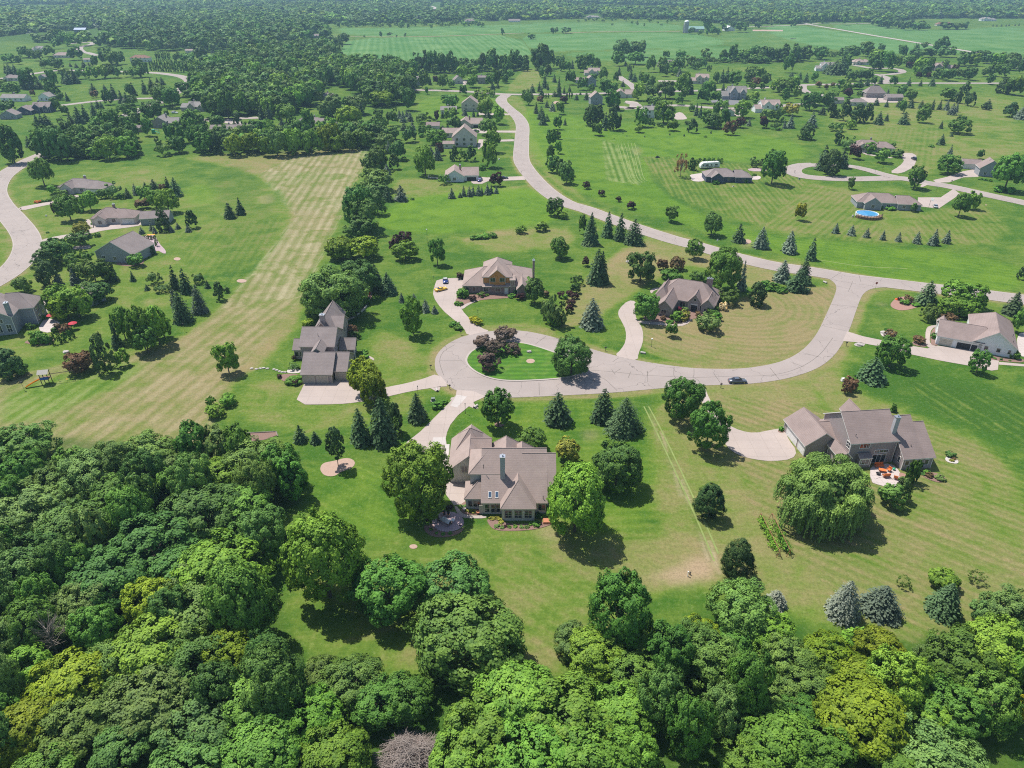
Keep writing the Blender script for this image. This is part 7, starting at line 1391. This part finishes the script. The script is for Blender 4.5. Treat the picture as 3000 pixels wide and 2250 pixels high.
for bx, x, y, r_, k in low: add(bx, f"{x} {y-r_*.9} {y+r_*.6} {r_*2} {k if k in 'hWOf' else 'h'}"); TREES[-1]['leaf'] = k
add(BB, "1050 -60 90 110 R;1735 790 1050 70 c;1800 800 1050 70 c;330 440 500 60 h")
# ---------------------------------------------------------------- vine trellises on the right lawn
for n_, (A0, A1, lb) in enumerate((((655, 345), (765, 570), 'reddish timber trellis rail with leafy vines, nearer the pines'), ((720, 345), (825, 565), 'reddish timber trellis rail with leafy vines, nearer the willow'))):
    p, q = Vector(at(BR, *A0)), Vector(at(BR, *A1)); t_ = empty('vine_trellis', (p.x, p.y, 0), 0, label=lb, cat='trellis', group='vine trellises on the right lawn'); d = q-p; nn_ = Vector((-d.y, d.x)).normalized()
    for k in range(5):
        f = k/4; c_ = d*f; mb = MB(); 
        for s in (-.45, .45): mb.tube((c_.x+nn_.x*s, c_.y+nn_.y*s, 0), (c_.x, c_.y, 1.6), .05, n=4)
        mb.build('leg', M['wood_red'], t_)
    mb = MB(); mb.tube((0, 0, 1.6), (d.x, d.y, 1.6), .055, n=5); mb.build('rail', M['wood_red'], t_)
    C, N, T = [], [], []
    for k in range(150 if n_ else 120):
        f = rng.uniform(.35, .95) if n_ else rng.uniform(.05, .8)
        if rng.random() < .15: f = rng.uniform(.1, .9)
        c_ = np.array([d.x*f, d.y*f, 0])+rng.normal(size=3)*[.35, .35, .1]+[0, 0, rng.uniform(.2, 1.4)]; C.append(c_+rng.normal(size=(9, 3))*.16); N.append(rng.normal(size=(9, 3))+[0, 0, .8]); T.append(rng.uniform(.3, 1, 9))
    V, Fq_, TT = cards(np.concatenate(C), np.concatenate(N), .22, 1, np.concatenate(T)); me_ = npmesh('vine_leaves', V, Fq_, [M['leaf_l']], attr={'tint': ('POINT', TT)}); o = bpy.data.objects.new('vine_leaves', me_); COL.objects.link(o); o.parent = t_
# ---------------------------------------------------------------- brush pile by the wood edge
X, Y = at(F, 890, 1628, 1.5); t_ = None; mb = MB()
for i in range(1300):
    a_ = rnd.uniform(0, 6.28); rr_ = 4.2*math.sqrt(rnd.random()); z_ = max(.05, 2.3*(1-(rr_/4.7)**2)*rnd.uniform(.6, 1.25)*(1+.3*math.sin(a_*3+1))); L_ = rnd.uniform(.9, 3.6); b_ = rnd.gauss(R(25), .5) if rnd.random() < .5 else rnd.uniform(0, 3.14)
    dx_, dy_ = math.cos(b_)*L_/2, math.sin(b_)*L_/2; tl = rnd.uniform(-.25, .25)
    p = (math.cos(a_)*rr_, math.sin(a_)*rr_*.8, z_); r_ = rnd.uniform(.015, .05); mb.tube((p[0]-dx_, p[1]-dy_, max(.02, z_-tl)), (p[0]+dx_, p[1]+dy_, max(.02, z_+tl)), r_, r_*.4, 4, m=0 if rnd.random() < .75 else 1)
mb.lathe([(3.8, 0), (2.8, .7), (1.5, 1.2), (.1, 1.5)], 11, m=2)
o = mb.build('brush_pile', [M['brush'], M['bark_pale'], M['mulch']], loc=(X, Y, 0)); tag(o, 'large heap of dry brown branches at the wood edge in front', 'brush pile')
X, Y = at(BR, 230, 680); mb = MB(); mb.tube((0, 0, 0), (0, 0, .9), .09); mb.tube((0, 0, .9), (0, -.01, 1.15), .12); o = mb.build('vent_pipe', M['white_paint'], loc=(X, Y, 0)); tag(o, 'small white vent pipe in the bare soil patch', 'vent pipe')
X, Y = at(BR, 230, 670); mb = MB(); mb.box(.3, .5, -.1, .1, 0, .6); o = mb.build('tap_post', M['black'], loc=(X, Y, 0)); tag(o, 'short black tap post beside the white vent pipe', 'tap post')
# timber edging of the vegetable bed, feeder poles, cows
P = src(zz((0, 1200, 2.212), [(1560, 215), (1600, 155), (1790, 145), (1800, 175)])); t_ = empty('bed_fence', (P[0][0], P[0][1], 0), label='low weathered edging round the bare vegetable bed by the wood', cat='edging')
for i in range(3):
    mb = MB(); a_, b_ = P[i], P[i+1]; mb.tube((a_[0]-P[0][0], a_[1]-P[0][1], .15), (b_[0]-P[0][0], b_[1]-P[0][1], .15), .14, n=5); mb.build('rail', M['bark_pale'], t_)
for i, (x, y, lb) in enumerate(((BH, 210, 'dark bird feeder pole at the left beside the hay strip'),)):
    X, Y = at(BH, 225, 1085); t_ = empty('bird_feeder', (X, Y, 0), label='dark bird feeder pole left of the orange slide on the lawn edge', cat='bird feeder'); mb = MB(); mb.tube((0, 0, 0), (0, 0, 2.2), .03); mb.build('pole', M['dark_metal'], t_); mb = MB(); mb.box(-.25, .25, -.25, .25, 2.2, 2.5, taper=.1); mb.build('feeder_box', M['dark_metal'], t_)
X, Y = at(BH, 1710, 540); t_ = empty('bird_feeder', (X, Y, 0), label='thin dark pole below the tall pair of spruces near the hay strip', cat='bird feeder'); mb = MB(); mb.tube((0, 0, 0), (0, 0, 2.4), .03); mb.build('pole', M['dark_metal'], t_); mb = MB(); mb.box(-.2, .2, -.2, .2, 2.4, 2.65, taper=.08); mb.build('feeder_box', M['dark_metal'], t_)
def curved_wall(box, P, label):
    Q = catmull(src(zz(box, P)), .8); mb = MB()
    for i in range(len(Q)-1): mb.tube((Q[i].x, Q[i].y, .28), (Q[i+1].x, Q[i+1].y, .28), .32, n=6)
    tag(mb.build('garden_edging', M['rock_pale']), label, 'stone edging')
curved_wall(BC, [(780, 335), (880, 295), (960, 235), (1010, 180)], 'curved stone edging along the orange flower border')
curved_wall(BJ, [(570, 800), (575, 815), (600, 822), (640, 820), (680, 830)], 'small curved stone wall by the tree left of the white house')
X, Y = at(BJ, 620, 812); table(X, Y, .2, 2.2, 1.0, 'wood_brown', 'brown picnic table in the tree shade left of the small white house')
X, Y = at(BG, 1400, 765); table(X, Y, .3, 3, 1.2, 'slide_yellow', 'orange topped bench table behind the narrow evergreens', .5)
for x, y, lb in ((490, 445, 'red patio umbrella on the pale terrace of the slate house'), (690, 520, 'red and white lounger cover at the terrace end')):
    X, Y = at(BH, x, y); t_ = empty('patio_umbrella', (X, Y, 0), label=lb, cat='umbrella'); mb = MB(); mb.tube((0, 0, 0), (0, 0, 2.4), .03); mb.build('pole', M['metal'], t_); mb = MB(); mb.lathe([(1.3, 2.0), (.7, 2.3), (.03, 2.55)], 8); mb.build('canopy', M['umbrella_red'], t_)
for i, (x, y) in enumerate(((1905, 425), (1920, 423), (1938, 424), (1953, 420))):
    X, Y = at(BN, x, y); mb = MB(); r_ = .75
    prof = [(-1.1, .95, .35), (-.8, 1.0, .55), (-.2, 1.0, .62), (.5, 1.02, .58), (.9, 1.1, .38), (1.2, 1.25, .26), (1.5, 1.2, .2), (1.8, 1.0, .1)]
    for j in range(len(prof)-1): mb.tube((prof[j][0], 0, prof[j][1]), (prof[j+1][0], 0, prof[j+1][1]), prof[j][2]*.85, prof[j+1][2]*.85, 8, m=j % 2)
    for lx in (-.9, .7):
        for ly in (-.25, .25): mb.tube((lx, ly, .8), (lx+.05, ly, .35), .11, .07, 6); mb.tube((lx+.05, ly, .35), (lx, ly, 0), .07, .06, 6)
    mb.tube((-1.15, 0, 1.15), (-1.3, 0, .5), .04, .03, 4); o = mb.build('cow', [M['cow_black'], M['cow_white']], loc=(X, Y, 0), rz=rnd.uniform(0, 3)); tag(o, ['cow at the barn side end of the small far herd', 'second cow of the far herd from the barn side', 'third cow of the far herd from the barn side', 'cow at the road side end of the small far herd'][i], 'cow', 'black and white cows in the far pasture')
# ---------------------------------------------------------------- plants: keep clear of houses, label, build
def in_house(X, Y, m_=1.0):
    for O, rot, x0, x1, y0, y1 in HOUSE_CLEAR:
        if abs(X-O[0]) > 40 or abs(Y-O[1]) > 40: continue
        c_, s_ = math.cos(-rot), math.sin(-rot); x = c_*(X-O[0])-s_*(Y-O[1]); y = s_*(X-O[0])+c_*(Y-O[1])
        if x0-m_ < x < x1+m_ and y0-m_ < y < y1+m_: return True
    return False
mid = [t_ for t_ in clear_of(mid, .55) if not in_house(t_['X'], t_['Y'], 3.5)]
LAND += [(1560, 1065, 'the grass island of the court'), (1270, 560, 'the light globe pole'), (1000, 1370, 'the sand ring'), (2440, 1440, 'the orange patio'), (1900, 1670, 'the bare soil patch'), (2290, 1590, 'the vine trellises'), (1205, 2200, 'the brush pile'),
         (2510, 640, 'the round pool'), (2500, 815, 'the stop sign'), (140, 1115, 'the orange slide'), (700, 480, 'the hay strip'), (1530, 400, 'the main road'), (1200, 170, 'the middle crop field'), (2900, 120, 'the right crop field'), (2350, 1790, 'the silvery spruces on the right lawn'),
         (500, 190, 'the poplar rows'), (300, 1700, 'the lower left wood'), (2800, 2050, 'the lower right wood'), (1650, 2100, 'the vivid maples in front'), (700, 1270, 'the bare vegetable bed'), (2440, 490, 'the planted loop'), (1980, 600, 'the striped lawn'), (480, 400, 'the tree belt above the hay strip'), (1040, 600, 'the hedgerow between lawn and hay strip')]
ORD = ['', 'second', 'third', 'fourth', 'fifth', 'sixth', 'seventh', 'eighth', 'ninth', 'tenth']+[f'{i}th' for i in range(11, 99)]
for i in (20, 30, 40, 50): ORD[i], ORD[i+1], ORD[i+2] = f'{i+1}st', f'{i+2}nd', f'{i+3}rd'
# largest 290 of a kind stand as things of their own
for t_ in mid: t_['mid'] = 1
allp = TREES+mid; allp = [t_ for t_ in allp if -120 < t_['u'] < 3120]
cnt = {}; own, mass = [], []
for t_ in sorted(allp, key=lambda t: -t['w']*(.01 if t.get('mid') else 1)):
    nm = KIND[t_['k']][2]
    cap = 285 if nm == 'broadleaf_tree' else 280
    if cnt.get(nm, 0) < cap and not t_.get('mid') and t_['w'] > 5: cnt[nm] = cnt.get(nm, 0)+1; own.append(t_)
    else: mass.append(t_)
print('own', len(own), 'mass', len(mass), cnt)
grp = {}
for t_ in own:
    L_ = min(LAND, key=lambda l: math.hypot(l[0]-t_['u'], (l[1]-t_['v'])*1.3)); du, dv = t_['u']-L_[0], t_['v']-L_[1]
    if abs(du) > abs(dv)*1.1: side = 'left of' if du < 0 else 'right of'
    else: side = 'above' if dv < 0 else 'below'
    t_['key'] = (t_['k'], t_.get('leaf'), side, L_[2]); t_['dist'] = math.hypot(du, dv); grp.setdefault(t_['key'], []).append(t_)
for key, L_ in grp.items():
    L_.sort(key=lambda t: t['dist'])
    for i, t_ in enumerate(L_):
        w_ = KIND[key[0]][3]; sz = ''
        if key[0] not in 'htcWOfw': mean = sum(x['w'] for x in L_)/len(L_); sz = 'big ' if t_['w'] > mean*1.3 else ('small ' if t_['w'] < mean*.72 else '')
        if key[1] in ('v', 'Y', 'R', 'p', 'g'): w_ = {'v': 'pale variegated leafy plant', 'Y': 'yellow leafy clump', 'R': 'reddish low shrub', 'p': 'dark purple low shrub', 'g': 'grey green leafy plant'}[key[1]]
        t_['label'] = f"{sz}{w_} {key[2]} {key[3]}"+('' if len(L_) == 1 else (', nearest to it' if i == 0 else f', {ORD[i]} nearest'))
        ws = t_['label'].split()
        if len(ws) > 16: t_['label'] = t_['label'][len(sz):].replace(', nearest to it', ', nearest one').replace(' leafed tree', ' tree')
GRP = {'broadleaf_tree': 'broadleaf trees on the lots and in the woods', 'spruce_tree': 'dark green spruces on the lots', 'blue_spruce_tree': 'blue green spruces on the lots', 'pine_tree': 'fluffy dark pines', 'shrub': 'rounded shrubs and bed plants',
       'arborvitae': 'narrow upright evergreens', 'purple_leaf_tree': 'purple leafed trees', 'reddish_tree': 'dull reddish trees and bushes', 'young_tree': 'thin young trees', 'flowering_shrub': 'flowering clumps'}
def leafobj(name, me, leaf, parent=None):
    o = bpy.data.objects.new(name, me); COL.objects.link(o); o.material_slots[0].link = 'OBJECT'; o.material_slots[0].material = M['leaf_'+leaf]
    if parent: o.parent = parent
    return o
kinds_seen = {}
for t_ in own:
    k = t_['k']; shape, tr, nm, _, _ = KIND[k]; px = t_['w']*1024/3000
    lod = 0 if px > 34 else 1 if px > 15 else 2
    if shape == 'sparse' and k == 'D': pass
    if shape in ('sparse', 'willow'): lod = 0
    var = 0 if shape in ('willow', 'sparse') else rnd.randrange(5 if lod == 0 and shape == 'broad' else 4)
    me = proto(shape, lod, var); rz = rnd.uniform(0, 6.28); leaf = t_.get('leaf') or k; X, Y = t_['X'], t_['Y']; wob = rnd.uniform(.94, 1.07)
    zc = 0 if shape == 'spruce' else t_['z']; H_ = t_['h']; top = H_*.9 if shape == 'spruce' else zc+H_*.3
    cat = 'shrub' if nm in ('shrub', 'flowering_shrub') else 'tree'
    if tr and lod < 2:
        root = empty(nm, (X, Y, 0), rz, label=t_['label'], cat=cat, group=GRP.get(nm))
        c_ = leafobj('crown', me, leaf, root); c_.location = (0, 0, zc); c_.scale = (t_['r']*wob, t_['r']/wob, H_)
        tk = bpy.data.objects.new('trunk', trunk_mesh(tr)); COL.objects.link(tk); tk.parent = root
        hs_ = max(top/.8, 1.0) if tr != 's' else H_; tw = max(t_['r']*1.0, 1.2) if tr != 's' else t_['r']*1.5; tk.scale = (tw, tw, hs_)
    else:
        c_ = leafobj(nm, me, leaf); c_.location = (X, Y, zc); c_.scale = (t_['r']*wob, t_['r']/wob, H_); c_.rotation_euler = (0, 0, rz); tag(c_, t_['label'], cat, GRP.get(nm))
# dead branchy crown in the lower left wood
mb = bare(60); X, Y = at((0, 1200, 2.212), 430, 1030, 5); o = mb.build('dead_tree', M['bark_pale'], loc=(X, Y, 5)); o.scale = (3.6, 3.6, 5); tag(o, 'bare grey dead tree crown in the lower left wood', 'tree')
mb = bare(40); X, Y = at((0, 1200, 2.212), 720, 470, 5); o = mb.build('dead_tree', M['bark_pale'], loc=(X, Y, 4)); o.scale = (3, 3, 4); tag(o, 'grey leafless branches beside the upper rim of the lower left wood', 'tree')
mb = bare(45); X, Y = at((0, 1725, 2.212), 330, 330, 5); o = mb.build('dead_tree', M['bark_pale'], loc=(X, Y, 6)); o.scale = (3, 3, 5); tag(o, 'pale leafless branches low in the lower left wood', 'tree')
mb = bare(60); t0 = next(t for t in own if t['k'] == 'D'); o = mb.build('branches', M['bark_pale'], loc=(t0['X'], t0['Y'], t0['z'])); o.scale = (t0['r']*.9, t0['r']*.9, t0['h']); o['category'] = 'tree'; o['label'] = 'bare branch framework of the dying tan tree by the camper'

# ---------------------------------------------------------------- the far woods: one mass of tree crowns
far = []
W_ = [G(*p) for p in zz(*SKYLINE) if p[1] > -60]
us = np.array([F[0]+p[0]/F[2] for p in SKYLINE[1]][:-2]); vs = np.array([p[1]/F[2] for p in SKYLINE[1]][:-2])
y = 900.
while y < 3900:
    st = 13+y*.0022; x = -y*.80-60
    while x < y*.80+60:
        X = x+rnd.uniform(-.5, .5)*st; Yy = y+rnd.uniform(-.5, .5)*st; x += st; u, v = PX(X, Yy, 0)
        if v > np.interp(u, us, vs) or -60 > u or u > 3060: continue
        far.append((X, Yy, 0, rnd.uniform(.46, .72)*st, rnd.uniform(4.5, 8.0)*(1.25 if rnd.random() < .12 else 1), rnd.choices('kmoglsby', [(9, 4, 2, 2, 1, 3, 1, 0), (3, 7, 5, 4, 5, 1, 1, 1), (1, 4, 5, 3, 9, 0, 0, 2)][min(2, int(1.5+1.1*math.sin(X*.011+2*math.sin(Yy*.004))+.9*math.cos(Yy*.009+X*.004)) if 1.5+1.1*math.sin(X*.011+2*math.sin(Yy*.004))+.9*math.cos(Yy*.009+X*.004) > 0 else 0)])[0]))
    y += st
# clearings with houses, roads and lawns among the far woods
GAPS = [(BO, 235, 90, 90, 55), (BO, 300, 35, 120, 18), (BP, 870, 215, 190, 22), (BN, 1080, 12, 130, 18), (BN, 620, 20, 60, 10), (BQ, 1770, 225, 90, 20), (BN, 970, 150, 90, 16), (BO, 560, 190, 110, 22), (BO, 770, 170, 90, 18), (BO, 1700, 150, 110, 26), (BM, 1880, 190, 110, 16), (BM, 1480, 230, 130, 26), (BM, 2000, 215, 260, 22), (BP, 1560, 175, 100, 14), (BP, 430, 90, 70, 12), (BO, 140, 140, 60, 14), (BM, 560, 215, 400, 10)]
def gap(X, Y):
    u, v = PX(X, Y, 0)
    if math.sin(X*.0071+1.3*math.sin(Y*.0023))+math.sin(Y*.0049+1.7+math.sin(X*.003)) > 1.42: return True
    for bx, x, y_, a_, b_ in GAPS:
        if ((u-bx[0])*bx[2]-x)**2/a_**2+((v-bx[1])*bx[2]-y_)**2/b_**2 < 1: return True
    return False
far = [f for f in far if not gap(f[0], f[1])]
print('far', len(far))
for t_ in mass: far.append((t_['X'], t_['Y'], 0, t_['r'], t_['h'], t_['k'], t_['z'] if KIND[t_['k']][0] != 'spruce' else 0))
byk = {}
for f in far: byk.setdefault(f[5], []).append(f)
def gn_mass(name, pts_, shape, lod, leaf, label):
    """many crowns of one far wood as a single object (a point mesh carrying instanced crowns)"""
    n = len(pts_); me = bpy.data.meshes.new(name); P = np.array([[p[0], p[1], (p[6] if len(p) > 6 else (p[4] if shape != 'spruce' else 0))] for p in pts_], 'f4')
    me.vertices.add(n); me.vertices.foreach_set('co', P.ravel())
    a = me.attributes.new('sc', 'FLOAT_VECTOR', 'POINT'); a.data.foreach_set('vector', np.array([[p[3]*1.08, p[3]*1.08, p[4] if shape != 'spruce' or len(p) > 6 else p[4]*2] for p in pts_], 'f4').ravel())
    a = me.attributes.new('rz', 'FLOAT_VECTOR', 'POINT'); a.data.foreach_set('vector', np.array([[0, 0, rnd.uniform(0, 6.28)] for p in pts_], 'f4').ravel())
    src_objs = []
    for v_ in range(3):
        m2 = proto(shape, lod, v_).copy(); m2.materials[0] = M['leaf_'+leaf]; src_objs.append(m2)
    o = bpy.data.objects.new(name, me); COL.objects.link(o); tag(o, label, kind='stuff')
    ng = bpy.data.node_groups.new(name, 'GeometryNodeTree'); ng.interface.new_socket('Geometry', in_out='INPUT', socket_type='NodeSocketGeometry'); ng.interface.new_socket('Geometry', in_out='OUTPUT', socket_type='NodeSocketGeometry')
    gi, go = ng.nodes.new('NodeGroupInput'), ng.nodes.new('NodeGroupOutput'); jn = ng.nodes.new('GeometryNodeGeometryToInstance')
    for m2 in src_objs:
        so_ = bpy.data.objects.new('crown', m2)       # source only, never linked to the scene
        oi = ng.nodes.new('GeometryNodeObjectInfo'); oi.inputs['Object'].default_value = so_; oi.inputs['As Instance'].default_value = True
        ng.links.new(oi.outputs['Geometry'], jn.inputs[0])
    ip = ng.nodes.new('GeometryNodeInstanceOnPoints'); ip.inputs['Pick Instance'].default_value = True
    rv = ng.nodes.new('FunctionNodeRandomValue'); rv.data_type = 'INT'; rv.inputs['Min'].default_value = 0; rv.inputs['Max'].default_value = 2
    s1 = ng.nodes.new('GeometryNodeInputNamedAttribute'); s1.data_type = 'FLOAT_VECTOR'; s1.inputs[0].default_value = 'sc'; s2 = ng.nodes.new('GeometryNodeInputNamedAttribute'); s2.data_type = 'FLOAT_VECTOR'; s2.inputs[0].default_value = 'rz'
    ng.links.new(gi.outputs[0], ip.inputs['Points']); ng.links.new(jn.outputs[0], ip.inputs['Instance']); ng.links.new(s1.outputs[0], ip.inputs['Scale']); ng.links.new(s2.outputs[0], ip.inputs['Rotation'])
    ip.inputs['Instance Index']; ng.links.new(rv.outputs[2], ip.inputs['Instance Index']); ng.links.new(ip.outputs[0], go.inputs[0])
    md = o.modifiers.new('crowns', 'NODES'); md.node_group = ng; return o
for k, L_ in byk.items():
    near = [p for p in L_ if p[1] < 1050]; fr = [p for p in L_ if p[1] >= 1050]; shape = KIND[k][0] if KIND[k][0] in ('broad', 'loose', 'pine', 'spruce') else 'broad'
    if near: gn_mass('woods', near, shape, 2, k, 'crowns of '+KIND[k][3]+' kind massed in the middle distance woods')
    if fr: gn_mass('woods', fr, shape, 3, k, 'crowns of '+KIND[k][3]+' kind massed in the woods towards the horizon')

# ---------------------------------------------------------------- the air

for o_ in bpy.data.objects:
    if o_.get('label') and len(o_['label'].replace('-', ' ').split()) > 16: open('/tmp/long.txt', 'a').write(o_.name+' | '+o_['label']+'\n')
mb = MB(); mb.box(-4200, 4200, -900, 8200, -1.0, 106.0)
m = bpy.data.materials.new('haze'); m.use_nodes = True; t = m.node_tree; t.nodes.clear()
out = t.nodes.new('ShaderNodeOutputMaterial'); pv = t.nodes.new('ShaderNodeVolumePrincipled'); pv.inputs['Color'].default_value = (.48, .77, 1, 1); pv.inputs['Density'].default_value = .00013; pv.inputs['Anisotropy'].default_value = .1
t.links.new(pv.outputs[0], out.inputs['Volume'])
hz = mb.build('haze', m); tag(hz, kind='stuff')
